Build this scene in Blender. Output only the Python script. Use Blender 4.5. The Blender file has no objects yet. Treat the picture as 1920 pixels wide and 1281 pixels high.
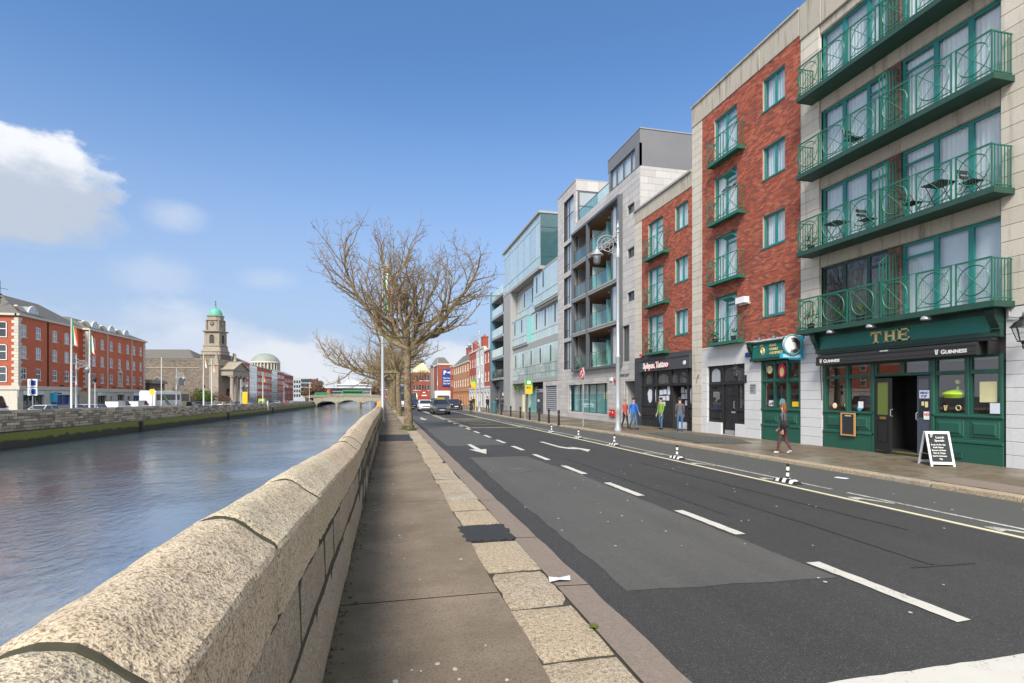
import bpy, bmesh, math, random
from mathutils import Vector, Matrix
random.seed(7)
SC = bpy.context.scene
COL = SC.collection
PI = math.pi
TH = math.atan(243 / 1020)
# -- camera
cam_d = bpy.data.cameras.new('camera')
cam = bpy.data.objects.new('camera', cam_d)
COL.objects.link(cam)
cam.location = (0, 0, 1.9)
cam.rotation_euler = (PI / 2, 0, -TH)
cam_d.sensor_width = 36
cam_d.lens = 19.125
cam_d.shift_y = 101.5 / 1920
cam_d.clip_start = 0.1
cam_d.clip_end = 6000
SC.camera = cam
# -- light
SUN_EL, SUN_AZ = math.radians(42), math.radians(207)
SKY_STR = 0.14
SUN_STR = 3.5
SC.view_settings.view_transform = 'Standard'
SC.view_settings.look = 'None'
SC.view_settings.gamma = 1
SC.view_settings.use_curve_mapping = False
SC.view_settings.exposure = 0.6
sd = bpy.data.lights.new('sun', 'SUN')
sd.energy = SUN_STR
sd.angle = math.radians(20)
sd.color = (1.0, 0.94, 0.85)
so = bpy.data.objects.new('sun', sd)
COL.objects.link(so)
sdir = Vector((math.sin(SUN_AZ) * math.cos(SUN_EL), math.cos(SUN_AZ) * math.cos(SUN_EL), math.sin(SUN_EL)))
so.rotation_euler = sdir.to_track_quat('Z', 'Y').to_euler()
W = bpy.data.worlds.new('World')
SC.world = W
W.use_nodes = True
class NT:
	"""small node helper"""
	def __init__(s, tree):
		s.t = tree
		s.n = tree.nodes
		s.l = tree.links
	def node(s, typ, **kw):
		n = s.n.new(typ)
		for k, v in kw.items():
			setattr(n, k, v)
		return n
	def put(s, sock, v):
		if hasattr(v, 'is_linked') or isinstance(v, bpy.types.NodeSocket):
			s.l.new(v, sock)
		elif v is not None:
			if sock.type == 'RGBA' and len(v) == 3:
				v = (*v, 1)
			sock.default_value = v
	def m(s, op, a, b=None, c=None, clamp=False):
		n = s.node('ShaderNodeMath', operation=op, use_clamp=clamp)
		s.put(n.inputs[0], a)
		if b is not None: s.put(n.inputs[1], b)
		if c is not None: s.put(n.inputs[2], c)
		return n.outputs[0]
	def vm(s, op, a, b=None):
		n = s.node('ShaderNodeVectorMath', operation=op)
		s.put(n.inputs[0], a)
		if b is not None: s.put(n.inputs[1], b)
		return n.outputs[0]
	def mix(s, f, a, b, mode='MIX'):
		n = s.node('ShaderNodeMix', data_type='RGBA', blend_type=mode)
		s.put(n.inputs[0], f)
		s.put(n.inputs[6], a)
		s.put(n.inputs[7], b)
		return n.outputs[2]
	def noise(s, vec, scale, detail=4, rough=0.55, dist=0.0):
		n = s.node('ShaderNodeTexNoise')
		s.put(n.inputs['Vector'], vec)
		n.inputs['Scale'].default_value = scale
		n.inputs['Detail'].default_value = detail
		n.inputs['Roughness'].default_value = rough
		n.inputs['Distortion'].default_value = dist
		return n.outputs[0]
	def ramp(s, f, lo, hi, smooth=True):
		n = s.node('ShaderNodeMapRange', interpolation_type='SMOOTHSTEP' if smooth else 'LINEAR')
		s.put(n.inputs[0], f)
		n.inputs[1].default_value = lo
		n.inputs[2].default_value = hi
		return n.outputs[0]
	def xyz(s, v):
		n = s.node('ShaderNodeSeparateXYZ')
		s.put(n.inputs[0], v)
		return n.outputs
	def comb(s, x, y, z):
		n = s.node('ShaderNodeCombineXYZ')
		s.put(n.inputs[0], x); s.put(n.inputs[1], y); s.put(n.inputs[2], z)
		return n.outputs[0]
def make_world():
	t = NT(W.node_tree)
	t.n.clear()
	out = t.node('ShaderNodeOutputWorld')
	bg = t.node('ShaderNodeBackground')
	bg.inputs[1].default_value = SKY_STR
	sky = t.node('ShaderNodeTexSky', sky_type='NISHITA')
	sky.sun_disc = False
	sky.sun_elevation = SUN_EL
	sky.sun_rotation = SUN_AZ
	sky.altitude = 50
	sky.air_density = 1.0
	sky.dust_density = 1.2
	sky.ozone_density = 2.0
	g = t.node('ShaderNodeTexCoord').outputs['Generated']
	d = t.vm('NORMALIZE', g)
	x, y, z = t.xyz(d)
	az = t.m('MULTIPLY', t.m('ARCTAN2', x, y), 57.2958)
	el = t.m('MULTIPLY', t.m('ARCSINE', z), 57.2958)
	nv = t.comb(t.m('MULTIPLY', az, 0.055), t.m('MULTIPLY', el, 0.09), 0.0)
	n1 = t.noise(nv, 2.2, 9, 0.6, 0.15)
	n2 = t.noise(nv, 0.9, 5, 0.5)
	n3 = t.noise(nv, 6.0, 6, 0.6)
	def blob(a0, e0, ra, re, k, lo, hi):
		da = t.m('DIVIDE', t.m('SUBTRACT', az, a0), ra)
		de = t.m('DIVIDE', t.m('SUBTRACT', el, e0), re)
		r = t.m('SQRT', t.m('ADD', t.m('MULTIPLY', da, da), t.m('MULTIPLY', de, de)))
		q = t.m('ADD', t.m('SUBTRACT', 1.0, r), t.m('MULTIPLY', t.m('SUBTRACT', n1, 0.5), k))
		return t.ramp(q, lo, hi)
	big = t.m('MAXIMUM', blob(-31.5, 17.3, 10.2, 3.9, 1.7, -0.02, 0.22), blob(-30.5, 14.2, 8.6, 3.1, 1.5, -0.05, 0.40))
	w1 = t.m('MULTIPLY', blob(-18.5, 15.6, 2.9, 1.7, 1.2, -0.1, 0.8), 0.55)
	w2 = t.m('MULTIPLY', blob(-19.5, 10.6, 4.5, 2.0, 1.6, -0.1, 0.9), 0.4)
	w3 = t.m('MULTIPLY', blob(-11.0, 11.0, 3.2, 1.2, 1.6, -0.1, 0.9), 0.35)
	lift = t.m('ADD', t.m('MULTIPLY', t.m('SUBTRACT', n2, 0.45), 16.0), 5.2)
	q = t.m('DIVIDE', t.m('SUBTRACT', t.m('ADD', lift, t.m('MULTIPLY', t.m('SUBTRACT', n1, 0.5), 6.0)), el), 4.0)
	band = t.m('MULTIPLY', t.ramp(q, -0.25, 0.7), 0.88)
	away = t.ramp(t.m('ABSOLUTE', t.m('SUBTRACT', az, 13.0)), 50.0, 75.0)
	scat = t.m('MULTIPLY', t.ramp(n2, 0.38, 0.55), away)
	upper = t.ramp(el, 38.0, 55.0)
	scat2 = t.m('MULTIPLY', t.ramp(n2, 0.5, 0.66), upper)
	w4 = t.m('MULTIPLY', blob(-7.0, 2.6, 9.0, 4.0, 1.5, -0.1, 0.6), 0.85)
	w5 = t.m('MULTIPLY', blob(8.5, 2.8, 7.0, 3.8, 1.7, -0.1, 0.5), 0.9)
	lowcov = t.m('MAXIMUM', w4, w5)
	small = t.m('MAXIMUM', t.m('MAXIMUM', w1, w2), t.m('MAXIMUM', w3, lowcov))
	cov = t.m('MAXIMUM', t.m('MAXIMUM', big, small), t.m('MAXIMUM', band, t.m('MAXIMUM', scat, scat2)))
	up = t.m('ADD', t.m('MULTIPLY', t.m('SUBTRACT', el, 17.2), 0.22), t.m('MULTIPLY', t.m('SUBTRACT', n3, 0.42), 1.1))
	crown = t.ramp(t.m('ADD', up, t.m('MULTIPLY', t.m('SUBTRACT', 1.0, big), 0.25)), -0.15, 0.55)
	k = 1.0 / SKY_STR
	shade = t.mix(crown, (0.36 * k, 0.41 * k, 0.49 * k), (0.62 * k, 0.635 * k, 0.67 * k))
	lowc = t.mix(n1, (0.36 * k, 0.42 * k, 0.53 * k), (0.56 * k, 0.60 * k, 0.66 * k))
	lowc = t.mix(away, lowc, (0.72 * k, 0.74 * k, 0.78 * k))  # unseen clouds behind the view, brightened to fill in ambient light
	isbig = t.ramp(big, 0.02, 0.25)
	lowc = t.mix(t.m('MULTIPLY', t.ramp(lowcov, 0.1, 0.8), t.ramp(n1, 0.35, 0.6)), lowc, (0.56 * k, 0.58 * k, 0.615 * k))
	cc = t.mix(isbig, lowc, shade)
	tint = t.mix(1.0, sky.outputs[0], (0.56, 0.77, 0.95), 'MULTIPLY')
	tint = t.mix(t.m('MULTIPLY', t.ramp(el, 32.0, -2.0), 0.90), tint, (0.310 * k, 0.362 * k, 0.475 * k))
	t.l.new(t.mix(cov, tint, cc), bg.inputs[0])
	t.l.new(bg.outputs[0], out.inputs[0])
make_world()
# -- materials
M = {}
def new_mat(name):
	m = bpy.data.materials.new(name)
	m.use_nodes = True
	t = NT(m.node_tree)
	p = t.n['Principled BSDF']
	M[name] = m
	return m, t, p
def pos(t):
	return t.node('ShaderNodeNewGeometry').outputs['Position']
def plain(name, col, rough=0.6, metal=0.0, var=0.12, scale=6.0, bump=0.0, bscale=60.0, rand=0.0, spec=None, coat=0.0, island=0.0):
	m, t, p = new_mat(name)
	P = pos(t)
	n = t.noise(P, scale, 5, 0.6)
	f = t.m('ADD', 1 - var, t.m('MULTIPLY', n, 2 * var))
	if rand:
		r = t.node('ShaderNodeObjectInfo').outputs['Random']
		f = t.m('MULTIPLY', f, t.m('ADD', 1 - rand, t.m('MULTIPLY', r, 2 * rand)))
	if island:
		r = t.node('ShaderNodeNewGeometry').outputs['Random Per Island']
		f = t.m('MULTIPLY', f, t.m('ADD', 1 - island, t.m('MULTIPLY', r, 2 * island)))
	c = t.vm('SCALE', (col[0], col[1], col[2]))
	t.put(c.node.inputs['Scale'], f)
	t.l.new(c, p.inputs['Base Color'])
	p.inputs['Roughness'].default_value = rough
	p.inputs['Metallic'].default_value = metal
	if spec is not None: p.inputs['Specular IOR Level'].default_value = spec
	if coat: p.inputs['Coat Weight'].default_value = coat
	if bump:
		b = t.node('ShaderNodeBump')
		b.inputs['Distance'].default_value = bump
		b.inputs['Strength'].default_value = 0.7
		t.l.new(t.noise(P, bscale, 4, 0.6), b.inputs['Height'])
		t.l.new(b.outputs[0], p.inputs['Normal'])
	return m
def mat_granite(name, ca, cb, cc, rand=0.12, spk=125.0, moss=None):
	"""speckled granite: two feldspar tones with dark mica grains and weather patches"""
	m, t, p = new_mat(name)
	P = pos(t)
	big = t.noise(P, 1.3, 4, 0.6)
	mid = t.noise(P, 9.0, 5, 0.65)
	gr = t.noise(P, spk, 2, 0.5)
	gr2 = t.noise(P, spk * 0.36, 3, 0.6)
	c = t.mix(t.ramp(t.m('ADD', t.m('MULTIPLY', big, .6), t.m('MULTIPLY', mid, .4)), 0.38, 0.62), ca, cb)
	r = t.node('ShaderNodeObjectInfo').outputs['Random']
	c = t.mix(t.m('MULTIPLY', t.ramp(r, 0.35, 0.75), min(1, rand * 4)), c, cc)
	c = t.mix(t.m('MULTIPLY', t.ramp(gr2, 0.44, 0.30), 0.45), c, (0.68, 0.61, 0.48))
	c = t.mix(t.m('MULTIPLY', t.ramp(gr2, 0.53, 0.64), 0.6), c, (0.15, 0.115, 0.07))
	c = t.mix(t.m('MULTIPLY', t.ramp(gr, 0.53, 0.62), 0.7), c, (0.07, 0.062, 0.045))
	st = t.noise(P, 3.1, 6, 0.7, 0.4)
	c = t.mix(t.m('MULTIPLY', t.ramp(st, 0.52, 0.68), 0.38), c, (0.21, 0.175, 0.115))
	if moss:
		z = t.xyz(P)[2]
		f = t.m('MULTIPLY', t.ramp(t.m('ADD', t.m('MULTIPLY', t.m('SUBTRACT', mid, 0.5), moss[1]), z), moss[0], moss[0] - moss[1]), 0.85)
		c = t.mix(f, c, (0.075, 0.085, 0.02))
	t.l.new(c, p.inputs['Base Color'])
	p.inputs['Roughness'].default_value = 0.85
	b = t.node('ShaderNodeBump')
	b.inputs['Distance'].default_value = 0.012
	b.inputs['Strength'].default_value = 0.9
	h = t.m('ADD', t.m('MULTIPLY', gr, 0.35), t.m('ADD', t.m('MULTIPLY', gr2, 0.6), t.m('MULTIPLY', mid, 1.2)))
	t.l.new(h, b.inputs['Height'])
	t.l.new(b.outputs[0], p.inputs['Normal'])
	return m
mat_granite('granite_coping', (0.56, 0.455, 0.30), (0.64, 0.54, 0.38), (0.60, 0.42, 0.29))
mat_granite('granite_face', (0.40, 0.325, 0.225), (0.33, 0.285, 0.22), (0.42, 0.345, 0.26), moss=(0.10, 0.16))
mat_granite('granite_kerb', (0.34, 0.27, 0.18), (0.44, 0.38, 0.30), (0.43, 0.34, 0.23), rand=0.25, spk=80)
plain('mortar', (0.045, 0.042, 0.025), 0.95, var=0.4, scale=14)
plain('moss', (0.09, 0.12, 0.018), 1.0, var=0.5, scale=30, bump=0.01)
def mat_asphalt(name, col, var=0.25, spark=0.6, rough=0.8, wet=0.0, fine=120.0):
	m, t, p = new_mat(name)
	P = pos(t)
	big = t.noise(P, 0.35, 5, 0.6)
	st = t.noise(t.vm('MULTIPLY', P, (1.6, 0.10, 1.0)), 1.1, 6, 0.7)
	sp = t.noise(P, fine, 2, 0.6)
	sp2 = t.noise(P, 55.0, 3, 0.7)
	sp3 = t.noise(P, 16.0, 4, 0.7)
	f = t.m('ADD', 1 - var, t.m('MULTIPLY', t.m('ADD', t.m('MULTIPLY', big, 0.9), t.m('MULTIPLY', st, 1.1)), var))
	f = t.m('MULTIPLY', f, t.m('ADD', 0.25, t.m('ADD', t.m('MULTIPLY', sp2, 1.0), t.m('MULTIPLY', sp3, 0.5))))
	c = t.vm('SCALE', col)
	t.put(c.node.inputs['Scale'], f)
	c = t.mix(t.m('MULTIPLY', t.ramp(sp, 0.60, 0.70), spark), c, (0.30, 0.28, 0.25))
	t.l.new(c, p.inputs['Base Color'])
	if wet:
		t.l.new(t.m('SUBTRACT', rough, t.m('MULTIPLY', t.ramp(t.noise(P, 0.7, 5, 0.6), 0.45, 0.62), wet)), p.inputs['Roughness'])
	else:
		p.inputs['Roughness'].default_value = rough
	b = t.node('ShaderNodeBump')
	b.inputs['Distance'].default_value = 0.006
	b.inputs['Strength'].default_value = 0.8
	t.l.new(t.m('ADD', sp, sp2), b.inputs['Height'])
	t.l.new(b.outputs[0], p.inputs['Normal'])
	return m
mat_asphalt('asphalt', (0.036, 0.035, 0.0335), var=0.6)
mat_asphalt('crack_seal', (0.034, 0.034, 0.035), spark=0.3)
mat_asphalt('asphalt_cycle', (0.074, 0.075, 0.068))
mat_asphalt('asphalt_patch', (0.082, 0.079, 0.072), var=0.5, spark=0.2)
mat_asphalt('asphalt_black', (0.028, 0.028, 0.030), spark=0.25)
mat_asphalt('strip_concrete', (0.215, 0.170, 0.135), var=0.3, spark=0.3)
def mat_path():
	m, t, p = new_mat('path_concrete')
	P = pos(t)
	big = t.noise(P, 0.55, 6, 0.65)
	mid = t.noise(P, 3.5, 5, 0.6)
	sp = t.noise(P, 110.0, 2, 0.6)
	sp2 = t.noise(P, 34.0, 4, 0.75)
	c = t.mix(t.ramp(big, 0.35, 0.65), (0.150, 0.114, 0.074), (0.240, 0.186, 0.130))
	c = t.mix(t.m('MULTIPLY', t.ramp(mid, 0.5, 0.7), 0.45), c, (0.12, 0.095, 0.066))
	c = t.mix(t.m('MULTIPLY', t.ramp(sp, 0.54, 0.66), 0.6), c, (0.40, 0.33, 0.25))
	c = t.mix(t.m('MULTIPLY', t.ramp(sp2, 0.50, 0.64), 0.5), c, (0.07, 0.055, 0.04))
	x = t.xyz(P)[0]
	g = t.ramp(t.m('ADD', x, t.m('MULTIPLY', t.m('SUBTRACT', mid, 0.5), 0.9)), 0.10, -0.42)
	c = t.mix(t.m('MULTIPLY', g, 0.62), c, (0.065, 0.065, 0.022))
	t.l.new(c, p.inputs['Base Color'])
	p.inputs['Roughness'].default_value = 0.8
	b = t.node('ShaderNodeBump')
	b.inputs['Distance'].default_value = 0.005
	t.l.new(t.m('ADD', sp, sp2), b.inputs['Height'])
	t.l.new(b.outputs[0], p.inputs['Normal'])
mat_path()
def mat_pavement():
	m, t, p = new_mat('pavement_wet')
	P = pos(t)
	big = t.noise(P, 0.30, 6, 0.65)
	mid = t.noise(P, 2.2, 5, 0.65)
	sp = t.noise(P, 60.0, 3, 0.6)
	c = t.mix(t.ramp(big, 0.38, 0.62), (0.125, 0.090, 0.055), (0.20, 0.165, 0.12))
	c = t.mix(t.m('MULTIPLY', t.ramp(mid, 0.48, 0.66), 0.6), c, (0.085, 0.072, 0.04))
	c = t.mix(t.m('MULTIPLY', t.ramp(sp, 0.5, 0.7), 0.3), c, (0.26, 0.23, 0.19))
	t.l.new(c, p.inputs['Base Color'])
	t.l.new(t.m('SUBTRACT', 0.75, t.m('MULTIPLY', t.ramp(t.m('ADD', big, t.m('MULTIPLY', mid, 0.4)), 0.6, 0.8), 0.45)), p.inputs['Roughness'])
	b = t.node('ShaderNodeBump')
	b.inputs['Distance'].default_value = 0.004
	t.l.new(t.m('ADD', sp, t.m('MULTIPLY', mid, 2.0)), b.inputs['Height'])
	t.l.new(b.outputs[0], p.inputs['Normal'])
mat_pavement()
def mat_paint(name, col, wear=0.4):
	m, t, p = new_mat(name)
	P = pos(t)
	w = t.noise(P, 38.0, 5, 0.7)
	w2 = t.noise(P, 4.0, 4, 0.6)
	f = t.ramp(t.m('ADD', w, t.m('MULTIPLY', t.m('SUBTRACT', w2, 0.5), 0.5)), 0.72 - wear * 0.4, 0.80 - wear * 0.2)
	c = t.mix(t.m('MULTIPLY', f, 0.9), col, (0.07, 0.07, 0.07))
	c = t.mix(t.m('MULTIPLY', w2, 0.3), c, (col[0] * .6, col[1] * .57, col[2] * .5))
	t.l.new(c, p.inputs['Base Color'])
	p.inputs['Roughness'].default_value = 0.6
mat_paint('paint_white', (0.60, 0.575, 0.515), 0.3)
mat_paint('paint_worn', (0.60, 0.58, 0.52), 0.75)
mat_paint('paint_yellow', (0.66, 0.56, 0.26), 0.7)
mat_paint('paint_cream', (0.72, 0.66, 0.44), 0.25)
def _b(cols): return [(a * .72, b * .76, c * .84) for a, b, c in cols]
def mat_bricks(name, cols, mortar_strength=0.0):
	m, t, p = new_mat(name)
	g = t.node('ShaderNodeNewGeometry')
	r1 = g.outputs['Random Per Island']
	oi = t.node('ShaderNodeObjectInfo').outputs['Random']
	r = t.m('FRACT', t.m('ADD', t.m('MULTIPLY', oi, 7.31), r1))
	cr = t.node('ShaderNodeValToRGB')
	cr.color_ramp.interpolation = 'CONSTANT'
	e = cr.color_ramp.elements
	if name == 'brick_red': cols = _b(cols)
	e[0].color = (*cols[0], 1)
	e[1].position = 1 / len(cols)
	e[1].color = (*cols[1], 1)
	for i, c in enumerate(cols[2:]):
		q = e.new((i + 2) / len(cols))
		q.color = (*c, 1)
	t.l.new(r, cr.inputs[0])
	P = g.outputs['Position']
	n = t.noise(P, 22.0, 4, 0.6)
	big = t.noise(P, 0.6, 4, 0.6)
	c = t.mix(t.m('MULTIPLY', t.ramp(n, 0.45, 0.75), 0.35), cr.outputs[0], (0.50, 0.24, 0.17))
	c = t.mix(t.m('MULTIPLY', t.ramp(big, 0.5, 0.75), 0.35), c, (0.20, 0.075, 0.05))
	t.l.new(c, p.inputs['Base Color'])
	p.inputs['Roughness'].default_value = 0.85
	return m
mat_bricks('brick_red', [(0.500, 0.106, 0.048), (0.575, 0.144, 0.069), (0.413, 0.077, 0.040), (0.537, 0.125, 0.057), (0.325, 0.075, 0.046), (0.625, 0.188, 0.098), (0.475, 0.094, 0.046), (0.250, 0.075, 0.052)])
mat_bricks('brick_dark', [(0.10, 0.055, 0.045), (0.07, 0.042, 0.038), (0.14, 0.07, 0.055), (0.16, 0.065, 0.05), (0.05, 0.035, 0.032)])
def mat_brickwall(name, ca, cb, mortar, ax):
	"""brickwork too far away to tell the bricks apart; ax = the horizontal world axis it runs along"""
	m, t, p = new_mat(name)
	P = pos(t)
	x, y, z = t.xyz(P)
	v = t.comb(y if ax == 'y' else x, z, 0.0)
	b = t.node('ShaderNodeTexBrick')
	t.l.new(v, b.inputs['Vector'])
	b.inputs['Scale'].default_value = 1.0
	b.inputs['Brick Width'].default_value = 0.225
	b.inputs['Row Height'].default_value = 0.075
	b.inputs['Mortar Size'].default_value = 0.008
	b.inputs['Color1'].default_value = (*ca, 1)
	b.inputs['Color2'].default_value = (*cb, 1)
	b.inputs['Mortar'].default_value = (*mortar, 1)
	n = t.noise(P, 1.1, 6, 0.65)
	c = t.mix(t.m('MULTIPLY', t.ramp(n, 0.4, 0.7), 0.4), b.outputs[0], tuple(q * 0.72 for q in ca))
	n2 = t.noise(P, 9.0, 3, 0.6)
	c = t.mix(t.m('MULTIPLY', t.ramp(n2, 0.5, 0.75), 0.3), c, tuple(min(1, q * 1.35) for q in cb))
	t.l.new(c, p.inputs['Base Color'])
	p.inputs['Roughness'].default_value = 0.9
mat_brickwall('hotel_brick', (0.52, 0.115, 0.05), (0.60, 0.16, 0.075), (0.30, 0.13, 0.08), 'y')  # sun missing from river fronts made up in the colour; end wall copy darker
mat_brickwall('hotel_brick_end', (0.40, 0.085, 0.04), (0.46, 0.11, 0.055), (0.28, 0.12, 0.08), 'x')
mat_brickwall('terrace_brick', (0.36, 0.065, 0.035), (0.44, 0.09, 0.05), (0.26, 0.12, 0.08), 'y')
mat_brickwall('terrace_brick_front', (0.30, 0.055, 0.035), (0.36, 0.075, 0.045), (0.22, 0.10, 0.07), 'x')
mat_brickwall('orange_brick', (0.47, 0.20, 0.085), (0.54, 0.26, 0.12), (0.40, 0.24, 0.15), 'y')
def mat_rubble(name, ca, cb, cc):
	"""random rubble masonry, used only where the stones cannot be told apart"""
	m, t, p = new_mat(name)
	P = pos(t)
	v = t.node('ShaderNodeTexVoronoi')
	t.l.new(t.vm('MULTIPLY', P, (1.0, 1.0, 2.2)), v.inputs['Vector'])
	v.inputs['Scale'].default_value = 1.5
	n = t.noise(P, 1.2, 6, 0.7)
	r = t.xyz(v.outputs['Color'])[0]
	c = t.mix(r, ca, cb)
	c = t.mix(t.m('MULTIPLY', t.ramp(n, 0.42, 0.66), 0.6), c, cc)
	t.l.new(c, p.inputs['Base Color'])
	p.inputs['Roughness'].default_value = 0.9
	b = t.node('ShaderNodeBump')
	b.inputs['Distance'].default_value = 0.06
	t.l.new(v.outputs['Distance'], b.inputs['Height'])
	t.l.new(b.outputs[0], p.inputs['Normal'])
mat_rubble('church_rubble', (0.145, 0.115, 0.09), (0.235, 0.19, 0.15), (0.095, 0.078, 0.062))
mat_rubble('bridge_stone', (0.24, 0.22, 0.165), (0.34, 0.31, 0.25), (0.15, 0.14, 0.09))
plain('church_ashlar', (0.31, 0.265, 0.205), 0.85, var=0.45, scale=1.2, bump=0.03, bscale=3)
plain('church_column', (0.36, 0.31, 0.26), 0.8, var=0.35, scale=2)
plain('copper_green', (0.11, 0.40, 0.29), 0.6, var=0.25, scale=2)
plain('lead_roof', (0.26, 0.29, 0.25), 0.6, var=0.25, scale=1.0)
plain('slate', (0.135, 0.125, 0.108), 0.7, var=0.3, scale=2.5, bump=0.02, bscale=4)
def mat_blocks(name, col, rand=0.10, stain=0.35, stc=(0.16, 0.14, 0.11), rough=0.8):
	"""precast or cut stone block, streaked where rain runs down"""
	m, t, p = new_mat(name)
	P = pos(t)
	st = t.noise(t.vm('MULTIPLY', P, (3.0, 3.0, 0.35)), 1.6, 6, 0.65)
	n = t.noise(P, 14.0, 5, 0.65)
	r = t.node('ShaderNodeObjectInfo').outputs['Random']
	r2 = t.node('ShaderNodeNewGeometry').outputs['Random Per Island']
	f = t.m('ADD', 1 - rand, t.m('MULTIPLY', t.m('FRACT', t.m('ADD', r, r2)), 2 * rand))
	f = t.m('MULTIPLY', f, t.m('ADD', 0.88, t.m('MULTIPLY', n, 0.24)))
	c = t.vm('SCALE', col)
	t.put(c.node.inputs['Scale'], f)
	c = t.mix(t.m('MULTIPLY', t.ramp(st, 0.5, 0.72), stain), c, stc)
	t.l.new(c, p.inputs['Base Color'])
	p.inputs['Roughness'].default_value = rough
	b = t.node('ShaderNodeBump')
	b.inputs['Distance'].default_value = 0.003
	t.l.new(n, b.inputs['Height'])
	t.l.new(b.outputs[0], p.inputs['Normal'])
mat_blocks('pier_block', (0.56, 0.51, 0.43), 0.07, 0.35)
mat_blocks('painted_block', (0.60, 0.60, 0.60), 0.03, 0.15, (0.36, 0.35, 0.33))
mat_blocks('painted_render', (0.58, 0.58, 0.58), 0.02, 0.15, (0.36, 0.35, 0.33))
mat_blocks('concrete', (0.43, 0.39, 0.32), 0.05, 0.75, (0.15, 0.125, 0.085))
mat_blocks('grey_granite', (0.47, 0.45, 0.435), 0.11, 0.25, (0.30, 0.28, 0.26), 0.6)
mat_blocks('grey_concrete', (0.34, 0.34, 0.335), 0.04, 0.4, (0.22, 0.21, 0.20))
mat_blocks('hotel_stone', (0.56, 0.52, 0.44), 0.06, 0.3)
mat_blocks('black_block', (0.045, 0.048, 0.055), 0.1, 0.2, (0.08, 0.08, 0.08), 0.5)
mat_blocks('old_stone', (0.33, 0.275, 0.195), 0.55, 0.75, (0.085, 0.075, 0.045))
plain('joint_dark', (0.10, 0.09, 0.075), 0.95)
plain('joint_pale', (0.27, 0.265, 0.255), 0.95)
plain('brick_mortar', (0.42, 0.31, 0.25), 0.95)
plain('zinc', (0.20, 0.20, 0.205), 0.5, 0.2, var=0.12, scale=1)
plain('charcoal', (0.055, 0.06, 0.068), 0.45, var=0.1)
plain('steel_grey', (0.13, 0.14, 0.155), 0.45, 0.3, var=0.1)
plain('steel_light', (0.34, 0.35, 0.36), 0.5, 0.2)
plain('teal_paint', (0.010, 0.20, 0.185), 0.4, var=0.1, scale=3)
plain('green_metal', (0.014, 0.135, 0.088), 0.42, var=0.25, scale=5)
plain('green_metal_floor', (0.018, 0.068, 0.048), 0.55, var=0.35, scale=3)
plain('mesh_wire', (0.10, 0.16, 0.13), 0.6)
plain('pub_green', (0.016, 0.090, 0.062), 0.38, var=0.15, scale=2, coat=0.15)
plain('pub_teal', (0.006, 0.16, 0.13), 0.45, var=0.08, scale=2)
plain('pub_dark_green', (0.012, 0.045, 0.035), 0.4, var=0.15)
plain('black_paint', (0.018, 0.019, 0.020), 0.4, var=0.2, scale=4)
plain('black_iron', (0.015, 0.015, 0.016), 0.45)
plain('awning_black', (0.028, 0.027, 0.029), 0.75, var=0.15)
plain('gold', (0.88, 0.66, 0.28), 0.5, var=0.08)
plain('letter_white', (0.78, 0.78, 0.74), 0.6)
plain('letter_red', (0.62, 0.02, 0.06), 0.5)
plain('white_gloss', (0.75, 0.76, 0.76), 0.35, var=0.04)
plain('silver_post', (0.40, 0.425, 0.44), 0.35, 0.25, var=0.06)
plain('blue_fin', (0.10, 0.21, 0.28), 0.35)
plain('tinted_window', (0.018, 0.022, 0.026), 0.25, spec=0.3, var=0.3, scale=0.8)
plain('white_post', (0.62, 0.62, 0.60), 0.4, var=0.05)
plain('wood_soffit', (0.22, 0.10, 0.045), 0.6, var=0.3, scale=8)
plain('pine_frame', (0.52, 0.26, 0.10), 0.5, var=0.15)
plain('slate_board', (0.022, 0.026, 0.028), 0.8, var=0.2)
plain('door_blue_grey', (0.060, 0.072, 0.10), 0.45)
plain('lime_glass', (0.17, 0.22, 0.045), 0.3)
plain('brass', (0.6, 0.42, 0.10), 0.3, 0.8)
plain('paper', (0.62, 0.66, 0.74), 0.7, var=0.06)
plain('paper_yellow', (0.66, 0.62, 0.34), 0.7, var=0.1)
plain('hoarding_red', (0.34, 0.04, 0.035), 0.6)
plain('red_paint', (0.50, 0.02, 0.02), 0.4)
plain('yellow_paint', (0.72, 0.50, 0.02), 0.45)
plain('orange_paint', (0.80, 0.32, 0.03), 0.45)
plain('lime_paint', (0.42, 0.62, 0.04), 0.45)
plain('sign_green', (0.06, 0.42, 0.08), 0.45)
plain('sign_blue', (0.012, 0.06, 0.27), 0.4)
plain('sky_sign_blue', (0.02, 0.38, 0.60), 0.4)
plain('flag_green', (0.02, 0.30, 0.11), 0.8)
plain('flag_white', (0.75, 0.75, 0.72), 0.8)
plain('flag_orange', (0.85, 0.17, 0.03), 0.8)
plain('tyre', (0.018, 0.018, 0.019), 0.8)
plain('rim', (0.35, 0.35, 0.36), 0.35, 0.7)
plain('car_glass', (0.03, 0.035, 0.04), 0.06, spec=0.8)
plain('car_silver', (0.42, 0.43, 0.44), 0.3, 0.55, coat=0.6)
plain('car_white', (0.74, 0.75, 0.76), 0.3, coat=0.6, var=0.03)
plain('car_dark', (0.035, 0.04, 0.05), 0.3, 0.3, coat=0.6)
plain('car_bronze', (0.20, 0.19, 0.175), 0.3, 0.5, coat=0.6)
plain('car_blue', (0.05, 0.07, 0.13), 0.3, 0.3, coat=0.6)
plain('bus_yellow', (0.78, 0.62, 0.03), 0.35, coat=0.4)
plain('bus_green', (0.035, 0.24, 0.085), 0.4, coat=0.4)
plain('bus_blue', (0.04, 0.10, 0.22), 0.4, coat=0.4)
plain('plastic_dark', (0.03, 0.03, 0.032), 0.6)
plain('headlight', (0.75, 0.77, 0.80), 0.1, var=0.02, coat=1.0)
plain('bin_blue', (0.05, 0.12, 0.15), 0.5)
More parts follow.
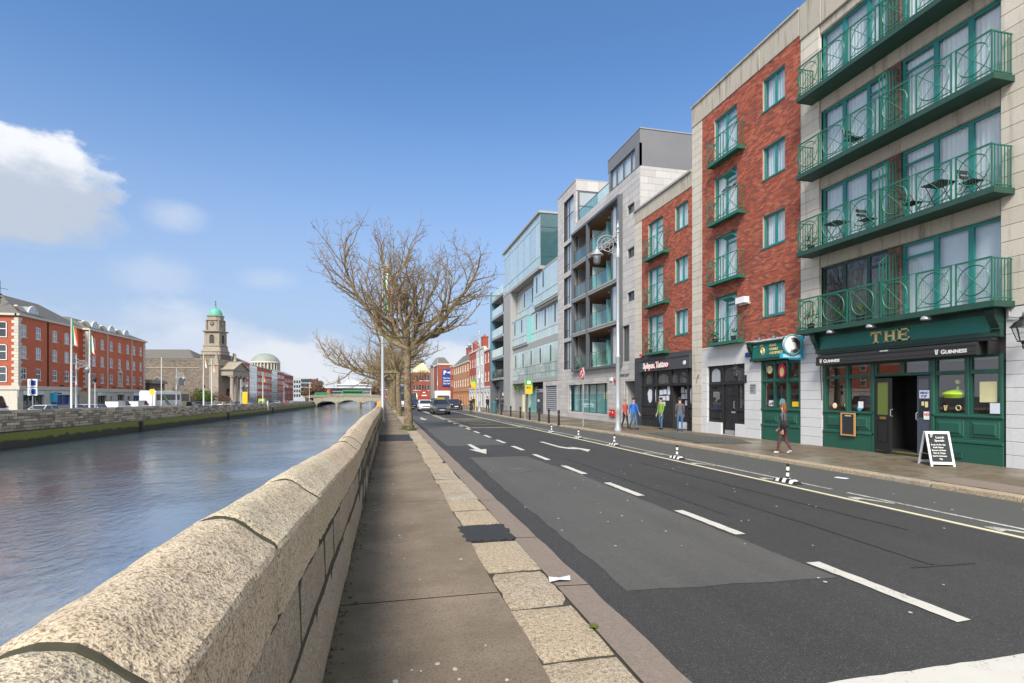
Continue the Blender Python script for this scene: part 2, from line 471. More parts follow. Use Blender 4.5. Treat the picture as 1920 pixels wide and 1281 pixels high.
plain('curtain', (0.66, 0.70, 0.74), 0.9, var=0.05)
plain('interior', (0.10, 0.095, 0.09), 0.9)
plain('interior_dark', (0.025, 0.023, 0.022), 0.9)
plain('interior_warm', (0.12, 0.055, 0.035), 0.8, var=0.4, scale=2)
plain('interior_green', (0.16, 0.30, 0.13), 0.8)
plain('side_glass', (0.05, 0.115, 0.13), 0.1, var=0.2, scale=0.6, coat=1.0)
plain('interior_teal', (0.03, 0.13, 0.16), 0.8)
plain('fern', (0.035, 0.12, 0.02), 0.8, var=0.4, scale=8)
plain('bush_green', (0.07, 0.13, 0.015), 0.9, var=0.5, scale=2)
plain('bush_brown', (0.13, 0.065, 0.045), 0.95, var=0.4, scale=1)
plain('far_tree', (0.155, 0.095, 0.055), 0.95, var=0.4, scale=0.6)
plain('far_wall_grey', (0.42, 0.44, 0.46), 0.8, var=0.15, scale=0.3)
plain('far_wall_tan', (0.36, 0.30, 0.24), 0.85, var=0.2, scale=0.3)
plain('far_wall_white', (0.62, 0.63, 0.63), 0.8, var=0.1, scale=0.3)
plain('ground_far', (0.16, 0.155, 0.145), 0.95, var=0.2, scale=0.2)
plain('litter', (0.70, 0.71, 0.74), 0.6)
plain('gum', (0.42, 0.40, 0.37), 0.8)
plain('leaf_dead', (0.12, 0.07, 0.035), 0.8, rand=0.4)
plain('iron_cover', (0.13, 0.12, 0.115), 0.6, 0.4, var=0.3, scale=30)
plain('skin', (0.52, 0.30, 0.22), 0.55)
plain('hair_auburn', (0.20, 0.06, 0.025), 0.7)
plain('hair_dark', (0.03, 0.02, 0.015), 0.7)
plain('hair_grey', (0.24, 0.22, 0.20), 0.7)
for nm, c in (('cloth_red', (0.50, 0.09, 0.08)), ('cloth_blue', (0.025, 0.13, 0.45)), ('cloth_green', (0.16, 0.29, 0.05)),
			('cloth_jeans', (0.05, 0.13, 0.24)), ('cloth_dark', (0.03, 0.032, 0.04)), ('cloth_grey', (0.10, 0.10, 0.115)),
			('cloth_black', (0.016, 0.016, 0.018)), ('cloth_maroon', (0.10, 0.035, 0.035)), ('shoe_white', (0.68, 0.64, 0.66)),
			('eye_dark', (0.02, 0.015, 0.012)), ('lips', (0.38, 0.13, 0.11))):
	plain(nm, c, 0.85, var=0.12, scale=12)
def mat_bark():
	m, t, p = new_mat('bark')
	P = pos(t)
	n = t.noise(P, 5.0, 6, 0.7)
	n2 = t.noise(t.vm('MULTIPLY', P, (1.0, 1.0, 0.3)), 22.0, 4, 0.7)
	c = t.mix(t.ramp(n, 0.38, 0.62), (0.11, 0.078, 0.048), (0.26, 0.195, 0.125))
	nz = t.xyz(t.node('ShaderNodeNewGeometry').outputs['Normal'])[2]
	n3 = t.noise(P, 1.7, 4, 0.6)
	g = t.ramp(t.m('ADD', t.m('MULTIPLY', nz, 0.35), n3), 0.48, 0.78)
	c = t.mix(t.m('MULTIPLY', g, 0.75), c, (0.14, 0.15, 0.03))
	t.l.new(c, p.inputs['Base Color'])
	p.inputs['Roughness'].default_value = 0.95
	b = t.node('ShaderNodeBump')
	b.inputs['Distance'].default_value = 0.02
	t.l.new(n2, b.inputs['Height'])
	t.l.new(b.outputs[0], p.inputs['Normal'])
mat_bark()
plain('twig', (0.19, 0.13, 0.07), 0.95, var=0.4, scale=1.5)
def mat_glass(name, tint=(0.92, 0.96, 0.96), ior=1.9, rough=0.0):
	"""clear pane: what lies behind shows, the sky and street are reflected"""
	m, t, p = new_mat(name)
	t.n.remove(p)
	out = t.n['Material Output']
	ge = t.node('ShaderNodeNewGeometry')
	dt = t.node('ShaderNodeVectorMath', operation='DOT_PRODUCT')
	t.l.new(ge.outputs['Normal'], dt.inputs[0]); t.l.new(ge.outputs['Incoming'], dt.inputs[1])
	f0 = ((ior - 1) / (ior + 1)) ** 2
	k5 = t.m('POWER', t.m('SUBTRACT', 1.0, t.m('ABSOLUTE', dt.outputs['Value'])), 5.0)
	fr = t.m('ADD', f0, t.m('MULTIPLY', k5, 1 - f0))
	gl = t.node('ShaderNodeBsdfGlossy')
	gl.inputs['Roughness'].default_value = rough
	gl.inputs['Color'].default_value = (0.95, 0.97, 1.0, 1)
	tr = t.node('ShaderNodeBsdfTransparent')
	tr.inputs[0].default_value = (*tint, 1)
	mx = t.node('ShaderNodeMixShader')
	t.l.new(fr, mx.inputs[0])
	t.l.new(tr.outputs[0], mx.inputs[1])
	t.l.new(gl.outputs[0], mx.inputs[2])
	t.l.new(mx.outputs[0], out.inputs[0])
mat_glass('glass', ior=2.05)
mat_glass('glass_green', (0.62, 0.82, 0.78), 1.8)
mat_glass('glass_far', (0.5, 0.55, 0.58), 2.2)
plain('spandrel', (0.40, 0.55, 0.52), 0.12, var=0.08, scale=0.5, coat=1.0, rand=0.12)
plain('frosted_teal', (0.16, 0.42, 0.42), 0.25, var=0.08, scale=0.5, coat=0.8)
plain('frosted_pale', (0.48, 0.62, 0.60), 0.25, var=0.1, scale=0.5, coat=0.8, rand=0.08)
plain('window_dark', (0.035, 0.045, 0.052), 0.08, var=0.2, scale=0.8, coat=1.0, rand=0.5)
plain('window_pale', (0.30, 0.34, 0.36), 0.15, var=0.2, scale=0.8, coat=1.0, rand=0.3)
def mat_curtainwall():
	m, t, p = new_mat('curtain_glass')
	r = t.node('ShaderNodeObjectInfo').outputs['Random']
	P = pos(t)
	n = t.noise(P, 1.4, 4, 0.6)
	c = t.mix(t.m('ADD', t.m('MULTIPLY', r, 0.5), t.m('MULTIPLY', n, 0.5)), (0.26, 0.40, 0.40), (0.55, 0.66, 0.66))
	t.l.new(c, p.inputs['Base Color'])
	p.inputs['Roughness'].default_value = 0.05
	p.inputs['Coat Weight'].default_value = 1.0
	p.inputs['Coat IOR'].default_value = 1.9
	p.inputs['Coat Roughness'].default_value = 0.02
mat_curtainwall()
def mat_water():
	m, t, p = new_mat('river')
	P = pos(t)
	p.inputs['Base Color'].default_value = (0.055, 0.075, 0.095, 1)
	p.inputs['Roughness'].default_value = 0.035
	p.inputs['IOR'].default_value = 3.2
	p.inputs['Specular IOR Level'].default_value = 1.0
	n1 = t.noise(t.vm('MULTIPLY', P, (1.0, 0.55, 1.0)), 2.4, 5, 0.6, 0.6)
	n2 = t.noise(t.vm('MULTIPLY', P, (1.0, 0.6, 1.0)), 9.0, 4, 0.6, 0.3)
	n3 = t.noise(P, 0.12, 4, 0.55)
	calm = t.ramp(n3, 0.35, 0.65)
	h = t.m('ADD', n1, t.m('MULTIPLY', n2, 0.22))
	h = t.m('MULTIPLY', h, t.m('ADD', 0.45, calm))
	b = t.node('ShaderNodeBump')
	b.inputs['Distance'].default_value = 0.07
	b.inputs['Strength'].default_value = 0.55
	t.l.new(h, b.inputs['Height'])
	t.l.new(b.outputs[0], p.inputs['Normal'])
mat_water()
def mat_quaywall():
	"""river wall below the stones: green weed over a dark tidal band, by height above the water"""
	m, t, p = new_mat('tidal_wall')
	P = pos(t)
	z = t.xyz(P)[2]
	n = t.noise(t.vm('MULTIPLY', P, (1.0, 1.0, 0.5)), 1.3, 5, 0.65)
	n2 = t.noise(P, 5.0, 5, 0.7)
	zz = t.m('ADD', z, t.m('MULTIPLY', t.m('SUBTRACT', n, 0.5), 1.1))
	c = t.mix(t.ramp(zz, -2.62, -2.40), (0.034, 0.031, 0.016), (0.17, 0.19, 0.018))
	c = t.mix(t.ramp(zz, -1.98, -1.55), c, (0.17, 0.145, 0.095))
	c = t.mix(t.m('MULTIPLY', n2, 0.5), c, (0.05, 0.05, 0.015))
	t.l.new(c, p.inputs['Base Color'])
	p.inputs['Roughness'].default_value = 0.8
	b = t.node('ShaderNodeBump')
	b.inputs['Distance'].default_value = 0.05
	t.l.new(n2, b.inputs['Height'])
	t.l.new(b.outputs[0], p.inputs['Normal'])
mat_quaywall()
# -- mesh helpers
class MB:
	def __init__(s):
		s.v = []; s.f = []; s.m = []
	def add(s, vs, fs, m=0):
		o = len(s.v)
		s.v += [tuple(q) for q in vs]
		s.f += [tuple(i + o for i in f) for f in fs]
		s.m += [m] * len(fs)
		return s
	def quad(s, a, b, c, d, m=0):
		return s.add([a, b, c, d], [(0, 1, 2, 3)], m)
	def box(s, x0, x1, y0, y1, z0, z1, m=0):
		if x1 < x0: x0, x1 = x1, x0
		if y1 < y0: y0, y1 = y1, y0
		if z1 < z0: z0, z1 = z1, z0
		return s.add([(x0, y0, z0), (x1, y0, z0), (x1, y1, z0), (x0, y1, z0), (x0, y0, z1), (x1, y0, z1), (x1, y1, z1), (x0, y1, z1)],
					[(0, 3, 2, 1), (4, 5, 6, 7), (0, 1, 5, 4), (1, 2, 6, 5), (2, 3, 7, 6), (3, 0, 4, 7)], m)
	def slab(s, x0, x1, y0, y1, z0, z1, b=0.012, m=0):
		"""block on a facade facing -x with chamfered front edges (no back face)"""
		return s.add([(x1, y0, z0), (x1, y1, z0), (x1, y1, z1), (x1, y0, z1),
					(x0 + b, y0, z0), (x0 + b, y1, z0), (x0 + b, y1, z1), (x0 + b, y0, z1),
					(x0, y0 + b, z0 + b), (x0, y1 - b, z0 + b), (x0, y1 - b, z1 - b), (x0, y0 + b, z1 - b)],
					[(0, 1, 5, 4), (1, 2, 6, 5), (2, 3, 7, 6), (3, 0, 4, 7),
					(4, 5, 9, 8), (5, 6, 10, 9), (6, 7, 11, 10), (7, 4, 8, 11), (8, 9, 10, 11)], m)
	def obox(s, c, sz, rz=0.0, m=0, rx=0.0, ry=0.0):
		R = Matrix.Rotation(rz, 3, 'Z') @ Matrix.Rotation(ry, 3, 'Y') @ Matrix.Rotation(rx, 3, 'X')
		vs = []
		for k in ((-1, -1, -1), (1, -1, -1), (1, 1, -1), (-1, 1, -1), (-1, -1, 1), (1, -1, 1), (1, 1, 1), (-1, 1, 1)):
			q = R @ Vector((k[0] * sz[0] / 2, k[1] * sz[1] / 2, k[2] * sz[2] / 2))
			vs.append((q.x + c[0], q.y + c[1], q.z + c[2]))
		return s.add(vs, [(0, 3, 2, 1), (4, 5, 6, 7), (0, 1, 5, 4), (1, 2, 6, 5), (2, 3, 7, 6), (3, 0, 4, 7)], m)
	def cyl(s, p0, p1, r0, r1=None, n=8, m=0, caps=True):
		r1 = r0 if r1 is None else r1
		p0 = Vector(p0); p1 = Vector(p1)
		d = (p1 - p0)
		if d.length < 1e-6: return s
		d.normalize()
		a = Vector((0, 0, 1)) if abs(d.z) < 0.9 else Vector((1, 0, 0))
		u = d.cross(a).normalized(); w = d.cross(u)
		vs = []
		for p, r in ((p0, r0), (p1, r1)):
			for i in range(n):
				t = 2 * PI * i / n
				vs.append(p + u * (r * math.cos(t)) + w * (r * math.sin(t)))
		fs = [(i, (i + 1) % n, n + (i + 1) % n, n + i) for i in range(n)]
		if caps:
			fs.append(tuple(range(n - 1, -1, -1))); fs.append(tuple(range(n, 2 * n)))
		return s.add(vs, fs, m)
	def tube(s, pts, rs, n=6, m=0, closed=False):
		pts = [Vector(p) for p in pts]
		if not hasattr(rs, '__len__'): rs = [rs] * len(pts)
		N = len(pts)
		vs = []
		prev = None
		for i, p in enumerate(pts):
			if closed:
				d = pts[(i + 1) % N] - pts[i - 1]
			else:
				d = pts[min(i + 1, N - 1)] - pts[max(i - 1, 0)]
			if d.length < 1e-9: d = Vector((0, 0, 1))
			d.normalize()
			if prev is None:
				a = Vector((0, 0, 1)) if abs(d.z) < 0.9 else Vector((1, 0, 0))
				u = d.cross(a).normalized()
			else:
				u = (prev - d * prev.dot(d))
				u = u.normalized() if u.length > 1e-6 else d.orthogonal().normalized()
			prev = u
			w = d.cross(u)
			for k in range(n):
				t = 2 * PI * k / n
				vs.append(p + u * (rs[i] * math.cos(t)) + w * (rs[i] * math.sin(t)))
		fs = []
		for i in range(N if closed else N - 1):
			j = (i + 1) % N
			for k in range(n):
				q = (k + 1) % n
				fs.append((i * n + k, i * n + q, j * n + q, j * n + k))
		if not closed:
			fs.append(tuple(range(n - 1, -1, -1))); fs.append(tuple((N - 1) * n + k for k in range(n)))
		return s.add(vs, fs, m)
	def ring(s, c, r, rt, axis='x', n=20, nt=5, m=0):
		pts = []
		for i in range(n):
			t = 2 * PI * i / n
			a, b = r * math.cos(t), r * math.sin(t)
			pts.append((c[0], c[1] + a, c[2] + b) if axis == 'x' else ((c[0] + a, c[1], c[2] + b) if axis == 'y' else (c[0] + a, c[1] + b, c[2])))
		return s.tube(pts, rt, nt, m, closed=True)
	def lathe(s, prof, c=(0, 0, 0), n=16, m=0):
		vs = []
		for r, z in prof:
			for i in range(n):
				t = 2 * PI * i / n
				vs.append((c[0] + r * math.cos(t), c[1] + r * math.sin(t), c[2] + z))
		fs = []
		for j in range(len(prof) - 1):
			for i in range(n):
				q = (i + 1) % n
				fs.append((j * n + i, j * n + q, (j + 1) * n + q, (j + 1) * n + i))
		fs.append(tuple(range(n - 1, -1, -1)))
		fs.append(tuple((len(prof) - 1) * n + i for i in range(n)))
		return s.add(vs, fs, m)
	def prism(s, poly, axis, a, b, m=0):
		"""polygon (list of 2-D points) extruded along an axis from a to b"""
		def mk(p, t):
			return (t, p[0], p[1]) if axis == 'x' else ((p[0], t, p[1]) if axis == 'y' else (p[0], p[1], t))
		n = len(poly)
		vs = [mk(p, a) for p in poly] + [mk(p, b) for p in poly]
		fs = [(i, (i + 1) % n, n + (i + 1) % n, n + i) for i in range(n)]
		fs.append(tuple(range(n - 1, -1, -1))); fs.append(tuple(range(n, 2 * n)))
		return s.add(vs, fs, m)
	def ball(s, c, r, n=10, sz=(1, 1, 1), m=0):
		k = n // 2
		prof = []
		vs = [(c[0], c[1], c[2] - r * sz[2])]
		for j in range(1, k):
			ph = -PI / 2 + PI * j / k
			for i in range(n):
				t = 2 * PI * i / n
				vs.append((c[0] + r * sz[0] * math.cos(ph) * math.cos(t), c[1] + r * sz[1] * math.cos(ph) * math.sin(t), c[2] + r * sz[2] * math.sin(ph)))
		vs.append((c[0], c[1], c[2] + r * sz[2]))
		fs = [(0, 1 + (i + 1) % n, 1 + i) for i in range(n)]
		for j in range(k - 2):
			for i in range(n):
				q = (i + 1) % n
				fs.append((1 + j * n + i, 1 + j * n + q, 1 + (j + 1) * n + q, 1 + (j + 1) * n + i))
		o = 1 + (k - 2) * n
		fs += [(o + i, o + (i + 1) % n, len(vs) - 1) for i in range(n)]
		return s.add(vs, fs, m)
	def wall(s, x, y0, y1, z0, z1, holes, depth=0.2, m=0):
		"""facade sheet facing -x at depth x with openings (ya,yb,za,zb) and their reveals"""
		ys = sorted({y0, y1, *[min(max(q, y0), y1) for h in holes for q in h[:2]]})
		zs = sorted({z0, z1, *[min(max(q, z0), z1) for h in holes for q in h[2:4]]})
		for i in range(len(ys) - 1):
			j = 0
			while j < len(zs) - 1:
				cy = (ys[i] + ys[i + 1]) / 2
				def inside(k):
					cz = (zs[k] + zs[k + 1]) / 2
					return any(h[0] < cy < h[1] and h[2] < cz < h[3] for h in holes)
				if inside(j):
					j += 1
					continue
				k = j
				while k + 1 < len(zs) - 1 and not inside(k + 1): k += 1
				s.quad((x, ys[i], zs[j]), (x, ys[i], zs[k + 1]), (x, ys[i + 1], zs[k + 1]), (x, ys[i + 1], zs[j]), m)
				j = k + 1
		for a, b, c, d in [h[:4] for h in holes]:
			X = x + depth
			s.quad((x, a, c), (X, a, c), (X, a, d), (x, a, d), m)
			s.quad((x, b, c), (x, b, d), (X, b, d), (X, b, c), m)
			s.quad((x, a, d), (X, a, d), (X, b, d), (x, b, d), m)
			s.quad((x, a, c), (x, b, c), (X, b, c), (X, a, c), m)
		return s
	def build(s, name, mats, parent=None, smooth=False, label=None, kind=None, off=None):
		me = bpy.data.meshes.new(name)
		vs = s.v
		o_ = root_off(parent) if off is None else off
		if o_ and (o_[0] or o_[1] or o_[2]):
			vs = [(a - o_[0], b - o_[1], c - o_[2]) for a, b, c in vs]
		me.from_pydata(vs, [], s.f)
		if isinstance(mats, str): mats = [mats]
		for q in mats: me.materials.append(M[q])
		if len(mats) > 1:
			me.polygons.foreach_set('material_index', s.m)
		if smooth:
			me.polygons.foreach_set('use_smooth', [True] * len(me.polygons))
			me.update()
			try:
				me.set_sharp_from_angle(angle=math.radians(35 if smooth is True else smooth))
			except Exception:
				pass
		me.update()
		ob = bpy.data.objects.new(name, me)
		COL.objects.link(ob)
		if parent is not None: ob.parent = parent
		if label: ob['label'] = label
		if kind: ob['kind'] = kind
		return ob
ROOT_OFF = {}
def root_off(p):
	while p is not None:
		if p.name in ROOT_OFF: return ROOT_OFF[p.name]
		p = p.parent
	return None
def thing(name, label, cat, loc=(0, 0, 0), rz=0.0, group=None, off=None):
	o = bpy.data.objects.new(name, None)
	o.empty_display_size = 0.3
	COL.objects.link(o)
	o.location = loc
	o.rotation_euler = (0, 0, rz)
	o['label'] = label
	o['category'] = cat
	if group: o['group'] = group
	if off: ROOT_OFF[o.name] = off
	return o
def street(name, label, cat, x, y, z=0.0, group=None):
	"""a thing on the right bank: its parts are written as (depth from x, street Y, height)"""
	return thing(name, label, cat, (x, y, z), 0.0, group, off=(0, y, z))
def tag(o, label=None, cat=None, group=None, kind=None):
	if label: o['label'] = label
	if cat: o['category'] = cat
	if group: o['group'] = group
	if kind: o['kind'] = kind
	return o
def dup(o, parent=None, delta=None, loc=None, rz=None, label=None, group=None, scale=None):
	c = o.copy()
	COL.objects.link(c)
	if parent is not None: c.parent = parent
	if delta: c.location = Vector(c.location) + Vector(delta)
	if loc: c.location = loc
	if rz is not None: c.rotation_euler = (0, 0, rz)
	if label: c['label'] = label
	if group: c['group'] = group
	if scale: c.scale = scale if hasattr(scale, '__len__') else (scale,) * 3
	for ch in list(o.children):
		d = ch.copy(); COL.objects.link(d); d.parent = c
		for g in list(ch.children):
			e = g.copy(); COL.objects.link(e); e.parent = d
	return c
def text_mb(txt, origin, right, up, size, offset=0.0, depth=0.01, align='LEFT', mb=None, m=0, sx=1.0, shear=0.0):
	"""lettering as a thin solid; right/up are unit vectors"""
	cu = bpy.data.curves.new('lettering', 'FONT')
	cu.body = txt
	cu.size = size
	cu.offset = offset
	cu.extrude = depth / 2
	cu.align_x = align
	cu.resolution_u = 3
	cu.shear = shear
	ob = bpy.data.objects.new('lettering', cu)
	COL.objects.link(ob)
	me = bpy.data.meshes.new_from_object(ob)
	R = Vector(right); U = Vector(up); N = R.cross(U); O = Vector(origin)
	mb = mb or MB()
	mb.add([O + R * (v.co.x * sx) + U * v.co.y + N * v.co.z for v in me.vertices], [tuple(p.vertices) for p in me.polygons], m)
	bpy.data.objects.remove(ob)
	bpy.data.meshes.remove(me)
	bpy.data.curves.remove(cu)
	return mb
RY, UZ = (0, -1, 0), (0, 0, 1)
# == SETTING
WZ = -3.3
def sheet(name, pts, z, mat, kind='structure', label=None):
	mb = MB()
	mb.add([(p[0], p[1], z if len(p) < 3 else p[2]) for p in pts], [tuple(range(len(pts)))])
	o = mb.build(name, mat)
	o['kind'] = kind
	return o
def kx(y):
	P_ = [(-40, 11.6), (10, 11.6), (24, 11.7), (35, 11.05), (60, 10.9), (140, 10.6), (300, 9.0)]
	for (a, b), (c, d) in zip(P_, P_[1:]):
		if y <= c: return b + (d - b) * (y - a) / (c - a)
	return P_[-1][1]
def wx(y):
	return -0.45 + 0.0112 * min(y, 38)
KY = [-40, 10, 17, 24, 29, 35, 60, 100, 140, 200, 300]
sheet('ground', [(-3000, -800), (3000, -800), (3000, 5200), (-3000, 5200)], WZ - 0.6, 'ground_far')
sheet('river_water', [(-46, -80), (3.0, -80), (3.0, 900), (-46, 900)], WZ, 'river')
mb = MB()
for a, b in zip(KY, KY[1:]):
	mb.quad((0.6, a, -0.104), (kx(a), a, -0.104), (kx(b), b, -0.104), (0.6, b, -0.104))
	if b == 300: mb.quad((0.6, 300, -0.104), (kx(300), 300, -0.104), (kx(300), 900, -0.104), (0.6, 900, -0.104))
mb.build('road', 'asphalt')['kind'] = 'structure'
mb = MB()
for a, b in zip(KY, KY[1:]):
	mb.quad((8.62, a, -0.100), (kx(a), a, -0.100), (kx(b), b, -0.100), (8.62, b, -0.100))
mb.build('cycle_lane', 'asphalt_cycle')['kind'] = 'structure'
rnd = random.Random(3)
def patch(name, poly, z, mat, jig=0.03, step=0.35):
	"""worn-edged sheet laid on the road"""
	pts = []
	for (a, b), (c, d) in zip(poly, poly[1:] + poly[:1]):
		L = math.hypot(c - a, d - b)
		n = max(1, int(L / step))
		for i in range(n):
			t = i / n
			pts.append((a + (c - a) * t + rnd.uniform(-jig, jig), b + (d - b) * t + rnd.uniform(-jig, jig)))
	return sheet(name, pts, z, mat)
patch('road_patch', [(2.45, 5.15), (4.86, 5.0), (4.86, 13.2), (4.6, 17.4), (2.75, 17.4), (2.55, 12)], -0.100, 'asphalt_patch')
patch('road_patch', [(2.5, 21.5), (4.85, 21.5), (4.9, 60), (2.6, 60)], -0.1003, 'asphalt_cycle')
mb = MB()
ys = [-6, -3.2, 1.0, 5.15, 9.9, 15.1, 20.0, 23.2, 27.1, 32, 40, 48, 56, 64, 72, 80, 95, 110, 125, 150, 200, 290]
def gx(y): return 1.06 + 0.0075 * min(y, 30) + 0.02 * math.sin(y * 1.9)
for i, (a, b) in enumerate(zip(ys, ys[1:])):
	m_ = 1 if i == 7 else 0
	n = 4 if b < 40 else 1
	for k in range(n):
		p, q = a + (b - a) * k / n, a + (b - a) * (k + 1) / n
		if k == n - 1: q -= 0.012
		if k == 0: p += 0.006
		mb.quad((wx(p) - .1, p, 0), (gx(p), p, 0), (gx(q), q, 0), (wx(q) - .1, q, 0), m_)
	mb.quad((wx(b) - .1, b - .03, -0.012), (gx(b), b - .03, -0.012), (gx(b), b + .03, -0.012), (wx(b) - .1, b + .03, -0.012), 2)
fp = mb.build('footpath', ['path_concrete', 'asphalt_black', 'mortar'])
fp['kind'] = 'structure'
kb = MB()
kb.box(0.9, 1.95, -6, 290, -0.4, -0.024)
kerb_bed = kb.build('kerb', 'mortar')
kerb_bed['kind'] = 'structure'
def kerb_x(y): return 2.0 + 0.006 * min(y, 40)
J = [-3.6, -2.3, -1.1, 0.2, 1.4, 2.62, 3.73, 4.73, 5.76, 7.0, 7.88, 9.0, 9.95, 10.7, 11.9, 12.5, 13.5, 14.3, 15.5]
while J[-1] < 78: J.append(J[-1] + rnd.uniform(0.75, 1.5))
TREES_Y = [31.3, 52.0, 74.0, 95.0, 117.0, 140.0, 165.0, 190.0]
for a, b in zip(J, J[1:]):
	if abs(a - 7.0) < 0.01: continue
	if any(abs((a + b) / 2 - t) < 0.95 for t in TREES_Y): continue
	mb = MB()
	g = 0.022
	x0, x1 = gx(a) + 0.02 + rnd.uniform(-.02, .03), kerb_x(a) - 0.32 + rnd.uniform(-.03, .02)
	nx, ny = (7, 7) if b < 9 else (3, 3)
	y0, y1 = a + g, b - g
	z0 = rnd.uniform(-0.008, 0.006)
	vs = []
	cr = [[rnd.uniform(-.012, .012) for _ in range(4)] for _ in range(nx + 1)]
	for i in range(nx + 1):
		for j in range(ny + 1):
			u, v = i / nx, j / ny
			e = min(u, 1 - u, v, 1 - v) * 6
			dz = -0.016 * max(0, 1 - e) ** 2
			uu = u + (0.012 * (1 if u < .5 else -1) if v in (0, 1) and u in (0, 1) else 0)
			X_ = x0 + (x1 - x0) * uu + (rnd.uniform(-.012, .012) if u in (0, 1) else 0)
			Y_ = y0 + (y1 - y0) * v + (rnd.uniform(-.009, .009) if v in (0, 1) else 0)
			vs.append((X_, Y_, z0 + dz + rnd.uniform(-.0025, .0025)))
	fs = [(i * (ny + 1) + j, (i + 1) * (ny + 1) + j, (i + 1) * (ny + 1) + j + 1, i * (ny + 1) + j + 1) for i in range(nx) for j in range(ny)]
	n0 = len(vs)
	rim = [i * (ny + 1) for i in range(nx + 1)] + [nx * (ny + 1) + j for j in range(1, ny + 1)] + [i * (ny + 1) + ny for i in range(nx - 1, -1, -1)] + [j for j in range(ny - 1, 0, -1)]
	vs += [(vs[k][0], vs[k][1], -0.12) for k in rim]
	for k in range(len(rim)):
		q = (k + 1) % len(rim)
		fs.append((rim[q], rim[k], n0 + k, n0 + q))
	mb.add(vs, fs)
	mb.build('granite_slab', 'granite_kerb', kerb_bed, smooth=True)
mb = MB()
pts = []
for i in range(52):
	t = 2 * PI * i / 52
	r = 1 / max(abs(math.cos(t)), abs(math.sin(t)))
	pts.append((1.40 + 0.33 * r * math.cos(t) + rnd.uniform(-.035, .035), 7.44 + 0.43 * r * math.sin(t) + rnd.uniform(-.03, .03)))
mb.prism(pts, 'z', -0.03, 0.008)
mb.build('tarmac_infill', 'asphalt_black', kerb_bed)
mb = MB()
sy = [-6, 0.7, 3.0, 5.2, 7.1, 9.8, 13, 17, 22, 27, 34, 41, 50, 60, 75, 100, 150, 290]
for a, b in zip(sy, sy[1:]):
	n = 5 if b < 30 else 1
	for k in range(n):
		p, q = a + (b - a) * k / n + (0.01 if k == 0 else 0), a + (b - a) * (k + 1) / n - (0.01 if k == n - 1 else 0)
		A = (kerb_x(p) - .33, kerb_x(p) + .012 * math.sin(p * 5)); B_ = (kerb_x(q) - .33, kerb_x(q) + .012 * math.sin(q * 5))
		mb.quad((A[0], p, -.008), (A[1], p, -.02), (B_[1], q, -.02), (B_[0], q, -.008))
		mb.quad((A[1], p, -.02), (A[1] + .015, p, -.2), (B_[1] + .015, q, -.2), (B_[1], q, -.02))
mb.build('kerb_strip', 'strip_concrete', kerb_bed)
mb = MB()
PY = [-40, -12, -4, 0, 4, 8, 10, 13, 17, 20.5, 24, 29, 35, 47, 60, 80, 100, 140, 200, 300]
for a, b in zip(PY, PY[1:]):
	mb.quad((kx(a) + .28, a, -0.005), (16.6, a, 0.03), (16.6, b, 0.03), (kx(b) + .28, b, -0.005))
mb.quad((16.6, -40, 0.03), (60, -40, 0.03), (60, 300, 0.03), (16.6, 300, 0.03))
pv = mb.build('pavement', 'pavement_wet'); pv['kind'] = 'structure'
patch('pavement_patch', [(12.4, 19.5), (14.2, 18.6), (15.0, 20.5), (14.6, 25.5), (13.0, 25.2), (12.6, 22)], 0.018, 'asphalt_cycle', 0.08)
patch('pavement_patch', [(11.95, 6.0), (12.9, 6.0), (12.95, 9.9), (11.95, 9.7)], 0.008, 'strip_concrete', 0.03)
y = -5.0
while y < 66:
	L = rnd.uniform(1.1, 2.0)
	mb = MB()
	a, b = y + .008, y + L - .008
	dz = rnd.uniform(-.012, .012)
	dx = rnd.uniform(-.012, .012)
	A, B_ = kx(a) + dx, kx(b) + dx
	mb.add([(A, a, -.2), (A + .30, a, -.2), (B_ + .30, b, -.2), (B_, b, -.2),
			(A + .015, a + .01, dz - .02), (B_ + .015, b - .01, dz - .02), (B_ + .03, b - .02, dz), (A + .03, a + .02, dz), (B_ + .30, b - .01, dz), (A + .30, a + .01, dz)],
		[(0, 3, 5, 4), (4, 5, 6, 7), (7, 6, 8, 9), (0, 4, 7, 9, 1), (3, 2, 8, 6, 5)])
	mb.build('kerb_stone', 'granite_kerb', pv)
	y += L
mb = MB()
for a, b in zip(PY, PY[1:]):
	if b > 66: mb.quad((kx(max(a, 66)), max(a, 66), 0.0), (kx(max(a, 66)) + .3, max(a, 66), 0), (kx(b) + .3, b, 0), (kx(b), b, 0)); mb.quad((kx(max(a, 66)), max(a, 66), -.2), (kx(max(a, 66)), max(a, 66), 0), (kx(b), b, 0), (kx(b), b, -.2))
mb.build('far_kerb', 'granite_kerb', pv)
sheet('far_terrain', [(-46, 640), (3, 640), (3, 900), (-46, 900)], -1.9, 'ground_far')
sheet('road', [(-3.6, 290), (9.5, 299), (9.5, 900), (-3.6, 900)], -0.108, 'asphalt')
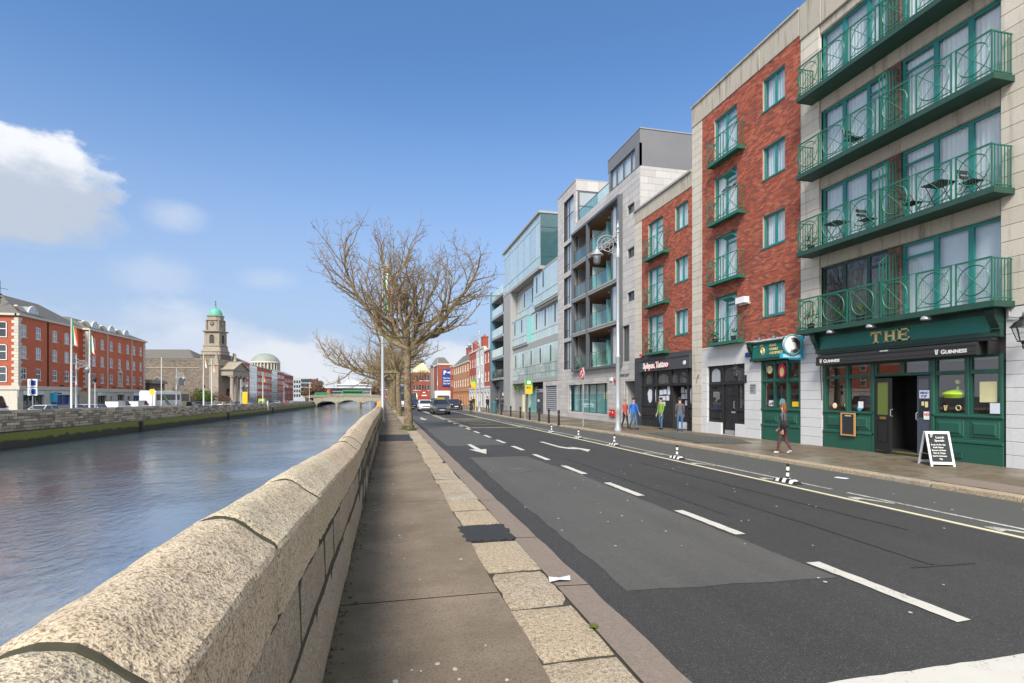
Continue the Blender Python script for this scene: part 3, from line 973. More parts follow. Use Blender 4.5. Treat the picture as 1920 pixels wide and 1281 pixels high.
# -- road markings
def mark(name, poly, z, mat='paint_white', jig=0.008):
	return patch(name, poly, z, mat, jig, 0.12)
def rect(name, x0, x1, y0, y1, mat='paint_white', z=-0.094, jig=0.008):
	return mark(name, [(x0, y0), (x1, y0), (x1, y1), (x0, y1)], z, mat, jig)
rect('stop_line', 2.75, 6.5, 2.60, 3.17, 'paint_white')
yy = 3.76
for k in range(13):
	rect('lane_dash', 4.93, 5.10, yy, yy + (1.68 if k else 1.75))
	yy += 3.10
rect('lane_line', 4.93, 5.06, 45, 120, 'paint_white')
rect('lane_edge_line', 8.69, 8.80, -8, 33, 'paint_cream', jig=0.004)
rect('lane_edge_line', 8.69, 8.80, 33, 110, 'paint_worn', jig=0.006)
rect('cycle_lane_line', 9.27, 9.36, -8, 9.3, 'paint_worn', jig=0.004)
rect('cycle_lane_line', 9.27, 9.36, 9.7, 45, 'paint_worn', jig=0.004)
for yb in [6.1, 8.6, 11.2, 14.2, 17.2, 20.5, 24.0, 27.5, 31, 35, 39]:
	mark('worn_tick', [(8.84, yb), (8.98, yb + .05), (9.2, yb - .5), (9.24, yb - .42), (9.05, yb + .26), (8.9, yb + .30)], -0.094, 'paint_worn', 0.012)
for pl in ([(6.3, 5.1), (6.34, 5.1), (6.46, 7.0), (6.5, 9.6), (6.47, 9.6), (6.42, 7.0)], [(6.0, 5.06), (6.9, 5.02), (6.9, 5.07), (6.3, 5.13), (6.0, 5.10)], [(7.6, 6.5), (7.63, 6.5), (7.5, 15.0), (7.46, 15.0)], [(5.6, 8.0), (5.62, 8.0), (5.7, 16.5), (5.67, 16.5)]):
	mark('crack_seal', pl, -0.0965, 'crack_seal', 0.008)
mark('straight_arrow', [(3.46, 18.3), (3.78, 20.0), (3.56, 19.9), (3.53, 22.1), (3.37, 22.1), (3.34, 19.9), (3.12, 20.0)], -0.0935, 'paint_white')
mark('straight_arrow', [(3.40, 45.0), (3.75, 47.2), (3.50, 47.1), (3.48, 50), (3.30, 50), (3.28, 47.1), (3.05, 47.2)], -0.0935, 'paint_white')
mark('turning_arrow', [(6.60, 22.6), (6.76, 22.6), (6.78, 20.4), (6.92, 19.9), (7.12, 19.75), (7.12, 20.2), (7.48, 18.9), (7.12, 18.2), (7.12, 19.1), (6.80, 19.3), (6.62, 19.9)], -0.094, 'paint_white')
rect('yellow_bay_line', 5.2, 5.34, 33.2, 70, 'paint_yellow', -0.090)
rect('yellow_bay_line', 5.36, 8.66, 33.2, 33.5, 'paint_yellow', -0.090)
rect('yellow_bay_line', 8.5, 8.64, 33.5, 58, 'paint_yellow', -0.090)
rect('yellow_bay_line', 5.4, 8.4, 46.5, 46.9, 'paint_yellow', -0.090)
for i in range(5):
	a = 36.2 + 1.9 * i
	mark('yellow_zigzag', [(5.5, a), (8.35, a + .95), (8.35, a + 1.15), (5.5, a + .2)], -0.090, 'paint_yellow')
	mark('worn_lettering', [(5.9 + .2 * (i % 2), a + .9), (7.9, a + 1.45), (7.9, a + 1.6), (5.9, a + 1.1)], -0.088, 'paint_worn')
mh = thing('manhole_cover', 'round iron manhole cover set in the near lane of the road', 'manhole cover', (3.5, 14.1, -0.1))
mb = MB(); mb.lathe([(0.36, -.01), (0.36, .010), (0.315, .012), (0.31, .004)], n=28); mb.build('frame', 'iron_cover', mh)
mb = MB(); mb.lathe([(0.30, -.01), (0.30, .008)], n=28)
for i in range(-5, 6):
	for j in range(-5, 6):
		if math.hypot(i, j) < 5.3: mb.box(i * .052 - .017, i * .052 + .017, j * .052 - .017, j * .052 + .017, .008, .012)
mb.build('lid', 'iron_cover', mh)
mb = MB()
for k in range(150):
	if k < 75: x, y, z = rnd.uniform(-.3, 1.0), rnd.uniform(1.5, 22), 0.003
	elif k < 130: x, y, z = rnd.uniform(2.3, 8.4), rnd.uniform(2.5, 16), -0.089
	else: x, y, z = rnd.uniform(9.5, 11.4), rnd.uniform(4, 20), -0.096
	r = rnd.uniform(.008, .022)
	mb.prism([(x + r * math.cos(t) * rnd.uniform(.7, 1.2), y + r * math.sin(t) * rnd.uniform(.7, 1.2)) for t in [2 * PI * i / 7 for i in range(7)]], 'z', z - .002, z + .002)
tag(mb.build('gum_spot', 'gum'), kind='stuff')
mb = MB()
for k in range(420):
	y = rnd.uniform(1.2, 26) ** 1.0
	x = wx(y) + abs(rnd.gauss(0, .05)) + .01
	r = rnd.uniform(.006, .02)
	mb.obox((x, y, r * .4), (r * rnd.uniform(.8, 2), r * rnd.uniform(.8, 2), r * .5), rnd.uniform(0, 3), 0, rnd.uniform(-.4, .4))
tag(mb.build('leaf_litter', 'leaf_dead'), kind='stuff')
lt = thing('paper_scrap', 'crumpled white paper scrap lying on the kerb strip beside the near slabs', 'litter', (1.78, 5.35, 0))
mb = MB(); mb.add([(-.12, -.04, .0), (-.02, -.07, .025), (.1, -.05, .005), (.13, .05, .02), (.0, .03, .012), (-.1, .06, .02)], [(0, 1, 4, 5), (1, 2, 3, 4)]); mb.build('sheet', 'litter', lt)
lt = thing('plastic_lid', 'flattened white packet lying in the cycle lane', 'litter', (10.75, 10.9, -0.09))
mb = MB(); mb.obox((0, 0, .01), (.13, .26, .015), .3); mb.build('packet', 'litter', lt)
ms = MB()
for k in range(60):
	t = rnd.uniform(0, 2 * PI); r = rnd.uniform(0, .035)
	ms.ball((1.69 + r * math.cos(t), 4.2 + r * math.sin(t), 0.0 + rnd.uniform(0, .012)), rnd.uniform(.006, .013), 5)
tag(ms.build('moss_tuft', 'moss'), kind='stuff')
# -- near river wall, stone by stone
wall = thing('river_wall', 'pale granite parapet wall with rounded coping stones along the near footpath', 'wall', (0, 0, 0))
def wtop(y):
	P_ = [(-6, 1.30), (2.5, 1.265), (4, 1.21), (7.5, 1.09), (9, 1.08), (13, 1.12), (17, 1.16), (24, 1.10), (290, 1.08)]
	for (a, b), (c, d) in zip(P_, P_[1:]):
		if y <= c: return b + (d - b) * (y - a) / (c - a)
	return 1.08
CJ = [-3.0, -1.2, 0.2, 1.30, 2.47, 3.85, 5.9, 7.3, 8.5, 9.6, 11.4, 12.9, 14.6, 16.2, 17.9, 19.5]
while CJ[-1] < 46: CJ.append(CJ[-1] + rnd.uniform(1.3, 2.2))
def n3(x, y, z):
	return (math.sin(x * 17.1 + y * 5.3) + math.sin(y * 11.7 + z * 8.1 + 1.3) + math.sin(z * 19.3 - x * 7.7 + 2.1) + math.sin((x + y + z) * 31.0)) / 4
def coping(a, b):
	"""one coping stone: upright inner face, sloping shoulder, rounded crown"""
	near = b < 9
	ny = max(4, int((b - a) / (0.05 if near else 0.4)))
	prof = [(-.47, -.34), (-.475, -.2), (-.465, -.10), (-.44, -.02), (-.40, .05), (-.35, .10), (-.30, .13), (-.25, .143), (-.21, .142), (-.172, .130), (-.13, .100), (-.09, .071), (-.05, .042), (-.010, .012), (0.0, -.008), (0.0, -.05), (0.002, -.16), (0.002, -.23), (0.0, -.298)]
	if not near: prof = prof[::2] + [prof[-1]]
	vs = []
	hump = rnd.uniform(-.012, .012)
	for j in range(ny + 1):
		v = j / ny
		y = a + (b - a) * v
		e = min(v, 1 - v) * (b - a)
		sh = 0.014 * max(0, 1 - e / 0.03) ** 1.6
		for (px_, pz) in prof:
			cx_, cz_ = -.235, -.10
			dx, dz = px_ - cx_, pz - cz_
			L = math.hypot(dx, dz)
			k = 1 - sh / L
			q = .007 * n3(px_ * 2, y, pz * 2) + rnd.uniform(-.0022, .0022) * (1 if near else 0)
			vs.append((wx(y) + cx_ + dx * k + q * dx / L, a + .008 + (b - a - .016) * v, wtop(y) + hump + cz_ + dz * k + q * dz / L))
	n = len(prof)
	fs = [(j * n + i, (j + 1) * n + i, (j + 1) * n + i + 1, j * n + i + 1) for j in range(ny) for i in range(n - 1)]
	fs += [(j * n + n - 1, (j + 1) * n + n - 1, (j + 1) * n, j * n) for j in range(ny)]
	fs.append(tuple(range(n))); fs.append(tuple(ny * n + i for i in range(n - 1, -1, -1)))
	mb = MB(); mb.add(vs, fs)
	return mb
for a, b in zip(CJ, CJ[1:]):
	coping(a, b).build('coping_stone', 'granite_coping', wall, smooth=22)
	fill = coping(b - .022, b + .022)
	yc = b
	fill.v = [(wx(y) - .235 + (x - wx(y) + .235) * .962, yc + (y - yc) * 1.3, wtop(y) - .10 + (z - wtop(y) + .10) * .962) for x, y, z in fill.v]
	fill.build('pointing', 'mortar', wall)
def face_stone(a, b, z0, z1, x_in):
	"""one squared stone of the inner face (z as fractions of the wall height below the coping)"""
	near = b < 9
	ny, nz = (max(3, int((b - a) / .07)), 6) if near else (2, 2)
	g = .012
	vs = []
	out = rnd.uniform(-.006, .006)
	for j in range(ny + 1):
		for k in range(nz + 1):
			v, w = j / ny, k / nz
			y = a + g + (b - a - 2 * g) * v
			zt = wtop(y) - .298
			Z0, Z1 = z0 * zt + (g if z0 > 0 else 0), z1 * zt - g
			z = Z0 + (Z1 - Z0) * w
			e = min(v * (b - a), (1 - v) * (b - a), w * (Z1 - Z0), (1 - w) * (Z1 - Z0))
			rec = .016 * max(0, 1 - e / .035)
			bat = .03 * (1 - z / max(zt, .1)) if z0 >= 0 else 0.03
			vs.append((wx(y) + bat + out - rec + .004 * n3(z, y, 0), y, z))
	fs = [(j * (nz + 1) + k, (j + 1) * (nz + 1) + k, (j + 1) * (nz + 1) + k + 1, j * (nz + 1) + k + 1) for j in range(ny) for k in range(nz)]
	n0 = len(vs)
	rim = [j * (nz + 1) for j in range(ny + 1)] + [ny * (nz + 1) + k for k in range(1, nz + 1)] + [j * (nz + 1) + nz for j in range(ny - 1, -1, -1)] + [k for k in range(nz - 1, 0, -1)]
	vs += [(vs[i][0] - .06, vs[i][1], vs[i][2]) for i in rim]
	for i in range(len(rim)):
		q = (i + 1) % len(rim)
		fs.append((rim[q], rim[i], n0 + i, n0 + q))
	mb = MB(); mb.add(vs, fs)
	return mb
for (z0, z1, lo, hi) in ((0.58, 1.0, .55, 1.25), (0.0, 0.58, .6, 1.3)):
	y = -2.0 + lo / 2
	while y < 46:
		L = rnd.uniform(lo, hi)
		face_stone(y, y + L, z0, z1, 0).build('face_stone', 'granite_face', wall, smooth=True)
		y += L
mb = MB()
ysw = [-6, -2, 2.5, 4, 7.5, 9, 13, 17, 24, 30, 38, 46]
for a, b in zip(ysw, ysw[1:]):
	A, B_ = wx(a), wx(b)
	ta, tb = wtop(a) - .02, wtop(b) - .02
	x0a, x1a, x0b, x1b = A - .42, A - .022, B_ - .42, B_ - .022
	mb.quad((A + .020, a, -.1), (B_ + .020, b, -.1), (B_ - .012, b, tb - .2), (A - .012, a, ta - .2))
	mb.quad((x0a, a, ta), (x1a, a, ta), (x1b, b, tb), (x0b, b, tb))
	mb.quad((x0a, a, ta), (x0b, b, tb), (x0b - .1, b, .0), (x0a - .1, a, .0))
mb.build('mortar_core', 'mortar', wall)
mb = MB()
ysf = [46, 60, 80, 100, 130, 160, 200, 240, 290]
for a, b in zip(ysf, ysf[1:]):
	mb.prism([(wx(a) - .46, -.3), (wx(a) - .46, .95), (wx(a) - .34, 1.17), (wx(a) - .2, 1.2), (wx(a), 1.05), (wx(a) + .02, -.1)], 'y', a, b)
mb.build('far_length', 'granite_coping', wall)
mb = MB(); mb.quad((-.96, -60, 0.0), (-.5, 300, 0.0), (-1.4, 300, WZ - .6), (-1.6, -60, WZ - .6)); mb.quad((-.96, -60, -.06), (1.0, -60, -.06), (1.0, 300, -.06), (-.5, 300, -.06))
o = mb.build('river_embankment', 'tidal_wall'); o['kind'] = 'structure'
mb = MB(); mb.quad((0.5, -60, -.13), (3000, -60, -.13), (3000, 5000, -.13), (0.5, 5000, -.13)); o = mb.build('near_bank', 'ground_far'); o['kind'] = 'structure'
# -- opposite quay
QP = [(-37.0, 15, .78), (-36.6, 40, .60), (-36.0, 63, .46), (-35.2, 85, .33), (-34.3, 107, .22), (-34.25, 107.4, -.02), (-33.0, 152, -.16), (-32.2, 200, -.42), (-31.0, 270, -.80), (-31.0, 900, -.85)]
def qx(y):
	for (a, b, c), (d, e, f) in zip(QP, QP[1:]):
		if y <= e: return a + (d - a) * (y - b) / (e - b), c + (f - c) * (y - b) / (e - b)
	return QP[-1][0], QP[-1][2]
def lz(y):
	return -0.62 - 1.15 * max(0, min(1, (y - 60) / 200))
mb = MB()
ly = [-60, 40, 60, 90, 120, 150, 180, 210, 240, 270, 320, 900]
for a, b in zip(ly, ly[1:]):
	mb.quad((-3000, a, lz(a)), (qx(a)[0] - .3, a, lz(a)), (qx(b)[0] - .3, b, lz(b)), (-3000, b, lz(b)))
o = mb.build('far_bank_road', 'asphalt_cycle'); o['kind'] = 'structure'
qw = thing('quay_wall', 'long old grey stone quay wall with green weed above the water on the far bank', 'wall', (-34, 100, 0), off=(-34, 100, 0))
mb = MB()
for (a, b, c), (d, e, f) in zip(QP, QP[1:]):
	if e > 400: continue
	mb.quad((a - .02, b, c - .30), (d - .02, e, f - .30), (d, e, -1.75), (a, b, -1.75), 0)
	mb.quad((a - .6, b, c - .02), (d - .6, e, f - .02), (d - .6, e, -2.2), (a - .6, b, -2.2), 0)
	mb.quad((a, b, -1.75), (d, e, -1.75), (d + .35, e, -1.80), (a + .35, b, -1.80), 1)
	mb.quad((a + .35, b, -1.80), (d + .35, e, -1.80), (d + .55, e, WZ - .6), (a + .55, b, WZ - .6), 1)
mb.build('wall_core', ['mortar', 'tidal_wall'], qw)
y = 16.0
st = MB()
cnt = 0
while y < 262:
	L = rnd.uniform(1.6, 2.6)
	(xa, za), (xb, zb) = qx(y), qx(y + L)
	mb = MB() if y < 150 else st
	d = rnd.uniform(-.015, .015)
	mb.add([(xa - .62, y + .01, za - .32), (xa + .05, y + .01, za - .32), (xb + .05, y + L - .01, zb - .32), (xb - .62, y + L - .01, zb - .32),
			(xa - .60, y + .02, za + d), (xa - .02, y + .02, za + d), (xb - .02, y + L - .02, zb + d), (xb - .60, y + L - .02, zb + d)],
		[(0, 3, 2, 1), (4, 5, 6, 7), (0, 1, 5, 4), (1, 2, 6, 5), (2, 3, 7, 6), (3, 0, 4, 7)])
	if y < 150: mb.build('coping_stone', 'old_stone', qw)
	y += L
tag(st.build('far_coping_stones', 'old_stone', qw), kind='stuff')
st = MB()
n_single = 0
rows = [(-.02, 0.0)]
for y0, y1 in ((40, 262),):
	for r in range(7):
		y = y0 + rnd.uniform(0, .5)
		while y < y1:
			L = rnd.uniform(.5, 1.5)
			(xa, za), (xb, zb) = qx(y), qx(y + L)
			top_ = min(za, zb) - .32
			hh = .30
			z1 = top_ - r * hh - .015; z0 = z1 - hh + .03
			if z0 < -1.74: z0 = -1.74
			if z1 - z0 > .08:
				single = y < 84 and n_single < 285
				mb = MB() if single else st
				out = rnd.uniform(.03, .10)
				v = [(xa + out, y + .02, z0), (xb + out, y + L - .02, z0 + rnd.uniform(0, .02)), (xb + out, y + L - .02, z1), (xa + out, y + .02, z1 - rnd.uniform(0, .02))]
				mb.add(v + [(p[0] - .12, p[1], p[2]) for p in v], [(0, 1, 2, 3), (1, 0, 4, 5), (3, 2, 6, 7), (0, 3, 7, 4), (2, 1, 5, 6)])
				if single:
					mb.build('stone', 'old_stone', qw); n_single += 1
			y += L
tag(st.build('far_stones', 'old_stone', qw), kind='stuff')
mb = MB()
for yy in (90, 131, 176): mb.box(qx(yy)[0] + .3, qx(yy)[0] + .66, yy, yy + .8, WZ - .1, -1.9)
mb.build('fender', 'interior_dark', qw)
mb = MB(); mb.cyl((qx(170)[0] + .3, 170, -2.4), (qx(170)[0] + .3, 170, .4), .22, n=8); tag(mb.build('mooring_pile', 'white_post'), 'white pile standing against the far quay wall', 'post')
# -- bridge
br = thing('stone_bridge', 'low three-arched stone bridge crossing the river in the distance', 'bridge', (-16, 270, WZ))
ROOT_OFF[br.name] = (-16, 270, WZ)
bx0, bx1 = -31.5, -0.5
arch = [(-25.6, 4.6), (-15.6, 5.2), (-5.6, 4.6)]
def deck(x): return 1.15 + 0.55 * (1 - ((x + 15.6) / 16.0) ** 2)
mb = MB()
N = 96
for side, yb in ((0, 270.0), (1, 282.0)):
	for i in range(N):
		xa, xb = bx0 + (bx1 - bx0) * i / N, bx0 + (bx1 - bx0) * (i + 1) / N
		def soff(x):
			for c, r in arch:
				if abs(x - c) < r: return WZ + .1 + (2.9 if r > 5 else 2.6) * math.sqrt(max(0, 1 - ((x - c) / r) ** 2))
			return WZ - .5
		mb.quad((xa, yb, soff(xa)), (xb, yb, soff(xb)), (xb, yb, deck(xb)), (xa, yb, deck(xa)))
		if side == 0: mb.quad((xa, 270, soff(xa)), (xb, 270, soff(xb)), (xb, 282, soff(xb)), (xa, 282, soff(xa)))
mb.build('arches', 'bridge_stone', br)
for c in (-20.6, -10.5):
	mb = MB()
	mb.prism([(c - .95, 270), (c, 268.2), (c + .95, 270)], 'z', WZ - .4, WZ + 1.7)
	mb.prism([(c - 1.05, 270), (c, 268.0), (c + 1.05, 270)], 'z', WZ + 1.7, WZ + 1.95)
	mb.build('cutwater', 'bridge_stone', br)
mb = MB()
for i in range(24):
	xa, xb = -36 + 38 * i / 24, -36 + 38 * (i + 1) / 24
	da, db = max(deck(xa), -.5), max(deck(xb), -.5)
	for yb in (269.75, 281.6):
		mb.add([(xa, yb, da - .14), (xb, yb, db - .14), (xb, yb + .5, db - .14), (xa, yb + .5, da - .14), (xa, yb, da + .10), (xb, yb, db + .10), (xb, yb + .5, db + .10), (xa, yb + .5, da + .10)],
			[(0, 3, 2, 1), (4, 5, 6, 7), (0, 1, 5, 4), (1, 2, 6, 5), (2, 3, 7, 6), (3, 0, 4, 7)])
		for k in range(3):
			t = (k + .5) / 3; x = xa + (xb - xa) * t; d = da + (db - da) * t
			mb.box(x - .12, x + .12, yb + .1, yb + .35, d + .10, d + .72)
		mb.add([(xa, yb + .05, da + .72), (xb, yb + .05, db + .72), (xb, yb + .45, db + .72), (xa, yb + .45, da + .72), (xa, yb + .05, da + .95), (xb, yb + .05, db + .95), (xb, yb + .45, db + .95), (xa, yb + .45, da + .95)],
			[(0, 3, 2, 1), (4, 5, 6, 7), (0, 1, 5, 4), (1, 2, 6, 5), (2, 3, 7, 6), (3, 0, 4, 7)])
mb.build('balustrade', 'bridge_stone', br)['kind'] = 'stuff'
mb = MB()
for i in range(24):
	xa, xb = -36 + 38 * i / 24, -36 + 38 * (i + 1) / 24
	mb.quad((xa, 270.2, max(deck(xa), -.5) + .05), (xb, 270.2, max(deck(xb), -.5) + .05), (xb, 281.8, max(deck(xb), -.5) + .05), (xa, 281.8, max(deck(xa), -.5) + .05))
mb.build('deck', 'asphalt', br)
# == RIGHT BANK BUILDINGS
FX = 15.9
rb = random.Random(11)
def blocks(parent, y0, y1, z0, z1, x, hgt, wid, mat, name='stone_block', proud=0.0, gap=0.010, bond=True, thick=.12, limit=9999, back='joint_pale', skip=None, zoff=0.0, core=True):
	"""coursed blocks with recessed joints, each block an object; sized copies share one mesh per size"""
	n = max(1, round((z1 - z0) / hgt)); hh = (z1 - z0) / n
	cache = {}
	stuff = MB(); ns = 0
	for i in range(n):
		a = z0 + i * hh
		W_ = wid if isinstance(wid, (list, tuple)) else [wid]
		y = y0
		w = W_[0]
		cells = []
		if w >= (y1 - y0) * .9: cells = [(y0, y1)]
		else:
			k = max(1, round((y1 - y0) / w)); ww = (y1 - y0) / k
			sh = ww / 2 if (bond and i % 2) else 0
			e = [y0] + [y0 + ww * j + sh for j in range(1 if not sh else 0, k + 1)] + [y1]
			e = sorted(set(round(min(max(q, y0), y1), 4) for q in e))
			cells = [(p, q) for p, q in zip(e, e[1:]) if q - p > .04]
		for p, q in cells:
			if skip and any(p < s_[1] - .02 and q > s_[0] + .02 and a < s_[3] - .02 and a + hh > s_[2] + .02 for s_ in skip):
				pieces = [(p, q, a, a + hh)]
				for s_ in skip:
					nw = []
					for (A, B, C_, D) in pieces:
						if A < s_[1] and B > s_[0] and C_ < s_[3] and D > s_[2]:
							if A < s_[0]: nw.append((A, s_[0], C_, D))
							if B > s_[1]: nw.append((s_[1], B, C_, D))
							A2, B2 = max(A, s_[0]), min(B, s_[1])
							if C_ < s_[2]: nw.append((A2, B2, C_, s_[2]))
							if D > s_[3]: nw.append((A2, B2, s_[3], D))
						else: nw.append((A, B, C_, D))
					pieces = nw
			else: pieces = [(p, q, a, a + hh)]
			for (A, B, C_, D) in pieces:
				if B - A < .05 or D - C_ < .05: continue
				if ns >= limit:
					stuff.slab(x - proud, x + thick, A + gap / 2, B - gap / 2, C_ + gap / 2, D - gap / 2, .008)
					continue
				ns += 1
				key = (round(B - A, 3), round(D - C_, 3))
				if key not in cache:
					mb = MB(); mb.slab(-proud, thick, gap / 2, B - A - gap / 2, gap / 2, D - C_ - gap / 2, .008)
					o = mb.build(name, mat, parent, off=(0, 0, 0))
					cache[key] = o
				else:
					o = cache[key].copy(); COL.objects.link(o)
				ro = root_off(parent) or (0, 0, 0)
				o.location = (x - ro[0], A - ro[1], C_ - ro[2] + zoff)
	if stuff.f: tag(stuff.build(name + '_rest', mat, parent), kind='stuff')
	if core:
		mb = MB()
		if skip:
			mb.wall(x + .035, y0, y1, z0, z1, [s_ for s_ in skip if s_[0] < y1 and s_[1] > y0], .1)
		else: mb.quad((x + .035, y0, z0), (x + .035, y1, z0), (x + .035, y1, z1), (x + .035, y0, z1))
		mb.build('joint_backing', back, parent)
def bricks(parent, y0, y1, z0, z1, holes, x=0.0, mat='brick_red', back='brick_mortar', single=0, dark_rows=()):
	"""every brick of the field as geometry; `single` of the nearest as objects of their own"""
	bw, bh = 0.235, 0.0765
	st = MB()
	rows = int((z1 - z0) / bh); bh = (z1 - z0) / rows
	ns = 0
	proto = None
	ro = root_off(parent) or (0, 0, 0)
	for r in range(rows):
		z = z0 + r * bh
		y = y0 - (bw / 2 if r % 2 else 0)
		while y < y1 - .01:
			a, b = max(y, y0), min(y + bw, y1)
			y += bw
			if b - a < .03: continue
			segs = [(a, b)]
			for h in holes:
				if z + bh * .5 > h[2] and z + bh * .5 < h[3]:
					nw = []
					for (p, q) in segs:
						if q <= h[0] or p >= h[1]: nw.append((p, q)); continue
						if p < h[0]: nw.append((p, h[0]))
						if q > h[1]: nw.append((h[1], q))
					segs = nw
			for (p, q) in segs:
				if q - p < .03: continue
				g = .0062
				px_ = x - rb.uniform(0, .006)
				if ns < single and q - p > bw - .01 and p < y0 + 1.6 and z > z0 + .0:
					if proto is None:
						m2 = MB(); m2.add([(0, 0, 0), (0, bw - 2 * g, 0), (0, bw - 2 * g, bh - 2 * g), (0, 0, bh - 2 * g), (.02, 0, 0), (.02, bw - 2 * g, 0), (.02, bw - 2 * g, bh - 2 * g), (.02, 0, bh - 2 * g)],
										[(0, 3, 2, 1), (0, 1, 5, 4), (3, 7, 6, 2), (0, 4, 7, 3), (1, 2, 6, 5)])
						proto = m2.build('brick', mat, parent, off=(0, 0, 0)); o = proto
					else:
						o = proto.copy(); COL.objects.link(o)
					o.location = (px_ - ro[0], p + g - ro[1], z + g - ro[2]); ns += 1
					continue
				p += g; q -= g
				st.add([(px_, p, z + g), (px_, q, z + g), (px_, q, z + bh - g), (px_, p, z + bh - g), (px_ + .02, p, z + g), (px_ + .02, q, z + g), (px_ + .02, q, z + bh - g), (px_ + .02, p, z + bh - g)],
					[(0, 3, 2, 1), (0, 1, 5, 4), (3, 7, 6, 2), (0, 4, 7, 3), (1, 2, 6, 5)])
	tag(st.build('brickwork', mat, parent), kind='stuff')
	mb = MB(); mb.wall(x + .010, y0, y1, z0, z1, holes, .16)
	mb.build('mortar_backing', back, parent)
def window(parent, y0, y1, z0, z1, x, frame_mat, muls=(), trans=(), ft=.07, fd=.07, curtain=.7, glass='glass', back='interior', name='window', depth=1.2, cmat='curtain', lights=None):
	"""frame with mullions (y) and transoms ((ya,yb,z)); pane, pleated curtains and a dim room behind as sub-parts"""
	f = MB()
	f.box(x, x + fd, y0, y0 + ft, z0, z1); f.box(x, x + fd, y1 - ft, y1, z0, z1)
	f.box(x, x + fd, y0 + ft, y1 - ft, z1 - ft, z1); f.box(x, x + fd, y0 + ft, y1 - ft, z0, z0 + ft)
	for q in muls:
		q, w = q if isinstance(q, tuple) else (q, ft * .9)
		f.box(x + .004, x + fd - .004, q - w / 2, q + w / 2, z0 + ft, z1 - ft)
	for a, b, z in trans:
		f.box(x + .008, x + fd - .008, a, b, z - ft * .45, z + ft * .45)
	F = f.build(name, frame_mat, parent)
	g = MB(); g.quad((x + fd * .5, y0 + ft * .5, z0 + ft * .5), (x + fd * .5, y0 + ft * .5, z1 - ft * .5), (x + fd * .5, y1 - ft * .5, z1 - ft * .5), (x + fd * .5, y1 - ft * .5, z0 + ft * .5))
	g.build('pane', glass, F)
	if curtain > 0:
		c = MB()
		xc = x + fd + .10
		spans = [(y0 + .02, y1 - .02)] if curtain >= 1 else [(y0 + .02, y0 + .02 + (y1 - y0) * curtain / 2), (y1 - .02 - (y1 - y0) * curtain / 2, y1 - .02)]
		for a, b in spans:
			n = max(4, int((b - a) / .045))
			if curtain >= 1.5:
				c.quad((xc, a, z0), (xc, b, z0), (xc, b, z1), (xc, a, z1)); continue
			for i in range(n):
				p, q = a + (b - a) * i / n, a + (b - a) * (i + 1) / n
				xa = xc + .013 * math.sin(i * 2.1); xb = xc + .013 * math.sin((i + 1) * 2.1)
				c.quad((xa, p, z0), (xb, q, z0), (xb, q, z1), (xa, p, z1))
		c.build('curtain', cmat, F)
	r = MB()
	X0, X1 = x + fd + .02, x + depth
	r.quad((X1, y0, z0), (X1, y1, z0), (X1, y1, z1), (X1, y0, z1))
	r.quad((X0, y0, z0), (X1, y0, z0), (X1, y0, z1), (X0, y0, z1)); r.quad((X0, y1, z0), (X1, y1, z0), (X1, y1, z1), (X0, y1, z1))
	r.quad((X0, y0, z1), (X1, y0, z1), (X1, y1, z1), (X0, y1, z1)); r.quad((X0, y0, z0), (X1, y0, z0), (X1, y1, z0), (X0, y1, z0))
	r.build('room', back, F)
	return F
def copy_part(o, dy=0, dz=0):
	"""copy a part and its sub-parts, shifted"""
	c = o.copy(); COL.objects.link(c); c.location = Vector(o.location) + Vector((0, dy, dz))
	for g in list(o.children):
		d = g.copy(); COL.objects.link(d); d.parent = c
	return c
def rail_bay(y0, y1, z0, z1, x, r=None, mb=None, wires=True):
	"""balustrade panel: posts, rails, ring and long diagonals; returns (bars, wires)"""
	b = MB(); w = MB()
	t = .016
	for y in (y0, y1): b.box(x - t, x + t, y - t, y + t, z0, z1)
	b.box(x - .012, x + .012, y0, y1, z1 - .04, z1 - .005)
	b.box(x - .012, x + .012, y0, y1, z0 + .09, z0 + .115)
	cz, cy = (z0 + .10 + z1 - .02) / 2, (y0 + y1) / 2
	r = r or min((y1 - y0) / 2 - .02, (z1 - z0 - .14) / 2) * .92
	b.ring((x - .004, cy, cz), r, .018, 'x', 22, 4)
	b.cyl((x + .004, y0, z0 + .1), (x + .004, y1, z1 - .03), .011, n=4, caps=False)
	b.cyl((x + .012, y1, z0 + .1), (x + .012, y0, z1 - .03), .011, n=4, caps=False)
	if wires:
		k = int((y1 - y0) / .065)
		for i in range(1, k):
			y = y0 + (y1 - y0) * i / k
			w.box(x + .020, x + .0225, y - .0014, y + .0014, z0 + .1, z1 - .03)
		k = int((z1 - z0) / .065)
		for i in range(2, k):
			z = z0 + (z1 - z0) * i / k
			w.box(x + .0205, x + .0220, y0, y1, z - .0014, z + .0014)
	return b, w
def merge(dst, src, dy=0, dz=0):
	o = len(dst.v)
	dst.v += [(a, b + dy, c + dz) for a, b, c in src.v]
	dst.f += [tuple(i + o for i in f) for f in src.f]
	dst.m += src.m
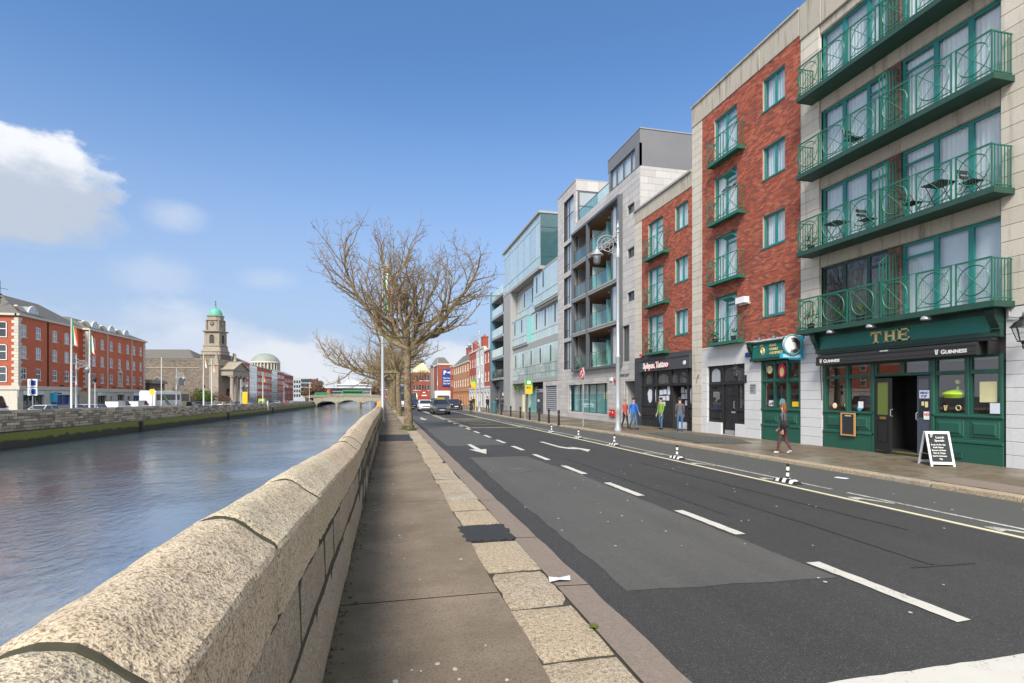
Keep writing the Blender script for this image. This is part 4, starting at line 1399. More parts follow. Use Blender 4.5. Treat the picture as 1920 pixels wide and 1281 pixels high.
# -- 1. the pub building at the right edge
pub = street('pub_building', 'apartment block over a green pub front, four long green balconies with ringed railings', 'building', FX, 18.1)
FL = [4.34, 7.26, 10.17, 13.08]
mb = MB()
mb.box(1.25, 12, 3.0, 18.08, 0, 16.9)
mb.box(.06, 1.25, 4.5, 18.08, 15.5, 17.02)
mb.quad((.30, 10.9, 2.9), (.30, 17.2, 2.9), (.30, 17.2, 4.4), (.30, 10.9, 4.4))
mb.build('inner_wall', 'grey_concrete', pub)
blocks(pub, 17.15, 18.08, 4.22, 15.75, 0, .42, 2, 'pier_block', back='joint_dark')
blocks(pub, 4.8, 11.0, 4.22, 15.75, 0, .42, 3.1, 'pier_block', back='joint_dark')
mb = MB()
for a, b in ((4.8, 8.0), (8.0, 11.2), (11.2, 14.3), (14.3, 17.0), (17.0, 18.08)):
	mb.slab(-.05, .5, a + .008, b - .008, 15.76, 17.1, .02)
mb.build('parapet', 'concrete', pub)
for k, F in enumerate(FL):
	top = F + 2.34
	zt = FL[k + 1] - .02 if k < 3 else 15.75
	mb = MB()
	if k < 3:
		mb.slab(.035, .35, 11.02, 13.92, top, zt, .03); mb.slab(.035, .35, 13.93, 17.14, top, zt, .03)
	else: mb.slab(.035, .35, 11.02, 17.14, top, zt, .03)
	mb.build('lintel', 'concrete', pub)
	mb = MB(); mb.box(.10, 1.2, 11.0, 17.15, F - .12, F + .02); mb.build('floor_slab', 'concrete', pub)
	bricks(pub, 13.93, 14.36, F, top, [], .08, 'brick_dark', 'brick_mortar')
	mb = MB(); mb.box(.095, 1.2, 13.93, 14.36, F, top); mb.build('pier_core', 'brick_dark', pub)
	fm = 'teal_paint' if k else 'teal_paint'
	window(pub, 11.02, 13.92, F + .02, top, .16, fm, muls=[(12.85, .15), (11.86, .15)], trans=[(12.92, 13.86, top - .45)], ft=.085, curtain=1.0 if k in (1, 2, 3) else 1.6, name='balcony_window')
	window(pub, 14.38, 17.13, F + .02, top, .16, 'pub_dark_green' if k == 0 else fm, muls=[(16.17, .15), (15.17, .13)], trans=[(14.45, 15.1, top - .45)], ft=.085, curtain=1.0 if k else 0, name='balcony_window')
	xb = -.68
	mb = MB(); mb.box(xb - .03, .03, 10.70, 17.45, F - .14, F - .01); mb.box(xb - .045, xb - .03, 10.68, 17.47, F - .15, F + .01)
	mb.box(xb - .03, 0, 10.66, 10.70, F - .15, F + .01); mb.box(xb - .03, 0, 17.45, 17.49, F - .15, F + .01)
	bal = mb.build('balcony', 'green_metal_floor', pub)
	zr = F + 1.14
	bays = [(10.73, 11.63), (11.76, 12.76), (12.99, 13.92), (14.12, 15.08), (15.2, 16.36), (16.44, 17.42)]
	for a, b in bays:
		B_, W_ = rail_bay(a, b, F, zr, xb)
		rp = B_.build('railing_panel', 'green_metal', bal)
		o = W_.build('wire_mesh', 'mesh_wire', bal); o['kind'] = 'stuff'
	mb = MB()
	mb.box(xb - .014, xb + .014, 10.73, 17.42, zr - .004, zr + .012)
	mb.build('top_rail', 'green_metal', bal)
	for ye in (10.73, 17.42):
		for j in range(6):
			bb = MB(); bb.box(xb + .1 + j * .11 - .012, xb + .1 + j * .11 + .012, ye - .008, ye + .008, F, zr - .04); bb.build('baluster', 'green_metal', bal)
		mb = MB(); mb.box(xb, .06 if ye > 12 else .12, ye - .014, ye + .014, zr - .045, zr - .01); mb.build('end_rail', 'green_metal', bal)
		mb = MB(); mb.box(xb, .0, ye - .012, ye + .012, F + .08, F + .11)
		mb.build('end_rail', 'green_metal', bal)
	mb = MB()
	for j in range(6):
		q = xb + .04 + j * .13
		zt_ = F + 1.75 + .38 * (j / 5) ** .7
		mb.box(q - .012, q + .012, 14.0, 14.03, F, zt_)
	mb.tube([(xb + .04, 14.015, F + 1.75), (xb + .3, 14.015, F + 1.98), (0.0, 14.015, F + 2.16)], .014, 4)
	mb.box(xb, .08, 14.0, 14.03, F + 1.14, F + 1.17)
	mb.build('divider', 'green_metal', bal)
blocks(pub, 17.0, 18.08, 0, 4.2, 0, .365, 2, 'painted_block', back='joint_pale')
blocks(pub, 4.8, 10.88, 0, 4.2, 0, .365, 3.04, 'painted_block', back='joint_pale')
shop = street('pub_shopfront', 'dark green pub shopfront with THE in gold letters and an open door', 'shopfront', FX, 14.0)
xs = 0.02
mb = MB()
mb.wall(xs, 10.92, 16.95, 0, 3.02, [(11.07, 11.74, 2.62, 2.95), (11.93, 12.72, 2.62, 2.95), (12.97, 13.75, 2.62, 2.95), (13.90, 14.72, 2.62, 2.95), (14.98, 15.80, 2.62, 2.95), (15.98, 16.80, 2.62, 2.95),
									(11.07, 11.74, 1.40, 2.50), (11.93, 12.72, 1.40, 2.50), (14.98, 15.80, 1.36, 2.50), (15.98, 16.80, 1.36, 2.50), (12.88, 14.76, -.1, 2.52)], .09)
mb.build('frame', 'pub_green', shop)
mb = MB()
for a, b in ((10.92, 12.86), (14.78, 16.95)):
	mb.slab(xs - .05, xs, a, b, 1.28, 1.36, .02)
	mb.slab(xs - .04, xs, a, b, 2.50, 2.56, .015)
	mb.slab(xs - .05, xs, a, b, .56, .66, .02); mb.slab(xs - .025, xs, a, b, .46, .56, .01)
	mb.slab(xs - .03, xs, a, b, 0, .46, .01)
mb.slab(xs - .04, xs, 12.86, 14.78, 2.53, 2.59, .015)
for q in (10.98, 11.835, 12.80, 14.86, 15.89, 16.88): mb.slab(xs - .035, xs, q - .045, q + .045, 1.36, 3.02, .012)
for q in (12.82, 14.82): mb.slab(xs - .05, xs, q - .05, q + .05, 0, 2.53, .012)
mb.build('moulding', 'pub_green', shop)
for a, b in ((11.02, 11.76), (11.94, 12.74), (14.98, 15.82), (16.0, 16.80)):
	mb = MB()
	mb.slab(xs - .022, xs, a, b, .74, 1.22, .02);
	mb.add([(xs - .022, a + .06, .80), (xs - .022, b - .06, .80), (xs - .022, b - .06, 1.16), (xs - .022, a + .06, 1.16), (xs - .052, a + .11, .85), (xs - .052, b - .11, .85), (xs - .052, b - .11, 1.11), (xs - .052, a + .11, 1.11)],
		[(0, 1, 5, 4), (1, 2, 6, 5), (2, 3, 7, 6), (3, 0, 4, 7), (4, 5, 6, 7)])
	mb.build('door_panel' if False else 'raised_panel', 'pub_green', shop)
for a, b, c, d in [(11.07, 11.74, 2.62, 2.95), (11.93, 12.72, 2.62, 2.95), (12.97, 13.75, 2.62, 2.95), (13.90, 14.72, 2.62, 2.95), (14.98, 15.80, 2.62, 2.95), (15.98, 16.80, 2.62, 2.95), (11.07, 11.74, 1.40, 2.50), (11.93, 12.72, 1.40, 2.50), (14.98, 15.80, 1.36, 2.50), (15.98, 16.80, 1.36, 2.50)]:
	mb = MB(); mb.quad((xs + .05, a, c), (xs + .05, a, d), (xs + .05, b, d), (xs + .05, b, c)); mb.build('pane', 'glass', shop)
mb = MB()
mb.box(.10, .12, 12.86, 12.88, 0, 3); mb.box(.10, 1.2, 14.78, 14.80, 0, 3); mb.box(.10, 1.2, 12.82, 12.86, 0, 3)
mb.quad((1.22, 10.9, 0), (1.22, 12.86, 0), (1.22, 12.86, 3.02), (1.22, 10.9, 3.02)); mb.quad((1.22, 14.78, 0), (1.22, 17, 0), (1.22, 17, 3.02), (1.22, 14.78, 3.02))
mb.quad((.1, 10.9, 3.02), (1.3, 10.9, 3.02), (1.3, 17, 3.02), (.1, 17, 3.02))
mb.box(.10, 1.2, 10.86, 10.9, 0, 3); mb.box(.10, 1.2, 16.96, 17.0, 0, 3)
mb.box(.12, .5, 10.95, 12.8, 1.0, 1.3); mb.box(.12, .5, 14.85, 16.9, 1.0, 1.3)
for q in (11.2, 12.3, 15.3, 16.4): mb.box(.9, 1.2, q - .12, q + .12, 1.3, 2.0)
mb.build('bar_interior', 'interior_warm', shop)
mb = MB()
mb.box(.10, 1.24, 12.86, 14.78, .10, .14); mb.box(.11, 1.24, 14.74, 14.775, .1, 2.56); mb.box(.11, 1.24, 12.865, 12.9, .1, 2.56)
mb.quad((1.24, 12.86, 0), (1.24, 14.78, 0), (1.24, 14.78, 2.6), (1.24, 12.86, 2.6)); mb.quad((.1, 12.86, 2.56), (1.24, 12.86, 2.56), (1.24, 14.78, 2.56), (.1, 14.78, 2.56))
mb.build('lobby', 'interior_dark', shop)
mb = MB(); mb.box(-.02, .12, 12.9, 14.74, 0.0, .10); mb.build('door_step', 'pub_dark_green', shop)
mb = MB(); mb.box(-.025, .13, 12.9, 14.74, .10, .125); mb.build('step_nosing', 'brass', shop)
for a, b in ((13.35, 13.80), (13.84, 14.32)):
	mb = MB(); mb.box(1.14, 1.19, a, b, .14, 2.45); mb.slab(1.12, 1.14, a + .08, b - .08, .3, 1.1, .02); d_ = mb.build('inner_door', 'black_paint', shop)
	mb = MB(); mb.quad((1.125, a + .08, 1.22), (1.125, b - .08, 1.22), (1.125, b - .08, 2.3), (1.125, a + .08, 2.3)); mb.build('patterned_light', 'interior', d_)
lf = MB()
D0 = Vector((-.06, 14.62, 0));
def leaf(parent, hinge, ang, w, col, z0, z1, panel, glassm, name):
	"""door leaf hinged at (x,y), turned by ang from the facade line towards the street"""
	u = Vector((-math.sin(ang), -math.cos(ang), 0)); n = Vector((-u.y, u.x, 0))
	def P(a, z, o): q = Vector(hinge) + u * a + n * o; return (q.x, q.y, z)
	def bx(mb, a0, a1, z0_, z1_, o0, o1):
		v = [P(a0, z0_, o0), P(a1, z0_, o0), P(a1, z0_, o1), P(a0, z0_, o1), P(a0, z1_, o0), P(a1, z1_, o0), P(a1, z1_, o1), P(a0, z1_, o1)]
		mb.add(v, [(0, 3, 2, 1), (4, 5, 6, 7), (0, 1, 5, 4), (1, 2, 6, 5), (2, 3, 7, 6), (3, 0, 4, 7)])
	mb = MB()
	bx(mb, 0, w, z0, z0 + .22, -.025, .025); bx(mb, 0, w, z1 - .12, z1, -.025, .025); bx(mb, 0, .11, z0 + .22, z1 - .12, -.025, .025); bx(mb, w - .11, w, z0 + .22, z1 - .12, -.025, .025)
	bx(mb, .11, w - .11, 1.08, 1.28, -.025, .025); bx(mb, .11, w - .11, z0 + .22, 1.08, -.012, .012)
	bx(mb, .17, w - .17, z0 + .30, 1.0, -.030, .030)
	o = mb.build(name, col, parent)
	mb = MB(); bx(mb, .11, w - .11, 1.28, z1 - .12, -.008, .008); mb.build('door_light', glassm, o)
	mb = MB(); bx(mb, w * .35, w * .72, 1.14, 1.22, -.04, .04); mb.build('kick_plate' if False else 'letter_plate', 'brass', o)
	return o, P, bx
o, P_, bx_ = leaf(shop, (-.03, 14.72, 0), math.radians(13), .74, 'black_paint', .12, 2.46, 'pub_green', 'lime_glass', 'open_door')
mb = MB(); mb.tube([P_(.84, 1.25, -.03), P_(.84, 1.27, -.10), P_(.84, 1.45, -.10), P_(.84, 1.47, -.03)], .012, 5); mb.build('handle', 'steel_light', o)
mb = MB(); mb.box(.02, .06, 12.90, 13.32, .12, 2.5); post = mb.build('side_door', 'door_blue_grey', shop)
mb = MB(); mb.box(.012, .02, 12.96, 13.26, 1.25, 2.4); mb.build('side_door_light', 'window_dark', post)
mb = MB(); mb.box(.006, .012, 12.93, 13.24, 1.82, 2.06); nb = mb.build('notice', 'paper', post)
text_mb('MIND', (.004, 13.21, 1.95), RY, UZ, .10, .003, .003).build('notice_lettering', 'sign_blue', post)
text_mb('STEP', (.004, 13.19, 1.85), RY, UZ, .09, .003, .003).build('notice_lettering', 'sign_blue', post)
mb = MB(); mb.box(.006, .012, 12.94, 13.20, 1.50, 1.78); mb.build('notice', 'black_paint', post)
mb = MB(); mb.box(.002, .006, 12.97, 13.06, 1.55, 1.72); mb.box(.002, .006, 13.09, 13.17, 1.60, 1.72); mb.build('notice_print', 'paper_yellow', post)
mb = MB(); mb.box(.0, .012, 12.93, 13.10, 1.18, 1.42); mb.build('sticker', 'letter_white', post)
text_mb('NO', (-.002, 13.08, 1.30), RY, UZ, .10, .004, .003).build('sticker_lettering', 'letter_red', post)
mb = MB(); mb.tube([(.0, 13.29, 1.15), (-.06, 13.29, 1.18), (-.06, 13.29, 1.36), (.0, 13.29, 1.39)], .012, 5); mb.build('handle', 'steel_light', post)
mb = MB(); mb.box(-.16, -.02, 11.12, 16.95, 3.56, 4.10); sb = mb.build('sign_board', 'pub_teal', shop)
mb = MB()
mb.box(-.20, 0, 10.95, 17.05, 4.10, 4.16); mb.box(-.24, -.02, 10.95, 17.08, 4.16, 4.21)
mb.box(-.22, 0, 10.98, 17.05, 3.47, 3.56); mb.box(-.19, -.0, 11.0, 17.02, 3.40, 3.47)
mb.box(-.185, -.16, 11.12, 16.95, 3.56, 3.60); mb.box(-.185, -.16, 11.12, 16.95, 4.06, 4.10)
mb.build('cornice', 'pub_dark_green', shop)
def corbel(parent, y0, y1, zt, zb, x=-.02, deep=.36, mat='pub_dark_green'):
	mb = MB()
	pr = []
	for i in range(13):
		t = i / 12
		pr.append((x - deep * (.35 + .65 * (1 - t) ** 1.0 + .13 * math.sin(t * PI * 2.0)), zt - (zt - zb) * t))
	mb.prism([(x, zb), (x, zt)] + pr, 'y', y0, y1)
	mb.box(x - deep - .05, x, y0 - .03, y1 + .03, zt, zt + .07)
	for k in range(3): mb.box(x - deep * (.9 - .2 * k) - .02, x, y0 - .012, y1 + .012, zt - .1 - k * (zt - zb) * .28, zt - .13 - k * (zt - zb) * .28)
	return mb.build('corbel', mat, parent)
corbel(shop, 10.90, 11.12, 4.2, 3.45); corbel(shop, 16.95, 17.17, 4.2, 3.45)
def serif(mb, ch, y, z, h, w, x):
	"""letters built from bars; y is the left edge (larger y), reading towards -y"""
	s = h * .13
	def v(a, b, c, d): mb.box(x - .014, x, y - b * w, y - a * w, z + c * h, z + d * h)
	if ch == 'T':
		v(.0, 1, .84, 1); v(.38, .62, 0, .9); v(.25, .75, 0, .08); v(0, .09, .68, .9); v(.91, 1, .68, .9)
	if ch == 'H':
		v(.08, .30, 0, 1); v(.70, .92, 0, 1); v(.3, .7, .44, .57)
		for a in (0, .62): v(a, a + .38, 0, .08); v(a, a + .38, .92, 1)
	if ch == 'E':
		v(.08, .32, 0, 1); v(0, 1, 0, .13); v(0, .96, .87, 1); v(.3, .76, .44, .57); v(.89, 1, 0, .3); v(.86, .96, .7, 1); v(.68, .77, .34, .67); v(0, .38, .0, .08)
for i, (ch, y) in enumerate((('T', 14.78), ('H', 14.28), ('E', 13.82))):
	mb = MB(); serif(mb, ch, y, 3.62, .37, .41, -.162)
	mb.build('sign_letter', 'gold', sb)
mb = MB()
mb.prism([(-.04, 3.40), (-.30, 3.36), (-.40, 3.30), (-.42, 3.02), (-.40, 2.99), (-.06, 3.02)], 'y', 11.30, 16.85)
aw = mb.build('awning', 'awning_black', shop)
mb = MB(); mb.box(-.425, -.42, 11.3, 16.85, 3.26, 3.275); mb.box(-.424, -.419, 11.3, 16.85, 3.10, 3.105); mb.build('awning_seam', 'black_paint', aw)
mb = MB(); mb.box(-.40, -.02, 11.0, 11.02, 3.0, 3.4); mb.box(-.36, -.05, 10.98, 11.3, 3.36, 3.42); mb.build('awning_bracket', 'black_iron', shop)
def harp(mb, y, z, h, x):
	mb.prism([(y, z + h), (y - .12 * h, z + .1 * h), (y - .42 * h, z), (y - .34 * h, z + .18 * h), (y - .16 * h, z + .35 * h), (y - .14 * h, z + .85 * h)], 'x', x - .004, x)
	mb.prism([(y - .02 * h, z + h), (y - .30 * h, z + .86 * h), (y - .68 * h, z + h), (y - .64 * h, z + .82 * h), (y - .36 * h, z + .74 * h), (y - .1 * h, z + .84 * h)], 'x', x - .004, x)
	mb.prism([(y - .66 * h, z + .9 * h), (y - .58 * h, z + .88 * h), (y - .42 * h, z + .0), (y - .5 * h, z + .02)], 'x', x - .004, x)
	for k in range(4): mb.prism([(y - (.2 + .09 * k) * h, z + .8 * h), (y - (.225 + .09 * k) * h, z + .8 * h), (y - (.245 + .06 * k) * h, z + .2 * h), (y - (.22 + .06 * k) * h, z + .2 * h)], 'x', x - .004, x)
for y, h in ((12.42, .135), (16.66, .135)):
	mb = MB(); harp(mb, y, 3.07, h * 1.15, -.424)
	text_mb('G', (-.426, y - .17, 3.085), RY, UZ, h * 1.25, .004, .005, mb=mb)
	text_mb('UINNESS', (-.426, y - .30, 3.085), RY, UZ, h * 1.02, .004, .005, mb=mb, sx=1.08)
	mb.build('awning_lettering', 'letter_white', aw)
text_mb('LIVE MUSIC', (-.426, 14.2, 3.30), RY, UZ, .06, .001, .004, mb=None).build('awning_lettering', 'letter_white', aw)
for y in (15.95, 14.35, 12.52):
	mb = MB(); mb.tube([(.02, y, 4.28), (-.25, y, 4.36), (-.55, y, 4.34), (-.62, y, 4.2)], .014, 6)
	l_ = mb.build('sign_lamp', 'steel_light', shop)
	mb = MB(); mb.lathe([(.03, .12), (.06, .10), (.13, .02), (.14, -.04), (.12, -.06)], (-.62, y, 4.14), 14); mb.build('lamp_shade', 'steel_light', l_, smooth=True)
def poster(parent, y0, y1, z0, z1, x, mat, name='poster', t=.004):
	mb = MB(); mb.box(x - t, x, min(y0, y1), max(y0, y1), z0, z1)
	return mb.build(name, mat, parent)
def disc(parent, y, z, r, x, mat, name='sticker', n=20, sq=1.0):
	mb = MB(); mb.prism([(y + r * math.cos(2 * PI * i / n), z + r * sq * math.sin(2 * PI * i / n)) for i in range(n)], 'x', x - .004, x)
	return mb.build(name, mat, parent)
poster(shop, 11.12, 11.56, 1.72, 2.28, xs + .045, 'paper_yellow')
poster(shop, 11.0, 11.24, 1.42, 1.70, xs - .04, 'paper')
disc(shop, 16.48, 1.54, .10, xs + .045, 'gold'); disc(shop, 16.48, 1.56, .075, xs + .04, 'letter_white')
disc(shop, 15.86 + .12, 1.56, .085, xs + .045, 'paper_yellow')
poster(shop, 15.28, 15.48, 1.47, 1.70, xs + .045, 'letter_white', 'sticker')
disc(shop, 15.43, 1.47, .10, xs + .048, 'sky_sign_blue')
tr = MB(); tr.lathe([(.02, -.10), (.30, -.09), (.37, .02), (.36, .06), (.24, .12), (.05, .16), (.02, .26)], (.30, 12.32, 1.92), 24)
o = tr.build('window_lampshade', 'lime_paint', shop, smooth=True)
mb = MB(); mb.ball((.30, 12.32, 2.30), .07, 10); mb.build('shade_finial', 'gold', o)
mb = MB(); harp(mb, 12.55, 1.46, .17, xs + .048); mb.ring((xs + .046, 12.13, 1.55), .07, .012, 'x', 14, 4); mb.build('window_lettering', 'paper_yellow', shop)
mb = MB(); mb.box(-.05, xs - .03, 11.95, 12.28, .14, .34)
for k in range(5): mb.box(-.058, -.05, 11.97, 12.26, .16 + k * .035, .175 + k * .035)
mb.build('air_vent', 'pub_green', shop)
cb = street('menu_frame', 'wood-framed black menu board hung on the green panel left of the open pub door', 'menu board', FX, 15.75, .48)
mb = MB()
for a, b, c, d in ((15.47, 16.07, .50, .55), (15.47, 16.07, 1.25, 1.30), (15.47, 15.52, .55, 1.25), (16.02, 16.07, .55, 1.25)): mb.box(-.10, -.055, a, b, c, d)
mb.build('frame', 'pine_frame', cb)
mb = MB(); mb.box(-.08, -.056, 15.52, 16.02, .55, 1.25); mb.build('board', 'slate_board', cb)
text_mb('GUINNESS', (-.082, 15.90, 1.18), RY, UZ, .055, .001, .003).build('heading', 'letter_white', cb)
def carriage_lamp(y, z, label, s=1.0, arm=.45):
	t = street('wall_lantern', label, 'lantern', FX, y, z)
	b = MB()
	b.box(-.03, .0, y - .05, y + .05, z - .30, z + .05)
	b.tube([(0, y, z - .2), (-arm * .5, y, z - .30), (-arm, y, z - .16), (-arm, y, z - .02)], .018 * s, 6)
	b.tube([(0, y, z), (-arm * .45, y, z - .10), (-arm * .5, y, z - .27)], .012 * s, 5)
	b.ball((-arm, y, z - .04), .035 * s, 8)
	b.build('bracket', 'black_iron', t)
	b = MB()
	r0, r1, h = .09 * s, .19 * s, .30 * s
	for i in range(6):
		a = 2 * PI * i / 6
		b.cyl((-arm + r0 * math.cos(a), y + r0 * math.sin(a), z), (-arm + r1 * math.cos(a), y + r1 * math.sin(a), z + h), .010 * s, n=4)
	b.lathe([(r0, -.02), (r0 * 1.05, .01)], (-arm, y, z), 6)
	b.lathe([(r1 * 1.22, 0), (r1 * 1.1, .03), (r1 * .75, .11 * s), (r1 * .30, .17 * s), (r1 * .34, .20 * s), (.02, .24 * s), (.008, .32 * s)], (-arm, y, z + h), 12)
	b.build('cage', 'black_iron', t)
	b = MB()
	for i in range(6):
		a, c = 2 * PI * i / 6, 2 * PI * (i + 1) / 6
		b.quad((-arm + r0 * math.cos(a), y + r0 * math.sin(a), z), (-arm + r0 * math.cos(c), y + r0 * math.sin(c), z), (-arm + r1 * math.cos(c), y + r1 * math.sin(c), z + h), (-arm + r1 * math.cos(a), y + r1 * math.sin(a), z + h))
	b.build('lantern_glass', 'glass', t)
	return t
carriage_lamp(10.15, 3.25, 'black six-sided wall lantern on the grey pier right of the pub', 1.15, .5)
mb = MB()
mb.tube([(-.03, 10.8, 4.2), (-.05, 10.75, 3.95), (-.05, 10.55, 3.9), (-.05, 10.35, 3.95), (-.04, 10.3, 4.2)], .022, 6)
mb.build('cable_conduit', 'steel_light', pub)
mb = MB(); mb.tube([(-.02, 17.0, 3.4), (-.04, 17.05, 2.9), (-.03, 17.0, 2.2), (-.02, 16.98, 1.75)], .014, 5); mb.build('loose_cable', 'black_iron', pub)
def bistro(y, F, label, chairs=True):
	t = street('bistro_table', label, 'table', FX - .35, y, F)
	b = MB()
	for k in range(7): b.box(-.30 + k * .087, -.30 + k * .087 + .075, y - .30, y + .30, F + .70, F + .72)
	b.build('tabletop', 'interior_dark', t)
	b = MB()
	for q in (-.22, .22):
		b.cyl((-.25, y + q, F), (.25, y + q, F + .70), .012, n=5); b.cyl((.25, y + q, F), (-.25, y + q, F + .70), .012, n=5)
	b.build('folding_legs', 'black_iron', t)
def bistro_chair(y, F, label):
	t = street('folding_chair', label, 'chair', FX - .33, y, F)
	b = MB();
	for k in range(5): b.box(-.20 + k * .085, -.20 + k * .085 + .07, y - .2, y + .2, F + .44, F + .46)
	b.build('seat', 'interior_dark', t)
	b = MB(); b.box(-.2, .2, y + .22, y + .24, F + .62, F + .70); b.box(-.2, .2, y + .24, y + .26, F + .76, F + .86)
	b.build('backrest', 'interior_dark', t)
	for q in (-.19, .19):
		b = MB(); b.cyl((q, y - .22, F), (q, y + .26, F + .88), .011, n=5); b.cyl((q, y + .2, F), (q, y - .18, F + .45), .011, n=5); b.build('leg', 'black_iron', t)
bistro(12.35, FL[2 - 1], 'dark slatted folding table behind the railing of the second balcony, right half')
bistro_chair(11.5, FL[1], 'dark folding chair at the right end of the second balcony')
bistro_chair(13.2, FL[1], 'dark folding chair left of the slatted table on the second balcony')
bistro(16.0, FL[1], 'dark slatted folding table behind the railing of the second balcony, left half')
bistro_chair(14.75, FL[1], 'dark folding chair beside the divider on the second balcony')
bistro_chair(15.3, FL[2], 'folding chair on the left half of the third balcony')
def pot_plant(y, F, x, label, h=.5, mat='fern', n=60, leafs=.14, pot='interior_dark'):
	t = street('potted_plant', label, 'plant', FX + x, y, F)
	b = MB(); b.lathe([(.09, 0), (.13, .22), (.12, .23)], (0, y, F), 10); b.build('pot', pot, t)
	b = MB(); r_ = random.Random(int(y * 100 + F))
	for k in range(n):
		a = r_.uniform(0, 2 * PI); e = r_.uniform(.2, 1.4); L = h * r_.uniform(.5, 1)
		d = Vector((math.cos(a) * math.cos(e) * .7, math.sin(a) * math.cos(e), math.sin(e)))
		p = Vector((0, y, F + .22)) + d * L * .6; q = p + d * leafs + Vector((0, 0, -.03)); s_ = d.cross(Vector((0, 0, 1))).normalized() * leafs * .22
		b.add([p, (p + q) / 2 + s_, q, (p + q) / 2 - s_], [(0, 1, 2, 3)])
	tag(b.build('foliage', mat, t), kind='stuff')
pot_plant(15.85, FL[0], -.45, 'leafy green pot plant on the lowest balcony, third panel from the left end', .6)
pot_plant(14.9, FL[0], -.45, 'yellowish bushy pot plant on the lowest balcony beside the divider', .55, 'bush_green')
pot_plant(17.1, FL[0], -.4, 'tall trailing pot plant at the left end of the lowest balcony', .75)
pot_plant(17.1, FL[1], -.4, 'small green pot plant at the left end of the second balcony', .5)
ab = thing('sandwich_board', 'white-framed A-board with chalk writing standing on the pavement by the pub door', 'sandwich board', (14.65, 11.72, 0.01), math.radians(66))
for s_ in (1, -1):
	b = MB()
	def pt(u, v, o=0): return (s_ * (.30 * (1 - v) + .02) - 0 + s_ * o, u, v * .92)
	H = .92
	def lean(u0, u1, v0, v1, o0, o1):
		vs = [(s_ * (.29 * (1 - v) + .015 + o), u, v * H) for (u, v, o) in ((u0, v0, o0), (u1, v0, o0), (u1, v0, o1), (u0, v0, o1), (u0, v1, o0), (u1, v1, o0), (u1, v1, o1), (u0, v1, o1))]
		b.add(vs, [(0, 3, 2, 1), (4, 5, 6, 7), (0, 1, 5, 4), (1, 2, 6, 5), (2, 3, 7, 6), (3, 0, 4, 7)])
	lean(-.29, -.24, 0, 1, 0, .03); lean(.24, .29, 0, 1, 0, .03); lean(-.24, .24, .93, 1, 0, .03); lean(-.24, .24, .06, .13, 0, .03)
	f_ = b.build('frame', 'white_gloss', ab)
	b = MB(); lean(-.24, .24, .13, .93, .008, .018); b.build('chalkboard', 'slate_board', f_)
	if s_ == -1:
		up = Vector((.29, 0, H)).normalized()
		def chalk(txt, v, sz, y=.19):
			o_ = (-(.29 * (1 - v) + .015 + .020), y, v * H)
			return text_mb(txt, o_, RY, tuple(up), sz, .001, .004)
		for txt, v, sz, y in (('Lunch', .80, .085, .06), ('Specials', .71, .075, .10), ('Soup of the day', .60, .055, .20), ('Irish Stew', .52, .062, .16), ('Bangers & Mash', .44, .052, .20), ('Fish & Chips', .36, .058, .18), ('Beef & Guinness', .28, .050, .20), ('Pie', .19, .06, .05)):
			chalk(txt, v, sz, y).build('chalk_writing', 'letter_white', f_)
		b = MB(); harp(b, .20, .76, .10, -.10); b.build('emblem', 'letter_white', f_)
mb = MB(); mb.cyl((-.2, -.27, .32), (.2, -.27, .32), .008, n=5); mb.cyl((-.2, .27, .32), (.2, .27, .32), .008, n=5); mb.build('stay', 'steel_light', ab)
# -- 2. tall red brick block
tall = street('brick_apartments', 'tall five-storey red brick block with small green juliet balconies and a stone edge', 'building', FX, 25.7)
Hh = []
fr_doors = [(22.0, 23.75, f, f + 2.28) for f in (4.42, 7.34, 10.25, 13.14)]
r_wins = [(18.92, 20.25, z, z + 1.36) for z in (5.28, 8.22, 11.14, 14.06)]
bricks(tall, 18.10, 24.80, 4.30, 15.98, fr_doors + r_wins, 0, single=290)
blocks(tall, 24.81, 25.72, 0, 15.98, -.01, .40, 2, 'pier_block', back='joint_dark')
mb = MB()
for a, b in ((18.1, 20.4), (20.4, 22.9), (22.9, 25.72)): mb.slab(-.04, .5, a + .006, b - .006, 15.99, 17.0, .015)
mb.box(-.10, 12, 18.1, 25.75, 17.0, 17.08)
mb.build('parapet', 'concrete', tall)
mb = MB(); mb.box(1.4, 12, 18.1, 25.70, 0, 16.98); mb.box(.18, 12, 25.62, 25.70, 0, 16.98); mb.box(.18, 1.4, 18.12, 25.6, 15.9, 16.9); mb.build('inner_wall', 'concrete', tall)
w0 = window(tall, 18.92, 20.25, 5.28, 6.64, .09, 'teal_paint', muls=[(19.55, .09)], curtain=1.0)
for z in (8.22, 11.14, 14.06): copy_part(w0, 0, z - 5.28)
d0 = window(tall, 22.0, 23.75, 4.42, 6.70, .09, 'teal_paint', muls=[(22.88, .10)], trans=[(22.07, 22.84, 6.2)], ft=.09, curtain=1.0, name='french_window')
for f in (7.34, 10.25, 13.14): copy_part(d0, 0, f - 4.42)
mb = MB(); mb.box(-.03, .09, 18.88, 20.29, 5.22, 5.28); s0 = mb.build('window_sill', 'teal_paint', tall)
for z in (8.22, 11.14, 14.06): copy_part(s0, 0, z - 5.28)
